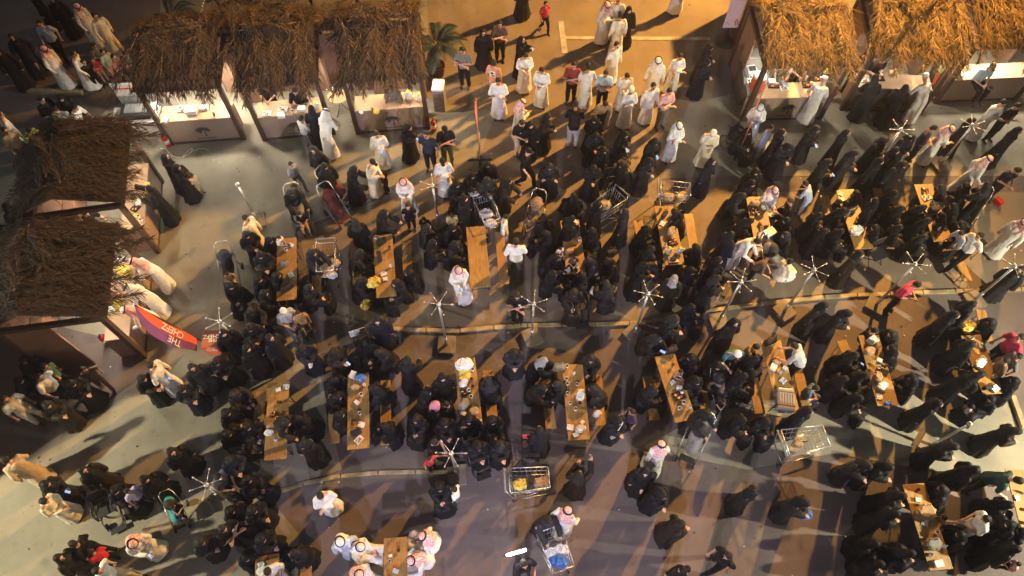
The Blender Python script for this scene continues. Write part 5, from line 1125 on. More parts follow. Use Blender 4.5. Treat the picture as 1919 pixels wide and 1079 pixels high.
def folds(n, rx, ry, z, cx, cy, amp, k, ph):
    out = []
    for i in range(n):
        a = 2 * math.pi * i / n
        f = 1 + amp * (math.sin(k * a + ph) + .6 * math.sin((k * 2 - 3) * a + ph * 1.7 + z * 2) + .35 * math.sin(3 * a + z * 6))
        out.append((cx + rx * f * math.cos(a), cy + ry * f * math.sin(a), z))
    return out
GARM = {}
def garment(kind, key, hs=1.0):
    """kind: abaya, thobe, shirt, trousers, headscarf, veil, ghutra, agal, hair, cap, kufi"""
    if (kind, key, hs) in GARM: return GARM[kind, key, hs]
    P = Pose(key, hs); mb = MB(); vox = .024; sm = 1
    ph = {'st': 0., 'fo': 1.1, 'ph': 2.3, 'ra': 3.1, 'pu': .7, 'le': 1.9, 'wk': 2.7, 'si': .4, 'sp': 1.5}[key]
    if kind in ('abaya', 'thobe'):
        ab = kind == 'abaya'; hemx, hemy = (.32, .265) if ab else (.255, .2); wx, wy = (.2, .155) if ab else (.175, .135)
        amp = .055 if ab else .028; z0 = .035 if ab else .1
        if not P.sit:
            rg = []
            for j in range(9):
                t = j / 8; z = z0 + (1.0 - z0) * t; q = (1 - t) ** 1.25
                sy = (.12 if P.walk else 0) * (1 - t)
                rg.append([P.T(v) for v in folds(44, wx + (hemx - wx) * q, wy + (hemy - wy) * q + sy, z, 0, .01, amp * (.15 + q), 7 if ab else 6, ph)])
            for z, rx, ry in ((1.12, wx * .96, wy * .96), (1.25, wx * 1.02, wy), (1.38, wx * .98, wy * .85), (1.44, wx * .55, wy * .6)):
                rg.append([P.T(v) for v in folds(44, rx, ry, z, 0, .01, .012, 7, ph)])
            mb.rings(rg)
        else:
            rg = []
            for z, rx, ry in ((.86, .25, .2), (.95, .23, .19), (1.05, wx * 1.02, wy * 1.05), (1.18, wx, wy), (1.3, wx * 1.02, wy), (1.39, wx * .95, wy * .85), (1.44, wx * .55, wy * .6)):
                rg.append([P.T(v) for v in folds(40, rx, ry, z, 0, .01, .02, 7, ph)])
            mb.rings(rg)
            th = .13 if ab else .11
            for h, kn, an in P.legs():
                mb.capsule(h + Vector((0, 0, .01)), kn + Vector((0, -.02, .01)), th, th * .85, 14)
            mb.ell((0, -.26, .5), (.15, .27, .1 if ab else .07))
            mb.rings([folds(36, (.23 if ab else .2) + (.07 if ab else .02) * t, (.11 if ab else .1) + .06 * t, .56 - (.52 - z0 * .5) * t, 0, -.45 - .02 * t, amp * (.4 + t), 6, ph) for t in (0, .2, .4, .6, .8, 1)])
            if ab: mb.rings([folds(36, .25 + .05 * t, .17 + .04 * t, .55 - .45 * t, 0, .05 + .02 * t, amp, 6, ph) for t in (0, .35, .7, 1)])
        mb.capsule(P.T((-.14, .01, 1.4)), P.T((.14, .01, 1.4)), .08 if ab else .066, .08 if ab else .066, 12)
        for sh, e, w, k in P.arms():
            mb.capsule(sh, e, .085 if ab else .064, .088 if ab else .056, 12)
            q = e + (w - e) * (.93 if ab else .95); mb.capsule(e, q, .088 if ab else .056, .082 if ab else .043, 12)
            if ab: mb.capsule(e + Vector((0, 0, -.03)), q + Vector((0, 0, -.07)), .06, .05, 10)
    elif kind == 'shirt':
        rg = []
        for z, rx, ry in ((.9, .178, .135), (1.0, .172, .132), (1.12, .165, .127), (1.25, .178, .135), (1.37, .178, .118), (1.44, .09, .08)):
            rg.append([P.T(v) for v in folds(36, rx, ry, z, 0, .008, .02, 6, ph)])
        mb.rings(rg); mb.capsule(P.T((-.15, .01, 1.4)), P.T((.15, .01, 1.4)), .078, .078, 12)
        for sh, e, w, k in P.arms(): mb.capsule(sh, sh + (e - sh) * .8, .075, .066, 12)
        vox = .022
    elif kind == 'trousers':
        mb.ell((0, .01, .93 + (DZ if P.sit else 0)), (.168, .128, .12))
        for h, kn, an in P.legs():
            mb.capsule(h, kn, .104, .078, 14); mb.capsule(kn, kn + (an - kn) * .93, .076, .06, 14)
        vox = .022
    elif kind in ('headscarf', 'veil'):
        y = .028 if kind == 'headscarf' else .004
        ell_h(mb, P, (0, y, 1.66), (.101, .107, .128), 18)
        ell_h(mb, P, (0, y + .05, 1.60), (.088, .075, .11), 14)
        mb.capsule(P.H((0, .035, 1.61)), P.T((0, .02, 1.39)), .099, .165, 18)
        mb.capsule(P.H((0, -.03, 1.53)), P.T((0, -.05, 1.38)), .055 if kind == 'headscarf' else .085, .115, 16)
        ell_t(mb, P, (0, .01, 1.36), (.205, .15, .10))
        ell_t(mb, P, (0, .06, 1.3), (.16, .10, .16))
        vox = .016; sm = 2
    elif kind == 'ghutra':
        ell_h(mb, P, (0, .016, 1.672), (.098, .112, .108), 18)
        for k in (1, -1):
            mb.capsule(P.H((k * .075, .03, 1.64)), P.T((k * .13, -.02, 1.43)), .045, .06, 12)
            mb.capsule(P.T((k * .12, -.02, 1.43)), P.T((k * .1, -.11, 1.27)), .055, .03, 10)
        mb.capsule(P.H((0, .06, 1.63)), P.T((0, .08, 1.42)), .09, .13, 16); ell_t(mb, P, (0, .09, 1.34), (.17, .07, .17)); ell_t(mb, P, (0, .03, 1.41), (.19, .11, .06))
        vox = .016; sm = 1
    elif kind == 'agal':
        for j in (0, 1):
            pts = []
            for i in range(25):
                a = 2 * math.pi * i / 24; pts.append(P.H((.1 * math.cos(a), .016 + .113 * math.sin(a), 1.70 + .018 * j - .025 * math.sin(a) * -1)))
            mb.path(pts, .011, 6)
        me = mb.mesh('agal', AGAL, True); GARM[kind, key, hs] = me; return me
    elif kind in ('hair', 'hairlong'):
        ell_h(mb, P, (0, .018, 1.682), (.084, .093, .098), 16); ell_h(mb, P, (0, .045, 1.64), (.08, .062, .085), 14)
        if kind == 'hairlong': mb.capsule(P.H((0, .06, 1.62)), P.T((0, .09, 1.36)), .085, .06, 12)
        vox = .014; sm = 1
    elif kind == 'cap':
        ell_h(mb, P, (0, .008, 1.70), (.09, .103, .082), 16); mb.ell(P.H((0, -.12, 1.69)), (.065, .065, .009), 12, M=P.HM()); vox = .013; sm = 1
    elif kind == 'kufi':
        n = 20; mb.rings([[P.H((r * math.cos(2 * math.pi * i / n), .012 + r * 1.15 * math.sin(2 * math.pi * i / n), z)) for i in range(n)] for z, r in ((1.68, .088), (1.72, .09), (1.765, .086), (1.785, .06))])
        me = mb.mesh('cap', cloth('white'), True); GARM[kind, key, hs] = me; return me
    me = remesh(mb, vox, sm, kind)
    if kind in ('abaya', 'thobe', 'trousers', 'shirt'):
        for v in me.vertices:   # creases
            c = v.co; s = noise.noise(Vector((c.x * 7, c.y * 7, c.z * 3 + ph))) + .5 * noise.noise(Vector((c.x * 17, c.y * 17, c.z * 8 + ph)))
            v.co = c + v.normal * s * .017
    me.materials.append(cloth('black'))
    if kind == 'veil':
        me.materials.append(SKINS[0]); q = P.H((0, -.1, 1.662))
        iv = P.HM().inverted()
        for p in me.polygons:
            d = iv @ (p.center - q)
            if abs(d.x) < .05 * hs and abs(d.z) < .016 * hs and abs(d.y) < .05: p.material_index = 1
    GARM[kind, key, hs] = me; return me

for _p in PEOPLE:   # cut every garment pattern once, while the scene is still empty
    _s = _p[5]; _h = 1.28 if _s < .7 else (1.12 if _s < .86 else 1.0); _k = _p[3].split(':')[0]; body_mesh(_p[4], _h)
    for g_ in {'ab': ('abaya', 'headscarf'), 'nq': ('abaya', 'veil'), 'th': ('thobe', 'hair'), 'thr': ('thobe', 'ghutra'), 'thw': ('thobe', 'ghutra'), 'thk': ('thobe',), 'thc': ('thobe', 'cap'), 'sh': ('shirt', 'trousers', 'hair'), 'shc': ('shirt', 'trousers', 'cap'), 'shk': ('shirt', 'trousers')}[_k]: garment(g_, _p[4], _h)
for _k in ('si', 'st', 'ph', 'sp'): garment('abaya', _k); garment('headscarf', _k)
def part(name, me, parent, m=None, slot=0):
    o = link(name, me, parent)
    if m:
        o.material_slots[slot].link = 'OBJECT'; o.material_slots[slot].material = m
    return o
def make_person(x, y, rz, ty, key, s, col, label, zz=0, tiltx=0, skin=0, long_hair=0):
    kid = s < .86; hs = 1.28 if s < .7 else (1.12 if kid else 1.0)
    root = thing('person', label, 'person', (x, y, zz), R(rz + random.uniform(-10, 10))); root.scale = (s * random.uniform(.94, 1.05), s * random.uniform(.94, 1.05), s * random.uniform(.96, 1.03))
    SK = SKINS[skin]
    b = part('body', body_mesh(key, hs), root, SK)
    t = ty.split(':'); k = t[0]
    if k in ('ab', 'nq'):
        base = col if col in ('navy', 'black', 'softblack') else random.choice(('black', 'black', 'softblack', 'softblack', 'charcoal', 'inkblue', 'brownblack'))
        sc = col if col.endswith('v') else random.choice((base, base, 'softblack', 'charcoal'))
        part('abaya', garment('abaya', key, hs), root, cloth(base))
        if k == 'nq':
            o = part('headscarf', garment('veil', key, hs), root, cloth(sc)); o.material_slots[1].link = 'OBJECT'; o.material_slots[1].material = SK
        else: part('headscarf', garment('headscarf', key, hs), root, cloth(sc))
    elif k in ('th', 'thr', 'thw', 'thk', 'thc'):
        part('thobe', garment('thobe', key, hs), root, cloth(col or 'white'))
        if k == 'th': part('hair', garment('hair', key, hs), root, HAIR)
        elif k == 'thk': part('cap', garment('kufi', key, hs), root)
        elif k == 'thc': part('cap', garment('cap', key, hs), root, cloth('softblack'))
        else:
            part('headscarf', garment('ghutra', key, hs), root, REDCHECK if k == 'thr' else cloth('white')); part('agal', garment('agal', key, hs), root)
    else:
        part('shirt', garment('shirt', key, hs), root, cloth(t[1]))
        if t[2] != 'skin': part('trousers', garment('trousers', key, hs), root, cloth(t[2]))
        if k == 'shc': part('cap', garment('cap', key, hs), root, cloth('black' if t[1] != 'sky' else 'grey'))
        elif k == 'shk': part('cap', garment('kufi', key, hs), root)
        else: part('hair', garment('hairlong' if long_hair else 'hair', key, hs), root, HAIRB if 'brown hair' in label else HAIR)
    P = Pose(key, hs)
    def flat(nm, p, d, m): o = link(nm, MB().box((0, 0, 0), d).mesh(nm, m), root, P.T(p)); o.rotation_euler = (P.lean, 0, 0)
    if 'print on back' in label:
        flat('back_print', (0, .142, 1.27), (.2, .008, .26), cloth('white')); flat('print_mark', (.02, .148, 1.31), (.09, .006, .07), cloth('black')); flat('print_mark', (-.02, .148, 1.2), (.11, .006, .05), cloth('black'))
    if 'lettering on chest' in label:
        for i in range(6): flat('chest_lettering', (-.09 + .034 * i, -.145, 1.3), (.02 + .006 * (i % 2), .006, .035), cloth('white'))
    if 'badge' in label: flat('badge', (.07, -.142, 1.32), (.06, .008, .07), cloth('white'))
    if 'heart print' in label: flat('heart_print', (0, -.142, 1.28), (.12, .008, .1), cloth('black'))
    if 'cross body bag' in label: link('bag_strap', MB().path([P.T((.13, .1, 1.44)), P.T((.13, -.1, 1.42)), P.T((0, -.19, 1.25)), P.T((-.14, -.2, 1.0))], .012).mesh('bag_strap', cloth('white'), True), root); flat('cross_body_bag', (-.1, -.25, .97), (.22, .07, .14), cloth('lgrey'))
    return root
# ------------------------------------------------------------------ setting
def sheet(name, pts, z, m, parent=None):
    mb = MB(); mb.add([(x, y, 0) for x, y in pts], [tuple(range(len(pts)))])
    me = mb.mesh(name, m); bm = bmesh.new(); bm.from_mesh(me); bmesh.ops.recalc_face_normals(bm, faces=bm.faces)
    for f in bm.faces:
        if f.normal.z < 0: f.normal_flip()
    bmesh.ops.triangulate(bm, faces=bm.faces); bm.to_mesh(me); bm.free()
    return link(name, me, parent, (0, 0, z), kind='structure')
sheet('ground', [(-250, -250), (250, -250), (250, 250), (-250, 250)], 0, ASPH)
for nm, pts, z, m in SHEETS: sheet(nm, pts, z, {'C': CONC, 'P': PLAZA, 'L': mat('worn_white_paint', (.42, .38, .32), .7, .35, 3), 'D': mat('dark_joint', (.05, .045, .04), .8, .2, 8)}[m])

def kerb(pts, h, w, label):
    root = thing('kerb', label, 'kerb'); root['kind'] = 'structure'
    del root['category']
    step = .9
    pts = [Vector((x, y, 0)) for x, y in pts]; L = [0]
    for a, b in zip(pts, pts[1:]): L.append(L[-1] + (b - a).length)
    def at(s):
        for i in range(len(pts) - 1):
            if s <= L[i + 1] or i == len(pts) - 2: return pts[i].lerp(pts[i + 1], (s - L[i]) / (L[i + 1] - L[i]))
    me = MB().box((0, 0, h / 2), (step - .025, w, h)).mesh('kerb_stone', KERB, bevel=.012)
    s = 0
    while s + step < L[-1]:
        a, b = at(s), at(s + step); c = (a + b) / 2; d = b - a
        o = link('kerb_stone', me, root, (c.x, c.y, random.uniform(-.006, .004)), math.atan2(d.y, d.x) + random.uniform(-.01, .01)); o.scale.x = d.length / step; s += step
for p, h, w, l in KERBS: kerb(p, h, w, l)

# ------------------------------------------------------------------ thatch
def frond_mesh(i, ms, L=1.5, droop=.25):
    rnd = random.Random(i); mb = MB(); pts = []
    bend = rnd.uniform(-.35, .35)
    for j in range(9):
        t = j / 8; pts.append(Vector((bend * t * t * L, -L * t, .07 * math.sin(t * 3) - droop * t * t)))
    mb.path(pts, .014, 4, 1)
    n = 72
    for j in range(n):
        t = .05 + .95 * j / n; q = t * 8; a = int(min(q, 7)); p = pts[a].lerp(pts[a + 1], q - a)
        for sd in (-1, 1):
            if rnd.random() < .12: continue
            l = (.34 * math.sin(math.pi * (.15 + .78 * t)) + .10) * rnd.uniform(.55, 1.35); ang = R(rnd.gauss(30, 13)); dz = rnd.uniform(-.12, .30)
            d = Vector((sd * math.sin(ang), -math.cos(ang), dz)); mid = p + d * l * .5 + Vector((0, 0, .02)); tip = p + d * l + Vector((0, 0, -.16 * rnd.random() * l * 3))
            wd = Vector((math.cos(ang), sd * math.sin(ang), 0)) * .0065; up = Vector((0, 0, .008))
            mb.add([p - wd, p + wd, mid + wd * 1.3 + up, mid - wd * 1.3 + up, tip], [(0, 1, 2, 3), (3, 2, 4)], 1 if rnd.random() < .22 else 0)
    return mb.mesh('frond', ms)
TIPS = [mat('pale_palm_tips_gold', (.46, .31, .13), .75, .3, 9), mat('pale_palm_tips_brown', (.26, .175, .105), .8, .3, 9), mat('pale_palm_tips_dark', (.085, .065, .056), .85, .3, 9), mat('pale_palm_tips_grey', (.17, .14, .12), .85, .3, 9)]
FROND = [[frond_mesh(k * 10 + i, [STRAW[(k, k, 3 if k == 1 else k, 2 if k == 1 else k)[i]], TIPS[k]], 1.5 + .12 * i) for i in range(4)] for k in range(4)]
def straw_mesh(w, d, m, n=2600, seed=1):
    """loose straw and broken leaflets lying over the roof boards, drooping over the eaves; x across, y down the slope"""
    rnd = random.Random(seed); mb = MB()
    for _ in range(n):
        x = rnd.uniform(-w / 2 - .05, w / 2 + .05); y = -rnd.uniform(-.1, d + .12); l = rnd.uniform(.15, .5); a = rnd.gauss(0, .45)
        z = rnd.uniform(.0, .10); e = -.12 * max(0, -y - l - d + .3)
        p = Vector((x, y, z)); q = p + Vector((math.sin(a) * l, -math.cos(a) * l, rnd.uniform(-.05, .05) + (-.25 * l if -y + l > d else 0)))
        wd = Vector((math.cos(a), math.sin(a), 0)) * rnd.uniform(.004, .010)
        mb.add([p - wd, p + wd, q], [(0, 1, 2)])
    return mb.mesh('loose_straw', m)
STRAWM = {}
def slope(parent, w, p_top, p_bot, kind, n1, n2, seed, sideways=True):
    """one thatched slope: boards, loose straw and single fronds; p_top/p_bot=(y,z) of ridge and eave"""
    rnd = random.Random(seed); d = math.dist(p_top, p_bot); ang = math.atan2(p_top[1] - p_bot[1], p_top[0] - p_bot[0])
    key = (round(w, 1), round(d, 1), kind)
    def put(o, x, s, lift, rz):
        y = p_top[0] + (p_bot[0] - p_top[0]) * s / d; z = p_top[1] + (p_bot[1] - p_top[1]) * s / d + lift
        o.location = (x, y, z); o.rotation_euler = Matrix.Rotation(ang, 3, 'X').to_4x4().to_euler() if not rz else (Matrix.Rotation(ang, 3, 'X') @ Matrix.Rotation(rz, 3, 'Z')).to_euler()
    if key not in STRAWM: STRAWM[key] = straw_mesh(w, d, [STRAW[2 if kind else 1]], 1500, seed)
    o = link('loose_straw', STRAWM[key], parent); o['kind'] = 'stuff'; put(o, 0, 0, .05, 0)
    k2 = key + ('top',)
    if k2 not in STRAWM: STRAWM[k2] = straw_mesh(w - .1, d - .15, [STRAW[kind]], 750, seed + 3)
    o = link('loose_straw', STRAWM[k2], parent); o['kind'] = 'stuff'; put(o, 0, 0, .15, 0)
    for i in range(n1):   # hanging down the slope
        o = link('palm_frond', FROND[kind][rnd.randrange(4)], parent)
        x = -w / 2 + .16 + (w - .32) * (i + .5 + rnd.uniform(-.5, .5)) / n1; row = i % 2
        put(o, x, rnd.uniform(0, .15) + row * max(0, d - 1.28), .08 + .16 * rnd.random() - .03 * row, rnd.gauss(0, .17)); o.scale = (rnd.uniform(.8, 1.1), rnd.uniform(.85, 1.1) * min(1, d / 1.5 + .12), 1)
    for i in range(n2):   # laid along the ridge
        o = link('palm_frond', FROND[kind][rnd.randrange(4)], parent)
        put(o, rnd.uniform(-w / 2, w / 2) , rnd.uniform(-.1, .35), .17 + .06 * rnd.random(), (1 if rnd.random() < .5 else -1) * math.pi / 2 + rnd.gauss(0, .16)); o.scale = (1.1, rnd.uniform(.6, .9), 1)
        lim = w / 2 + .02
        if o.rotation_euler: o.location.x = -lim * .8 + rnd.random() * .4 if math.sin(o.rotation_euler.z) > 0 else lim * .8 - rnd.random() * .4

def palm_logo():
    mb = MB()
    def strip(pts, wds):
        v = []
        for (x, z), w in zip(pts, wds): v += [(x - w, 0, z), (x + w, 0, z)]
        for i in range(len(pts) - 1): mb.add([v[2 * i], v[2 * i + 1], v[2 * i + 3], v[2 * i + 2]], [(0, 1, 2, 3)])
    strip([(0.012, -.17), (.02, -.08), (.0, .02)], [.014, .011, .009])
    for a in (-165, -135, -20, 12, 45, 80, 110, 142, 172):
        r = R(a); pts = []; L = .155 if a > 0 else .12
        for j in range(6):
            t = j / 5; pts.append((math.cos(r) * L * t, .02 + math.sin(r) * L * t * .75 - .07 * t * t))
        for i in range(5):
            (x0, z0), (x1, z1) = pts[i], pts[i + 1]; d = Vector((x1 - x0, z1 - z0)).normalized(); n = Vector((-d.y, d.x)); w0 = .02 * math.sin(math.pi * (i + .4) / 5.5); w1 = .02 * math.sin(math.pi * (i + 1.4) / 5.5) if i < 4 else .001
            mb.add([(x0 + n.x * w0, -.001 * (i + 1) - a * 1e-5, z0 + n.y * w0), (x0 - n.x * w0, -.001 * (i + 1) - a * 1e-5, z0 - n.y * w0), (x1 - n.x * w1, -.001 * (i + 1) - a * 1e-5, z1 - n.y * w1), (x1 + n.x * w1, -.001 * (i + 1) - a * 1e-5, z1 + n.y * w1)], [(0, 1, 2, 3)])
    x = -.17
    for wd in (.03, .02, .03, .025, .03, .02, .035, .02, .03, .02): mb.box((x + wd / 2, -.002, -.215), (wd, .004, .022)); x += wd + .008
    return mb.mesh('palm_logo', LOGO)
LOGOM = palm_logo()
def stall(x, y, rz, w, D, label, kind, lamp, lampcol=(1.0, .86, .66), board=True, counter_d=.6, seed=1, wallmat=None, short=0):
    root = thing('market_stall', label, 'stall', (x, y, 0), rz, 'thatched food stalls')
    H0 = 2.4; t = .13
    pm = MB().box((0, 0, H0 / 2), (t, t, H0)).mesh('post', FRAMEB, bevel=.01)
    for px, py in ((0, 0), (w, 0), (0, D), (w, D)): link('post', pm, root, (px, py, 0))
    bm_ = MB().box((w / 2, 0, 0), (w - t - .004, t * .9, .16)).mesh('beam', FRAMEB, bevel=.01)
    for py in (0, D): link('beam', bm_, root, (0, py, H0 - .08))
    bs = MB().box((0, D / 2, 0), (t * .9, D - t - .004, .14)).mesh('side_beam', FRAMEB, bevel=.01)
    for px in (0, w): link('side_beam', bs, root, (px, 0, H0 - .09))
    cw = w - t - .01
    link('counter_top', MB().box((w / 2, counter_d / 2 - .03, 1.0), (cw, counter_d, .045)).mesh('counter_top', COUNTT, bevel=.006), root)
    fp = link('front_panel', MB().box((w / 2, .0, .49), (cw, .03, .93)).mesh('front_panel', PANELT), root)
    lg = link('palm_logo', LOGOM, fp, (w * .52, -.02, .56)); lg.scale = (1.7, 1, 1.7)
    link('plinth_trim', MB().box((w / 2, -.02, .05), (cw, .012, .1)).mesh('plinth_trim', FRAMEB), root)
    for px in (t / 2 + .02, w - t / 2 - .02): link('side_panel', MB().box((px, counter_d / 2 + .05, .48), (.03, counter_d - .1, .9)).mesh('side_panel', WALLB), root)
    bw = link('back_wall', MB().box((w / 2, D, 1.15), (w - t - .01, .05, 2.3)).mesh('back_wall', wallmat or WALLB), root)
    link('shelf', MB().box((w / 2, D - .2, 1.2), (w * .8, .3, .03)).mesh('shelf', WALLB, bevel=.004), root)
    sp = MB()
    for px in (0, w): sp.box((px, D * .72, 1.15), (.04, D * .5, 2.28))
    link('side_wall', MB().box((0, D * .74, 1.14), (.04, D * .44, 2.24)).mesh('side_wall', wallmat or WALLB), root); link('side_wall', MB().box((w, D * .74, 1.14), (.04, D * .44, 2.24)).mesh('side_wall', wallmat or WALLB), root)
    if board: link('hanging_board', MB().box((w * .5, .42, 2.1), (w * .5, .5, .05)).mesh('hanging_board', PURP, bevel=.01), root)
    # roof: boards with a front slope and a short back slope, palm fronds laid on them
    rf = link('thatched_roof', MB().box((w / 2, 0, 0), (w + .24, .05, .02)).mesh('thatched_roof', FRAMEB), root); rf.location = (0, -.16, 2.46)
    e = (-.2, 2.47); r = (D * .62, 3.0); b = (D + .25, 2.5)
    for p, q in ((e, r), (r, b)):
        d = math.dist(p, q); a = math.atan2(q[1] - p[1], q[0] - p[0]); M = Matrix.Rotation(a, 4, 'X')
        link('roof_board', MB().box((w / 2, (p[0] + q[0]) / 2, (p[1] + q[1]) / 2), (w + .12, d, .04), M=M).mesh('roof_board', FRAMEB), root)
    hold = link('thatch', None, root, (w / 2, 0, 0))
    slope(hold, w + .16, r, e, kind, 16, 6, seed)
    rnd = random.Random(seed + 50)
    h2 = link('rear_thatch', None, root, (w / 2, D * .62 * 2, 0)); h2.rotation_euler = (0, 0, math.pi); h2.location = (w / 2, 2 * r[0], 0)
    slope(h2, w + .16, r, (2 * r[0] - b[0], b[1]), kind, 8, 3, seed + 9)
    if lamp:
        for k, f in enumerate((.3, .7)):
            lf = link('lamp_strip', MB().box((w * f, .62, 2.28), (.5, .07, .04)).mesh('lamp_strip', LAMPW, bevel=.01), root)
        L = bpy.data.lights.new('stall_lamp', 'AREA'); L.shape = 'RECTANGLE'; L.size = w * .7; L.size_y = .2; L.energy = lamp; L.color = lampcol
        lo = bpy.data.objects.new('stall_lamp', L); COL.objects.link(lo); lo.parent = root; lo.location = (w / 2, .62, 2.25); lo.rotation_euler = (R(-24), 0, 0)
    return root
for a in STALLS: stall(*a[:6], **a[6])

# ------------------------------------------------------------------ tables and benches
def table_tree(L, w, h, name, top_name):
    root = link(name, None)
    link(top_name, MB().box((0, 0, h - .014), (w, L, .028)).mesh(top_name, WOODT, bevel=.008), root)
    for s in (-1, 1):
        mb = MB(); y = s * (L / 2 - .3); a = w / 2 - .04
        mb.path([(-a, y, .02), (-a * .9, y, h - .04), (a * .9, y, h - .04), (a, y, .02)], .014, 6); mb.tube((-a, y, .12), (a, y, .12), .01); mb.tube((0, y, h - .06), (0, y - s * .3, h - .06), .009)
        link('leg_frame', mb.mesh('leg_frame', BLKMETAL, True), root)
    mb = MB()
    for s in (-1, 1): mb.box((s * (w / 2 - .03), 0, h - .04), (.02, L - .5, .022))
    link('rail', mb.mesh('rail', BLKMETAL), root)
    return root
PROTO = {}
def placed(key, builder, x, y, rz, label, cat, group=None, z=0, s=1, sy=None):
    if key not in PROTO: PROTO[key] = builder(); o = PROTO[key]
    else: o = copy_tree(PROTO[key])
    o.location = (x, y, z); o.rotation_euler = (0, 0, R(rz)); o['label'] = label; o['category'] = cat
    if isinstance(s, (tuple, list)): o.scale = s
    elif s != 1: o.scale = (s, s, s)
    if group: o['group'] = group
    return o
for (x, y, rz, L, label) in TABLES:
    o = placed('T', lambda: table_tree(2.0, .52, .75, 'folding_table', 'table_top'), x, y, rz, label, 'table', 'wooden folding tables'); o.scale = (1, L / 2.0, 1)
for (x, y, rz, L, label) in BENCHES:
    o = placed('B', lambda: table_tree(1.9, .26, .46, 'bench', 'seat'), x, y, rz, label, 'bench', 'wooden benches beside the tables'); o.scale = (1, L / 1.9, 1)

# ------------------------------------------------------------------ misting poles
def pole_tree(h, base=True, arms=True):
    root = link('misting_pole', None)
    if base: link('base', MB().box((0, 0, .06), (.46, .5, .12)).mesh('base', mat('ballast_block', (.2, .16, .12), .7, .2, 6), bevel=.015), root)
    link('pole', MB().tube((0, 0, .02), (0, 0, h), .032, .028, 10).mesh('pole', STEEL, True), root)
    link('sleeve', MB().tube((0, 0, .1), (0, 0, .5), .042, .042, 10).mesh('sleeve', STEEL, True), root)
    mb = MB(); mb.tube((0, 0, h - .02), (0, 0, h + .07), .06, .05, 12); mb.ell((0, 0, h + .08), (.035, .035, .025), 10)
    link('hub', mb.mesh('hub', STEEL, True), root)
    am = MB().tube((.04, 0, 0), (.33, 0, .05), .009, .007, 6).mesh('arm', STEEL, True); tm = MB().tube((.315, -.02, .048), (.33, .02, .052), .012, .012, 6).ell((.34, 0, .052), (.015, .018, .014), 8).mesh('nozzle', STEEL, True)
    for k in range(6 if arms else 0):
        a = link('arm', am, root, (0, 0, h + .04)); a.rotation_euler = (0, 0, R(60 * k + (7 * (k * 37 % 5) - 14) * .5)); link('nozzle', tm, a)
    return root
for (x, y, h, rz, label) in POLES:
    r = pole_tree(h, arms=not label.startswith('bare')); r.location = (x, y, 0); r.rotation_euler = (0, 0, R(rz)); r['label'] = label; r['category'] = 'pole'; r['group'] = 'six-armed misting poles'

# ------------------------------------------------------------------ carts, prams, wheelchairs
def wheel(p, r, w, parent, m=None, axis='X'):
    mb = MB(); d = Vector((w / 2, 0, 0)); mb.tube(Vector(p) - d, Vector(p) + d, r, r, 14); return link('wheel', mb.mesh('wheel', m or BLKMETAL, True), parent)
def cart_tree():
    root = link('shopping_cart', None); mb = MB()
    def rim(z, wx, y0, y1): return [(-wx, y0, z), (wx, y0, z), (wx * .82, y1, z), (-wx * .82, y1, z), (-wx, y0, z)]
    top = rim(1.0, .27, .42, -.44); bot = rim(.55, .21, .3, -.38)
    mb.path(top, .012); mb.path(bot, .008); mb.path(rim(.78, .245, .37, -.41), .006)
    for i in range(4):
        for t in [j / 7 for j in range(7)]:
            a = Vector(top[i]).lerp(Vector(top[i + 1]), t); b = Vector(bot[i]).lerp(Vector(bot[i + 1]), t); mb.tube(a, b, .0045, .0045, 4)
    for t in [j / 9 for j in range(1, 9)]: mb.tube(Vector(bot[0]).lerp(Vector(bot[3]), t), Vector(bot[1]).lerp(Vector(bot[2]), t), .0045, .0045, 4)
    link('basket', mb.mesh('basket', STEEL, True), root)
    f = MB()
    for s in (-1, 1): f.path([(s * .25, .5, 1.05), (s * .25, .38, .5), (s * .24, .3, .16), (s * .17, -.4, .14)], .014); f.tube((s * .24, .3, .16), (s * .2, -.2, .56), .01)
    f.tube((-.24, .3, .16), (.24, .3, .16), .012); link('frame', f.mesh('frame', STEEL, True), root)
    link('handle', MB().tube((-.27, .52, 1.06), (.27, .52, 1.06), .02, .02, 8).mesh('handle', BAGC['g'], True), root)
    for p in ((-.24, .33, .065), (.24, .33, .065), (-.17, -.4, .065), (.17, -.4, .065)): wheel(p, .062, .03, root)
    return root
def pram_tree(can, lin):
    root = link('pushchair', None); f = MB()
    for s in (-1, 1):
        f.path([(s * .2, .48, 1.02), (s * .24, .28, .62), (s * .22, -.34, .1)], .014); f.tube((s * .24, .2, .56), (s * .25, .3, .1), .014)
    f.path([(-.2, .48, 1.02), (-.12, .56, 1.05), (.12, .56, 1.05), (.2, .48, 1.02)], .016, 8); link('frame', f.mesh('frame', STEEL, True), root)
    s = MB(); s.capsule((0, .05, .47), (0, -.12, .45), .16, .15, 12); s.capsule((0, .12, .52), (0, .3, .82), .17, .15, 12); link('seat', remesh(s, .03, 2, 'seat'), root).data.materials.append(lin)
    c = MB(); rg = []
    for j in range(7):
        a = R(-10 + 18 * j); rg.append([(.2 * math.cos(math.pi * k / 10), .25 + .24 * math.sin(math.pi * k / 10) * -math.sin(a) * 1.2 + .05 * j * .3, .72 + .26 * math.sin(math.pi * k / 10) * math.cos(a) + .02) for k in range(11)])
    c.rings(rg, cap=False); me = c.mesh('canopy', can, True); link('canopy', me, root)
    link('footrest', MB().box((0, -.34, .3), (.34, .14, .02)).mesh('footrest', can, bevel=.005), root)
    for p in ((-.25, .3, .1), (.25, .3, .1), (-.2, -.36, .08), (.2, -.36, .08)): wheel(p, .1 if p[1] > 0 else .075, .035, root)
    return root
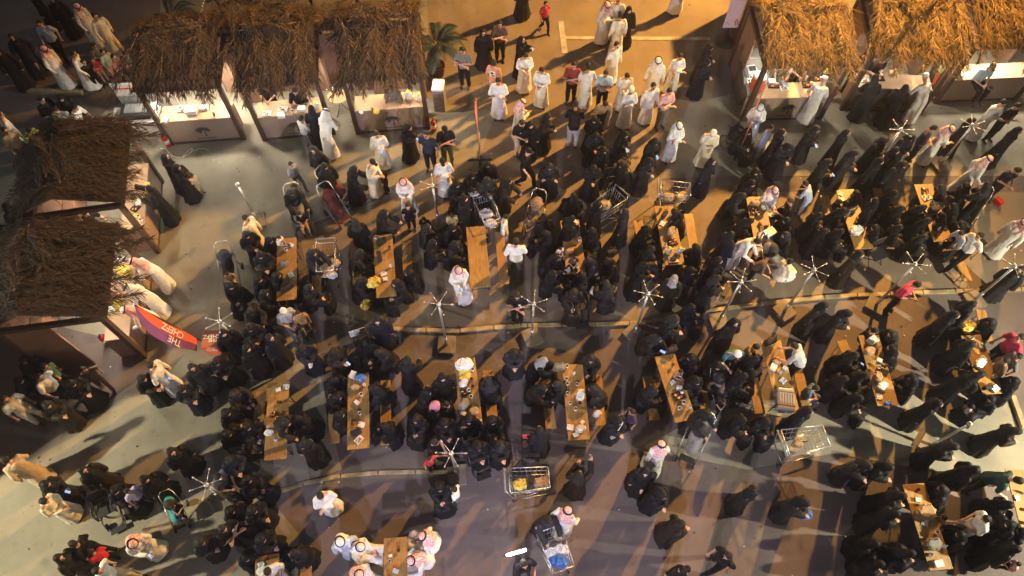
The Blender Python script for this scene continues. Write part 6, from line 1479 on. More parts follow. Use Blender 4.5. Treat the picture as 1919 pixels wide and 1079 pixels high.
def wheelchair_tree():
    root = link('wheelchair', None); f = MB()
    for s in (-1, 1):
        f.path([(s * .22, .34, .95), (s * .22, .24, .9), (s * .22, .22, .3), (s * .22, -.3, .28), (s * .2, -.46, .12)], .013); f.path([(s * .22, .2, .7), (s * .22, -.22, .7), (s * .22, -.26, .46)], .013); f.tube((s * .22, .22, .48), (s * .22, -.26, .48), .012)
    link('frame', f.mesh('frame', BLKMETAL, True), root)
    link('seat', MB().box((0, 0, .47), (.42, .42, .03)).mesh('seat', BAGC['n'], bevel=.01), root); link('backrest', MB().box((0, .23, .7), (.42, .025, .42)).mesh('backrest', BAGC['n'], bevel=.008), root)
    for s in (-1, 1):
        w = MB(); pts = [(s * .27, .14 + .3 * math.cos(a), .3 + .3 * math.sin(a)) for a in [2 * math.pi * i / 28 for i in range(29)]]; w.path(pts, .014, 5)
        pts = [(s * .3, .14 + .26 * math.cos(a), .3 + .26 * math.sin(a)) for a in [2 * math.pi * i / 20 for i in range(21)]]; w.path(pts, .007, 4)
        for i in range(12): a = 2 * math.pi * i / 12; w.tube((s * .27, .14, .3), (s * .27, .14 + .3 * math.cos(a), .3 + .3 * math.sin(a)), .003, .003, 3)
        link('wheel', w.mesh('wheel', BLKMETAL, True), root); wheel((s * .22, -.32, .08), .08, .03, root)
    link('footrest', MB().box((0, -.5, .1), (.36, .14, .02)).mesh('footrest', BLKMETAL, bevel=.005), root)
    return root
def bag_mesh(i, w=.16, h=.24):
    rnd = random.Random(i); mb = MB(); n = 18; rg = []
    for j in range(8):
        t = j / 7; r = (w * (.75 + .5 * math.sin(math.pi * t * .8))) * (1 - .25 * t)
        rg.append([(r * (1 + .16 * noise.noise(Vector((math.cos(a) * 3.1 + i, math.sin(a) * 3.1, t * 5))) * 2.2) * math.cos(a) * 1.1, r * .75 * (1 + .22 * noise.noise(Vector((math.cos(a) * 4 - i, math.sin(a) * 4, t * 5))) * 1.8) * math.sin(a), h * t + .06 * noise.noise(Vector((math.cos(a) * 3, math.sin(a) * 3 + i, t)))) for a in [2 * math.pi * k / n for k in range(n)]])
    mb.rings(rg); return mb
def bag_tree(m, i, handles=True, w=.16, h=.22):
    root = link('carrier_bag', bag_mesh(i, w, h).mesh('carrier_bag', m, False))
    if handles:
        for s in (-1, 1): link('handle', MB().path([(s * .07, -.03, h * .96), (s * .06, -.03, h + .09), (s * .02, -.02, h + .12), (s * .02, .03, h + .09), (s * .05, .04, h * .96)], .008, 5).mesh('handle', m, True), root)
    return root
def handbag_tree(m):
    root = link('handbag', MB().box((0, 0, .09), (.26, .11, .18)).mesh('handbag', m, bevel=.025)); link('flap', MB().box((0, -.052, .135), (.24, .02, .09)).mesh('flap', m, bevel=.01), root)
    link('strap', MB().path([(-.11, 0, .17), (-.1, .02, .27), (0, .05, .31), (.1, .02, .27), (.11, 0, .17)], .009, 5).mesh('strap', m, True), root); return root
def cup_tree(m):
    mb = MB(); n = 14; P_ = lambda r, z: [(r * math.cos(2 * math.pi * k / n), r * math.sin(2 * math.pi * k / n), z) for k in range(n)]
    mb.rings([P_(.028, 0), P_(.038, .1), P_(.034, .1), P_(.026, .012)]); root = link('paper_cup', mb.mesh('paper_cup', m, True)); link('drink', MB().rings([P_(.0335, .082), P_(.0336, .086)]).mesh('drink', mat('coffee', (.12, .06, .03), .2), True), root); return root
def tray_tree(m):
    root = link('food_tray', MB().box((0, 0, .01), (.26, .18, .016)).mesh('food_tray', m, bevel=.006))
    for s in (-1, 1): link('rim', MB().box((0, s * .088, .025), (.26, .006, .03)).mesh('rim', m), root)
    for k, (x, y) in enumerate(((-.07, .03), (.03, -.03), (.08, .035), (-.03, -.045))): link('snack', MB().ell((x, y, .04), (.035, .03, .022), 8).mesh('snack', [mat('pastry', (.5, .28, .09), .7, .2, 30), mat('strawberry', (.5, .03, .03), .4), mat('cream_filling', (.8, .75, .6), .5)][k % 3], True), root)
    return root
def phone_tree():
    root = link('phone', MB().box((0, 0, 0), (.075, .15, .009)).mesh('phone', BAGC['n'], bevel=.003)); link('screen', MB().box((0, 0, .0062), (.066, .138, .002)).mesh('screen', SCREEN), root); return root
def box_tree(m, m2, d):
    root = link('food_box', MB().box((0, 0, d[2] / 2), d).mesh('food_box', m, bevel=.006)); link('lid', MB().box((0, 0, d[2] + .006), (d[0] + .01, d[1] + .01, .012)).mesh('lid', m2, bevel=.004), root); return root
def jug_tree():
    mb = MB(); n = 16; P_ = lambda r, z: [(r * math.cos(2 * math.pi * k / n), r * math.sin(2 * math.pi * k / n), z) for k in range(n)]
    mb.rings([P_(.06, 0), P_(.085, .06), P_(.08, .16), P_(.05, .21), P_(.055, .24)]); root = link('thermos_jug', mb.mesh('thermos_jug', WHITEP, True)); link('lid', MB().rings([P_(.052, .24), P_(.05, .262), P_(.02, .28)]).mesh('lid', BAGC['y'], True), root)
    link('handle', MB().path([(.06, 0, .22), (.13, 0, .2), (.14, 0, .12), (.08, 0, .07)], .012, 6).mesh('handle', WHITEP, True), root); link('spout', MB().tube((-.06, 0, .15), (-.12, 0, .23), .018, .01).mesh('spout', WHITEP, True), root); return root
def bottle_tree():
    n = 12; P_ = lambda r, z: [(r * math.cos(2 * math.pi * k / n), r * math.sin(2 * math.pi * k / n), z) for k in range(n)]
    root = link('water_bottle', MB().rings([P_(.03, 0), P_(.034, .02), P_(.032, .13), P_(.014, .18), P_(.013, .195)]).mesh('water_bottle', mat('clear_bottle', (.55, .6, .65), .15, spec=.8), True)); link('cap', MB().tube((0, 0, .195), (0, 0, .215), .017, .017, 10).mesh('cap', BLUEP, True), root); link('print_band', MB().tube((0, 0, .06), (0, 0, .11), .0345, .0345, 12).mesh('print_band', WHITEP, True), root); return root
def napkin_tree():
    mb = MB(); rnd = random.Random(8); N = 6
    v = [((i / N - .5) * .16, (j / N - .5) * .14, .012 + .03 * abs(noise.noise(Vector((i * .9, j * .8, 2))))) for i in range(N + 1) for j in range(N + 1)]
    mb.add(v, [(i * (N + 1) + j, (i + 1) * (N + 1) + j, (i + 1) * (N + 1) + j + 1, i * (N + 1) + j + 1) for i in range(N) for j in range(N)]); return link('napkin', mb.mesh('napkin', PLBAG))
BUILD = {
 'bottle': (bottle_tree, 'bottle'), 'napkin': (napkin_tree, 'napkin'),
 'cart': (cart_tree, 'shopping cart'), 'pramblack': (lambda: pram_tree(BAGC['n'], BAGC['g']), 'pushchair'), 'pramgrey': (lambda: pram_tree(mat('slate_canopy', (.07, .08, .09), .8, .2, 20), BAGC['n']), 'pushchair'),
 'pramstripe': (lambda: pram_tree(mat('striped_brown_blanket', (.3, .17, .1), .9, .4, 12), BAGC['g']), 'pushchair'), 'pramred': (lambda: pram_tree(mat('dark_red_canopy', (.10, .016, .018), .8, .2, 20), mat('dark_red_canopy', (.10, .016, .018))), 'pushchair'), 'pramblue': (lambda: pram_tree(BAGC['n'], mat('turquoise_liner', (.03, .3, .36), .7, .2, 20)), 'pushchair'),
 'wchair': (wheelchair_tree, 'wheelchair'), 'bagw': (lambda: bag_tree(PLBAG, 1), 'bag'), 'bagw2': (lambda: bag_tree(PLBAG, 2, False, .13, .14), 'bag'), 'bagy': (lambda: bag_tree(YBAG, 3), 'bag'), 'bagk': (lambda: bag_tree(KRAFT, 4, False), 'bag'), 'bagb': (lambda: bag_tree(BLUEP, 5), 'bag'), 'bagg': (lambda: bag_tree(BAGC['g'], 6, False, .14, .16), 'bag'),
 'hbagn': (lambda: handbag_tree(BAGC['n']), 'handbag'), 'hbagt': (lambda: handbag_tree(BAGC['t']), 'handbag'), 'hbagr': (lambda: handbag_tree(REDP), 'handbag'), 'cup': (lambda: cup_tree(WHITEP), 'cup'), 'cupb': (lambda: cup_tree(mat('brown_card', (.2, .1, .05), .6)), 'cup'),
 'tray': (lambda: tray_tree(WHITEP), 'tray'), 'traydark': (lambda: tray_tree(BAGC['n']), 'tray'), 'phone': (phone_tree, 'phone'), 'boxblue': (lambda: box_tree(BLUEP, WHITEP, (.3, .22, .16)), 'box'), 'boxk': (lambda: box_tree(KRAFT, KRAFT, (.24, .2, .1)), 'box'), 'boxw': (lambda: box_tree(WHITEP, WHITEP, (.26, .2, .12)), 'box'), 'boxy': (lambda: box_tree(YBAG, YBAG, (.28, .22, .07)), 'box'), 'jug': (jug_tree, 'jug'),
}
for (key, x, y, z, rz, s, label, group) in ITEMS:
    b, cat = BUILD[key]; placed(key, b, x, y, rz, label, cat, group, z, s)
# ------------------------------------------------------------------ single things
def text_mesh(txt, size, m, name='lettering'):
    c = bpy.data.curves.new('t', 'FONT'); c.body = txt; c.size = size; c.extrude = .001; c.align_x = 'CENTER'; c.align_y = 'CENTER'; c.offset = size * .012; c.resolution_u = 2; c.space_line = .85
    o = bpy.data.objects.new('t', c); COL.objects.link(o); me = bpy.data.meshes.new_from_object(o.evaluated_get(bpy.context.evaluated_depsgraph_get())); bpy.data.objects.remove(o)
    me.name = name; me.materials.clear(); me.materials.append(m); return me
WPRINT = mat('white_print', (.8, .8, .8), .5)
PRPLE = mat('purple_fabric', (.20, .07, .30), .7, .08, 5); CORAL = mat('coral_fabric', (.78, .13, .07), .7, .08, 5)
def between(o, a, b, up=(0, 0, 1)):
    o.location = a; d = (Vector(b) - Vector(a)).normalized(); u = Vector(up); xx = d.cross(u).normalized(); yy = xx.cross(d)
    o.rotation_euler = Matrix((xx, d, xx.cross(d))).transposed().to_euler()
# feather flag with its two-tone sail
def feather(a, b, width, label, text, cols, side=1):
    L = math.dist(a, b)
    root = thing('feather_flag', label, 'flag')
    between(root, a, b)
    link('pole', MB().path([(0, 0, 0), (0, L * .6, 0), (side * .02, L, 0)], .014, 6).mesh('pole', BLKMETAL, True), root)
    n = 16
    for lo, hi, m in ((0, .5, cols[0]), (.5, 1, cols[1])):
        mb = MB(); v = []
        for i in range(n + 1):
            t = i / n; w = width * (min(1, .62 + t * 1.2) if t < .3 else 1) * (1 - max(0, (t - .55) / .45) ** 2.2); y = L * (.1 + .9 * t)
            for q in (lo, (lo + hi) / 2, hi): v.append((side * w * q + .004 * side, y - (.12 * q if t < .06 else 0), .02 * math.sin(t * 9 + q * 3)))
        f = []
        for i in range(n):
            for k in (0, 1): f.append((i * 3 + k, i * 3 + k + 1, i * 3 + k + 4, i * 3 + k + 3))
        mb.add(v, f); sail = link('sail', mb.mesh('sail', m, True), root); sail['label'] = 'purple half' if m is PRPLE else 'coral half'
    if text:
        for txt, q in (('THE', .72), ('CHEFZ', .28)):
            o = link('lettering', text_mesh(txt, .23, WPRINT), root, (side * width * q, L * .45 - (.14 if txt == 'THE' else 0), .034)); o.rotation_euler = (0, 0, math.pi / 2)
    return root
feather(*FLAG1[:2], .50, 'purple and coral feather flag with white lettering beside the lower left stall', True, (CORAL, PRPLE), -1)
# the sail of the plaza flag is edge on
PINKF = mat('salmon_fabric', (.62, .2, .13), .7, .1, 4)
def bannerflag(a, h, tilt, label, rz):
    root = thing('feather_flag', label, 'flag', (a[0], a[1], 0)); root.rotation_euler = (tilt[0], tilt[1], rz)
    link('pole', MB().tube((0, 0, 0), (0, 0, h), .016, .008, 6).mesh('pole', mat('pink_pole', (.5, .22, .17), .5), True), root)
    link('base_cross', MB().box((0, 0, .015), (.7, .06, .02)).box((0, 0, .034), (.06, .7, .016)).mesh('base_cross', BLKMETAL), root)
    mb = MB(); v = []; n = 14
    for i in range(n + 1):
        t = i / n; w = .42 * (1 - .85 * t) * min(1, .5 + t * 4); z = .45 + (h - .5) * t
        v += [(0, .0, z), (.02 * math.sin(t * 7), -w * .5, z), (.05 * math.sin(t * 5), -w, z - .05)]
    mb.add(v, [(i * 3 + k, i * 3 + k + 1, i * 3 + k + 4, i * 3 + k + 3) for i in range(n) for k in (0, 1)]); sl = link('sail', mb.mesh('sail', PINKF, True), root)
    for k in range(4): link('stripe', MB().box((.035, -.12, .7 + .2 * k), (.012, .2, .05)).mesh('stripe', WPRINT), sl)
bannerflag(FLAG2, 2.7, (0, 0), 'tall thin salmon feather flag standing alone on the orange lit plaza', R(3))
bannerflag(FLAG3, 3.0, (0, 0), 'slanting salmon feather flag beside the man with white headscarf at the right stalls', R(-26.5))
# cube seat
x, y = CUBE
root = thing('display_cube', 'orange and purple cube with white lettering under the leftmost misting pole', 'cube', (x, y, 0), R(3))
link('cube_body', MB().box((0, 0, .25), (.5, .46, .5)).mesh('cube_body', CORAL, bevel=.012), root)
link('top_panel', MB().box((0, -.12, .502), (.48, .22, .012)).mesh('top_panel', mat('rust_panel', (.42, .14, .07), .7, .08, 5)), root); link('top_panel', MB().box((0, .112, .502), (.48, .22, .012)).mesh('top_panel', mat('plum_panel', (.12, .03, .04), .7, .08, 5)), root)
for txt, py, sz in (('THE', -.055, .13), ('CHEFZ', .055, .15)):
    o = link('lettering', text_mesh(txt, sz, WPRINT), root, (0 if txt == 'CHEFZ' else .04, py, .510)); o.rotation_euler = (0, 0, math.pi)
for txt, z in (('THE', .4), ('CHEFZ', .27)):
    o = link('lettering', text_mesh(txt, .13, WPRINT), root, (0, -.232, z)); o.rotation_euler = (math.pi / 2, 0, 0)
    o = link('lettering', text_mesh(txt, .13, WPRINT), root, (.252, 0, z)); o.rotation_euler = (math.pi / 2, 0, math.pi / 2)
# potted palm
def leaf_frond(i, m, L):
    rnd = random.Random(i); mb = MB(); pts = [Vector((0, -L * t / 8, .35 * L * math.sin(t / 8 * 2.6) - .35 * L * (t / 8) ** 2)) for t in range(9)]
    mb.path(pts, .012, 4)
    for j in range(46):
        t = .12 + .88 * j / 46; q = t * 8; a = int(min(q, 7)); p = pts[a].lerp(pts[a + 1], q - a)
        for sd in (-1, 1):
            l = .38 * math.sin(math.pi * (.15 + .8 * t)) * rnd.uniform(.8, 1.1); d = Vector((sd * .8, -.6, -.25)).normalized(); tip = p + d * l; mid = p + d * l * .5 + Vector((0, 0, .02)); w = Vector((.5, sd * .6, 0)).normalized() * .013
            mb.add([p - w * .6, p + w * .6, mid + w, mid - w, tip], [(0, 1, 2, 3), (3, 2, 4)])
    return mb.mesh('palm_leaf', m)
GREENL = mat('palm_leaf_green', (.032, .05, .04), .55, .3, 8)
def potted_palm(x, y, h, label, n=13, s=1):
    root = thing('potted_palm', label, 'palm', (x, y, 0), R(20)); root.scale = (s, s, s)
    c = 20; P_ = lambda r, z: [(r * math.cos(2 * math.pi * k / c), r * math.sin(2 * math.pi * k / c), z) for k in range(c)]
    link('pot', MB().rings([P_(.2, 0), P_(.3, .5), P_(.31, .55), P_(.27, .55), P_(.26, .48)]).mesh('pot', mat('terracotta_pot', (.16, .075, .05), .7, .15, 8), True), root)
    link('soil', MB().rings([P_(.255, .47), P_(.25, .5)]).mesh('soil', mat('soil', (.03, .02, .015), .9, .3, 30)), root)
    mb = MB(); 
    for j in range(9): mb.tube((.01 * j, .02 * math.sin(j), .45 + (h - .45) * j / 9), (.01 * j, .02 * math.sin(j + 1), .45 + (h - .45) * (j + 1) / 9), .075 - .003 * j, .06 - .003 * j, 9)
    link('trunk', mb.mesh('trunk', mat('palm_trunk_bark', (.09, .06, .04), .9, .3, 20), True), root)
    ms = [leaf_frond(i, GREENL, 1.15) for i in range(3)]
    for k in range(n):
        o = link('palm_leaf', ms[k % 3], root, (.08, 0, h - .03)); o.rotation_euler = (R(-25 + 65 * ((k * 7) % n) / n), 0, R(360 * k / n + 9 * (k % 3)))
potted_palm(*PALM1, 1.5, 'green potted palm beside the right end of the upper left stalls', 13, .82)
potted_palm(*PALM2, 1.0, 'faint green palm top showing behind the far left stall', 9, .8)
# grey drawer unit with white lid, extinguishers, round table, grill, coolers
x, y = DRAWERS
root = thing('drawer_unit', 'grey drawer unit with a white lid at the right end stall', 'cabinet', (x, y, 0), R(-4))
link('carcass', MB().box((0, 0, .45), (.34, .42, .9)).mesh('carcass', mat('grey_plastic', (.22, .21, .22), .5, .05, 8), bevel=.01), root)
for k in range(3): link('drawer', MB().box((.0, -.215, .17 + .28 * k), (.3, .02, .25)).mesh('drawer', mat('grey_plastic', (.22, .21, .22)), bevel=.008), root)
link('lid', MB().box((0, 0, .95), (.36, .44, .1)).mesh('lid', WHITEP, bevel=.03), root)
def extinguisher(x, y, label):
    root = thing('fire_extinguisher', label, 'extinguisher', (x, y, 0), 0, 'fire extinguishers by the stall posts')
    link('cylinder', MB().capsule((0, 0, .09), (0, 0, .42), .085, .08, 14).mesh('cylinder', REDP, True), root); link('valve', MB().tube((0, 0, .48), (0, 0, .56), .022, .02, 8).box((0, -.03, .57), (.03, .12, .02)).mesh('valve', BLKMETAL), root)
    link('hose', MB().path([(0, .03, .55), (.09, .05, .5), (.1, .03, .3), (.095, 0, .15)], .011, 6).mesh('hose', BLKMETAL, True), root); link('print_band', MB().tube((0, 0, .2), (0, 0, .34), .0885, .0885, 14).mesh('print_band', WHITEP, True), root)
for e in EXTS: extinguisher(*e)
x, y = ROUNDT
root = thing('side_table', 'round light wood side table with crossed black legs between two stalls', 'table', (x, y, 0))
link('table_top', MB().tube((0, 0, .72), (0, 0, .75), .32, .32, 28).mesh('table_top', mat('light_plywood', (.55, .36, .2), .5, .12, 6), bevel=.004), root)
for k in range(3): a = 2 * math.pi * k / 3; link('leg', MB().tube((.26 * math.cos(a), .26 * math.sin(a), 0), (-.16 * math.cos(a), -.16 * math.sin(a), .72), .011, .011, 6).mesh('leg', BLKMETAL, True), root)
n = 18; P_ = lambda r, z: [(r * math.cos(2 * math.pi * k / n), r * math.sin(2 * math.pi * k / n), z) for k in range(n)]
t = thing('coffee_pot', 'chrome coffee pot with pointed lid on the round side table', 'pot', (x - .1, y + .08, .752), R(200)); 
link('pot_body', MB().rings([P_(.06, 0), P_(.11, .07), P_(.1, .14), P_(.05, .2), P_(.055, .24)]).mesh('pot_body', mat('chrome', (.8, .8, .82), .12, metal=1), True), t); link('lid', MB().rings([P_(.058, .242), P_(.04, .27), P_(.012, .3), P_(.014, .33), P_(.004, .36)]).mesh('lid', mat('chrome', (.8, .8, .82)), True), t); link('spout', MB().path([(.08, 0, .1), (.15, 0, .15), (.19, 0, .24)], .013).mesh('spout', mat('chrome', (.8, .8, .82)), True), t); link('handle', MB().path([(-.05, 0, .22), (-.13, 0, .19), (-.13, 0, .1), (-.09, 0, .06)], .01).mesh('handle', BLKMETAL, True), t)
x, y = GRILL
root = thing('griddle_station', 'steel griddle station with raised hood and two muffin trays beside right stalls', 'grill', (x, y, 0), R(-3))
BRUSH = mat('brushed_steel', (.42, .43, .43), .38, .1, 14, .1, 80, metal=.7)
link('cabinet', MB().box((0, 0, .45), (.78, 1.2, .9)).mesh('cabinet', mat('olive_cabinet', (.13, .105, .075), .6, .15, 5), bevel=.015), root)
link('worktop', MB().box((0, -.32, .93), (.8, .62, .05)).mesh('worktop', BRUSH, bevel=.008), root); link('hood_front', MB().box((.02, .05, 1.1), (.7, .03, .32), M=Matrix.Rotation(R(-18), 4, 'X')).mesh('hood_front', BRUSH, bevel=.005), root)
link('hood', MB().rings([[(-.36, .08, 1.0), (.4, .08, 1.0), (.38, .6, 1.0), (-.34, .6, 1.0)], [(-.3, .14, 1.3), (.34, .14, 1.3), (.34, .56, 1.32), (-.3, .56, 1.32)]]).mesh('hood', BRUSH, bevel=.03), root)
for k in range(2):
    t = thing('muffin_tray', ('near' if k else 'far') + ' white tray of dark muffins on the griddle worktop', 'tray', (x - .2, y - .3 - .24 * k, .956)); t['group'] = 'muffin trays'
    link('tray', MB().box((0, 0, .01), (.27, .2, .02)).mesh('tray', WHITEP, bevel=.006), t)
    for i in range(6): link('muffin', MB().ell(((i % 3 - 1) * .08, (i // 3 - .5) * .09, .035), (.028, .028, .024), 8).mesh('muffin', mat('dark_muffin', (.09, .05, .03), .8, .2, 30), True), t)
x, y = DRINK
root = thing('drinks_dispenser', 'orange drinks dispenser with a white lid behind the stall post', 'dispenser', (x, y, .95))
link('barrel', MB().rings([P_(.17, 0), P_(.2, .06), P_(.2, .46), P_(.19, .5)]).mesh('barrel', ORANGEP, True), root); link('lid', MB().rings([P_(.2, .5), P_(.205, .54), P_(.17, .58), P_(.06, .58)]).mesh('lid', WHITEP, True), root)
t = thing('dispenser_stand', 'low white stand under the orange drinks dispenser', 'stand', (x, y, 0)); link('stand_top', MB().box((0, 0, .93), (.5, .5, .035)).mesh('stand_top', WHITEP, bevel=.01), t)
for a in (-1, 1):
    for b in (-1, 1): link('leg', MB().box((a * .21, b * .21, .455), (.04, .04, .91)).mesh('leg', WHITEP), t)
t = thing('cash_register', 'white cash register with dark screen beside the griddle hood', 'register', (x - .05, y + .62, .0), R(10))
link('pedestal', MB().box((0, 0, .5), (.32, .34, 1.0)).mesh('pedestal', WHITEP, bevel=.02), t); link('register_body', MB().box((0, 0, 1.07), (.3, .32, .13)).mesh('register_body', WHITEP, bevel=.03), t); link('screen', MB().box((0, -.02, 1.17), (.2, .16, .03), M=Matrix.Rotation(R(20), 4, 'X')).mesh('screen', BAGC['n'], bevel=.006), t)
# tall white banner in the corner
x, y = BANNER
root = thing('banner_stand', 'white upright banner with a blue leaf pattern on a round black base', 'banner', (x, y, 0), R(0))
LIL = mat('pale_lilac_banner', (.62, .56, .66), .6, .05, 3)
link('base', MB().tube((0, 0, 0), (0, 0, .05), .3, .28, 24).mesh('base', BLKMETAL, True), root); link('pole', MB().tube((0, 0, .04), (0, 0, 2.6), .022, .02, 8).mesh('pole', BLKMETAL, True), root)
pn = link('panel', MB().box((0, -.05, 1.65), (.5, .03, 1.9)).mesh('panel', LIL, bevel=.004), root); BL = mat('blue_print', (.05, .06, .25), .6)
for dx, dz, a, l in ((.12, .12, 20, .2), (.17, .2, 50, .2), (.1, .25, -5, .22), (.2, .1, 80, .14)): link('print_leaf', MB().ell((0, 0, 0), (.018, .003, l / 2), 8).mesh('print_leaf', BL), pn, (dx, -.068, .75 + dz)).rotation_euler = (0, R(-a + 20), 0)
for dx, dz, r in ((-.16, .16, .02), (-.1, .11, .012), (-.13, .28, .01)): link('print_dot', MB().tube((0, 0, 0), (0, -.003, 0), r, r, 12).mesh('print_dot', BL), pn, (dx, -.066, .75 + dz))
# brown side building beside the right stalls with its beam
x, y = KIOSK
root = thing('timber_kiosk', 'brown timber kiosk wall with sloping beam between banner and right stalls', 'kiosk', (x, y, 0), R(0))
link('wall', MB().box((.45, .8, 1.2), (.9, 1.5, 2.4)).mesh('wall', FRAMEB, bevel=.01), root); link('wall_panel', MB().box((1.15, 1.0, 1.1), (.45, 1.0, 2.2)).mesh('wall_panel', WALLB, bevel=.006), root)
link('roof_panel', MB().box((.45, .8, 2.43), (1.0, 1.6, .05)).mesh('roof_panel', mat('mauve_panel', (.22, .14, .13), .5, .1, 4)), root); link('beam', MB().tube((1.0, -.05, .2), (1.0, -.05, 2.4), .07, .07, 4).mesh('beam', FRAMEB), root)
for k in range(2): link('shelf', MB().box((1.15, .44, .9 + .35 * k), (.42, .14, .03)).mesh('shelf', WALLB), root)
# rear run of stalls, backs to the front row
for (x, y, rz, w, D, lab, kd) in REAR:
    root = thing('rear_canopy', lab, 'canopy', (x, y, 0), rz)
    for px in (0, w * .25, w * .5, w * .75, w):
        for py in (0, D): link('post', MB().box((px, py, 1.2), (.1, .1, 2.4)).mesh('post', FRAMEB), root)
    for py in (0, D): link('beam', MB().box((w / 2, py, 2.46), (w + .1, .1, .12)).mesh('beam', FRAMEB), root)
    link('wall', MB().box((w / 2, -.08, 1.15), (w, .04, 2.3)).mesh('wall', WALLB), root)
    m = straw_mesh(w * .9, D * .4, [STRAW[kd]], 3200, 77)
    o = link('loose_straw', m, root, (w * .5, D * .45, 2.55)); o['kind'] = 'stuff'
    rnd = random.Random(3)
    for i in range(34):
        xx = rnd.uniform(.1, w - .3); yy = rnd.choice((-.02, .1, .25, .6, .75)) * D + rnd.uniform(-.1, .1)
        if .28 * D < yy < .5 * D and (xx < w * .25 or xx > w * .78): continue
        o = link('palm_frond', FROND[kd][i % 3], root, (xx, yy, 2.58 + .05 * rnd.random())); o.rotation_euler = (0, 0, rnd.choice((-1, 1)) * math.pi / 2 + rnd.gauss(0, .2)); o.scale = (1, .8, 1)
    # white tassel trim on the two ends
    for px in (-.08, w + .08):
        for k in range(14): link('white_tassel', MB().tube((0, 0, 0), (0, 0, -.1), .035, .012, 5).mesh('white_tassel', WHITEP, True), root, (px, D * k / 14, 2.5 + .02 * (k % 2)))
# grey suitcase standing on a table
x, y = SUIT
t = thing('suitcase', 'grey hard suitcase with two dark straps standing on the table end', 'suitcase', (x, y, .752), R(-8)); GS = mat('grey_suitcase_shell', (.27, .25, .24), .4, .1, 8)
link('shell', MB().box((0, 0, .13), (.42, .56, .25)).mesh('shell', GS, bevel=.045), t)
for k in (-1, 1): link('strap', MB().box((0, k * .17, .13), (.43, .035, .262)).mesh('strap', mat('brown_strap', (.12, .07, .05), .6), bevel=.01), t)
for k in range(6): link('rib', MB().box((-.16 + .064 * k, 0, .258), (.012, .26, .008)).mesh('rib', mat('dark_rib', (.12, .11, .11), .5)), t)
link('handle', MB().path([(-.1, .28, .13), (-.1, .33, .13), (.1, .33, .13), (.1, .28, .13)], .012).mesh('handle', BLKMETAL, True), t)
# cooking bench left of the first upper stall
x, y = BENCHK
t = thing('cooking_bench', 'white cooking bench with open steel grill left of the glaring stall', 'bench', (x, y, 0), R(4))
link('worktop', MB().box((0, 0, .86), (1.35, .6, .05)).mesh('worktop', WHITEP, bevel=.008), t)
for a in (-1, 1):
    for b in (-1, 1): link('leg', MB().box((a * .62, b * .26, .42), (.05, .05, .83)).mesh('leg', STEEL), t)
for k in (-1, 1): link('door_panel', MB().box((k * .33, -.285, .45), (.62, .02, .7)).mesh('door_panel', mat('pale_laminate', (.5, .48, .47), .5, .05, 4), bevel=.006), t)
link('grill_body', MB().box((.05, .02, .98), (.85, .5, .18)).mesh('grill_body', BLKMETAL, bevel=.02), t); link('grill_tray', MB().box((.08, .05, 1.085), (.66, .34, .03)).mesh('grill_tray', BRUSH, bevel=.006), t)
link('splash_guard', MB().box((.05, .3, 1.2), (.85, .02, .32)).mesh('splash_guard', BRUSH, bevel=.004), t); link('side_box', MB().box((.6, .02, 1.0), (.2, .45, .22)).mesh('side_box', WHITEP, bevel=.015), t)
mb = MB(); 
for k in range(9): mb.tube((-.22 + .075 * k, -.1, 1.112), (-.22 + .075 * k, .2, 1.112), .006)
link('grill_bars', mb.mesh('grill_bars', STEEL, True), t)
mb = MB(); pts = [(x + .5 + .25 * math.sin(k * .55) + .05 * k, y - .75 + .18 * math.cos(k * .8), .02) for k in range(26)]; mb.path(pts, .009, 5)
t = thing('cable', 'pale looped cable on the ground before the cooking bench', 'cable', me=mb.mesh('cable', WHITEP, True))
t = thing('back_panel', 'white panel with a red stripe behind the cooking bench', 'panel', (x + .05, y + .85, 0), R(3)); link('board', MB().box((0, 0, .65), (1.7, .04, 1.3)).mesh('board', mat('pale_laminate', (.5, .48, .47)), bevel=.008), t); link('red_stripe', MB().box((0, -.024, 1.1), (1.6, .006, .05)).mesh('red_stripe', REDP), t)
# unseen cabin added beyond the left edge to shade the corner of the pavement
root = thing('shade_cabin', 'plain cabin added unseen beyond the left edge to cast a shadow', 'kiosk', (-14.9, 4.24, 0), R(43))
link('wall', MB().box((0, 0, 2.05), (3.0, 3.2, 4.1)).mesh('wall', WALLB, bevel=.01), root); link('roof', MB().box((0, 0, 4.15), (3.2, 3.4, .1)).mesh('roof', FRAMEB, bevel=.01), root)
dr = link('door', MB().box((.6, -1.62, 1.05), (.9, .05, 2.1)).mesh('door', PANELT, bevel=.008), root); link('handle', MB().box((.95, -1.66, 1.05), (.04, .04, .14)).mesh('handle', STEEL), dr)
for (x, y, l) in CABS:
    root = thing('storage_cabinet', l, 'cabinet', (x, y, 0), R(2)); link('carcass', MB().box((0, 0, 1.05), (.6, .9, 2.08)).mesh('carcass', WALLB, bevel=.01), root); link('top', MB().box((0, 0, 2.12), (.62, .94, .04)).mesh('top', mat('mauve_board', (.10, .06, .10), .6, .1, 4), bevel=.006), root); link('shelf_board', MB().box((0, -.55, 1.0), (.4, .2, .03)).mesh('shelf_board', WALLB), root)
mb = MB(); rnd = random.Random(5)
for _ in range(600):
    x, y, s_ = rnd.uniform(-13, 15), rnd.uniform(1.5, 17), rnd.uniform(.012, .045); mb.box((x, y, .021), (s_, s_ * rnd.uniform(.3, 1), .008), rnd.uniform(0, 3), rnd.choice((0, 0, 0, 1)))
o = link('litter', mb.mesh('litter', [mat('dark_litter', (.03, .025, .02), .8), WHITEP])); o['kind'] = 'stuff'
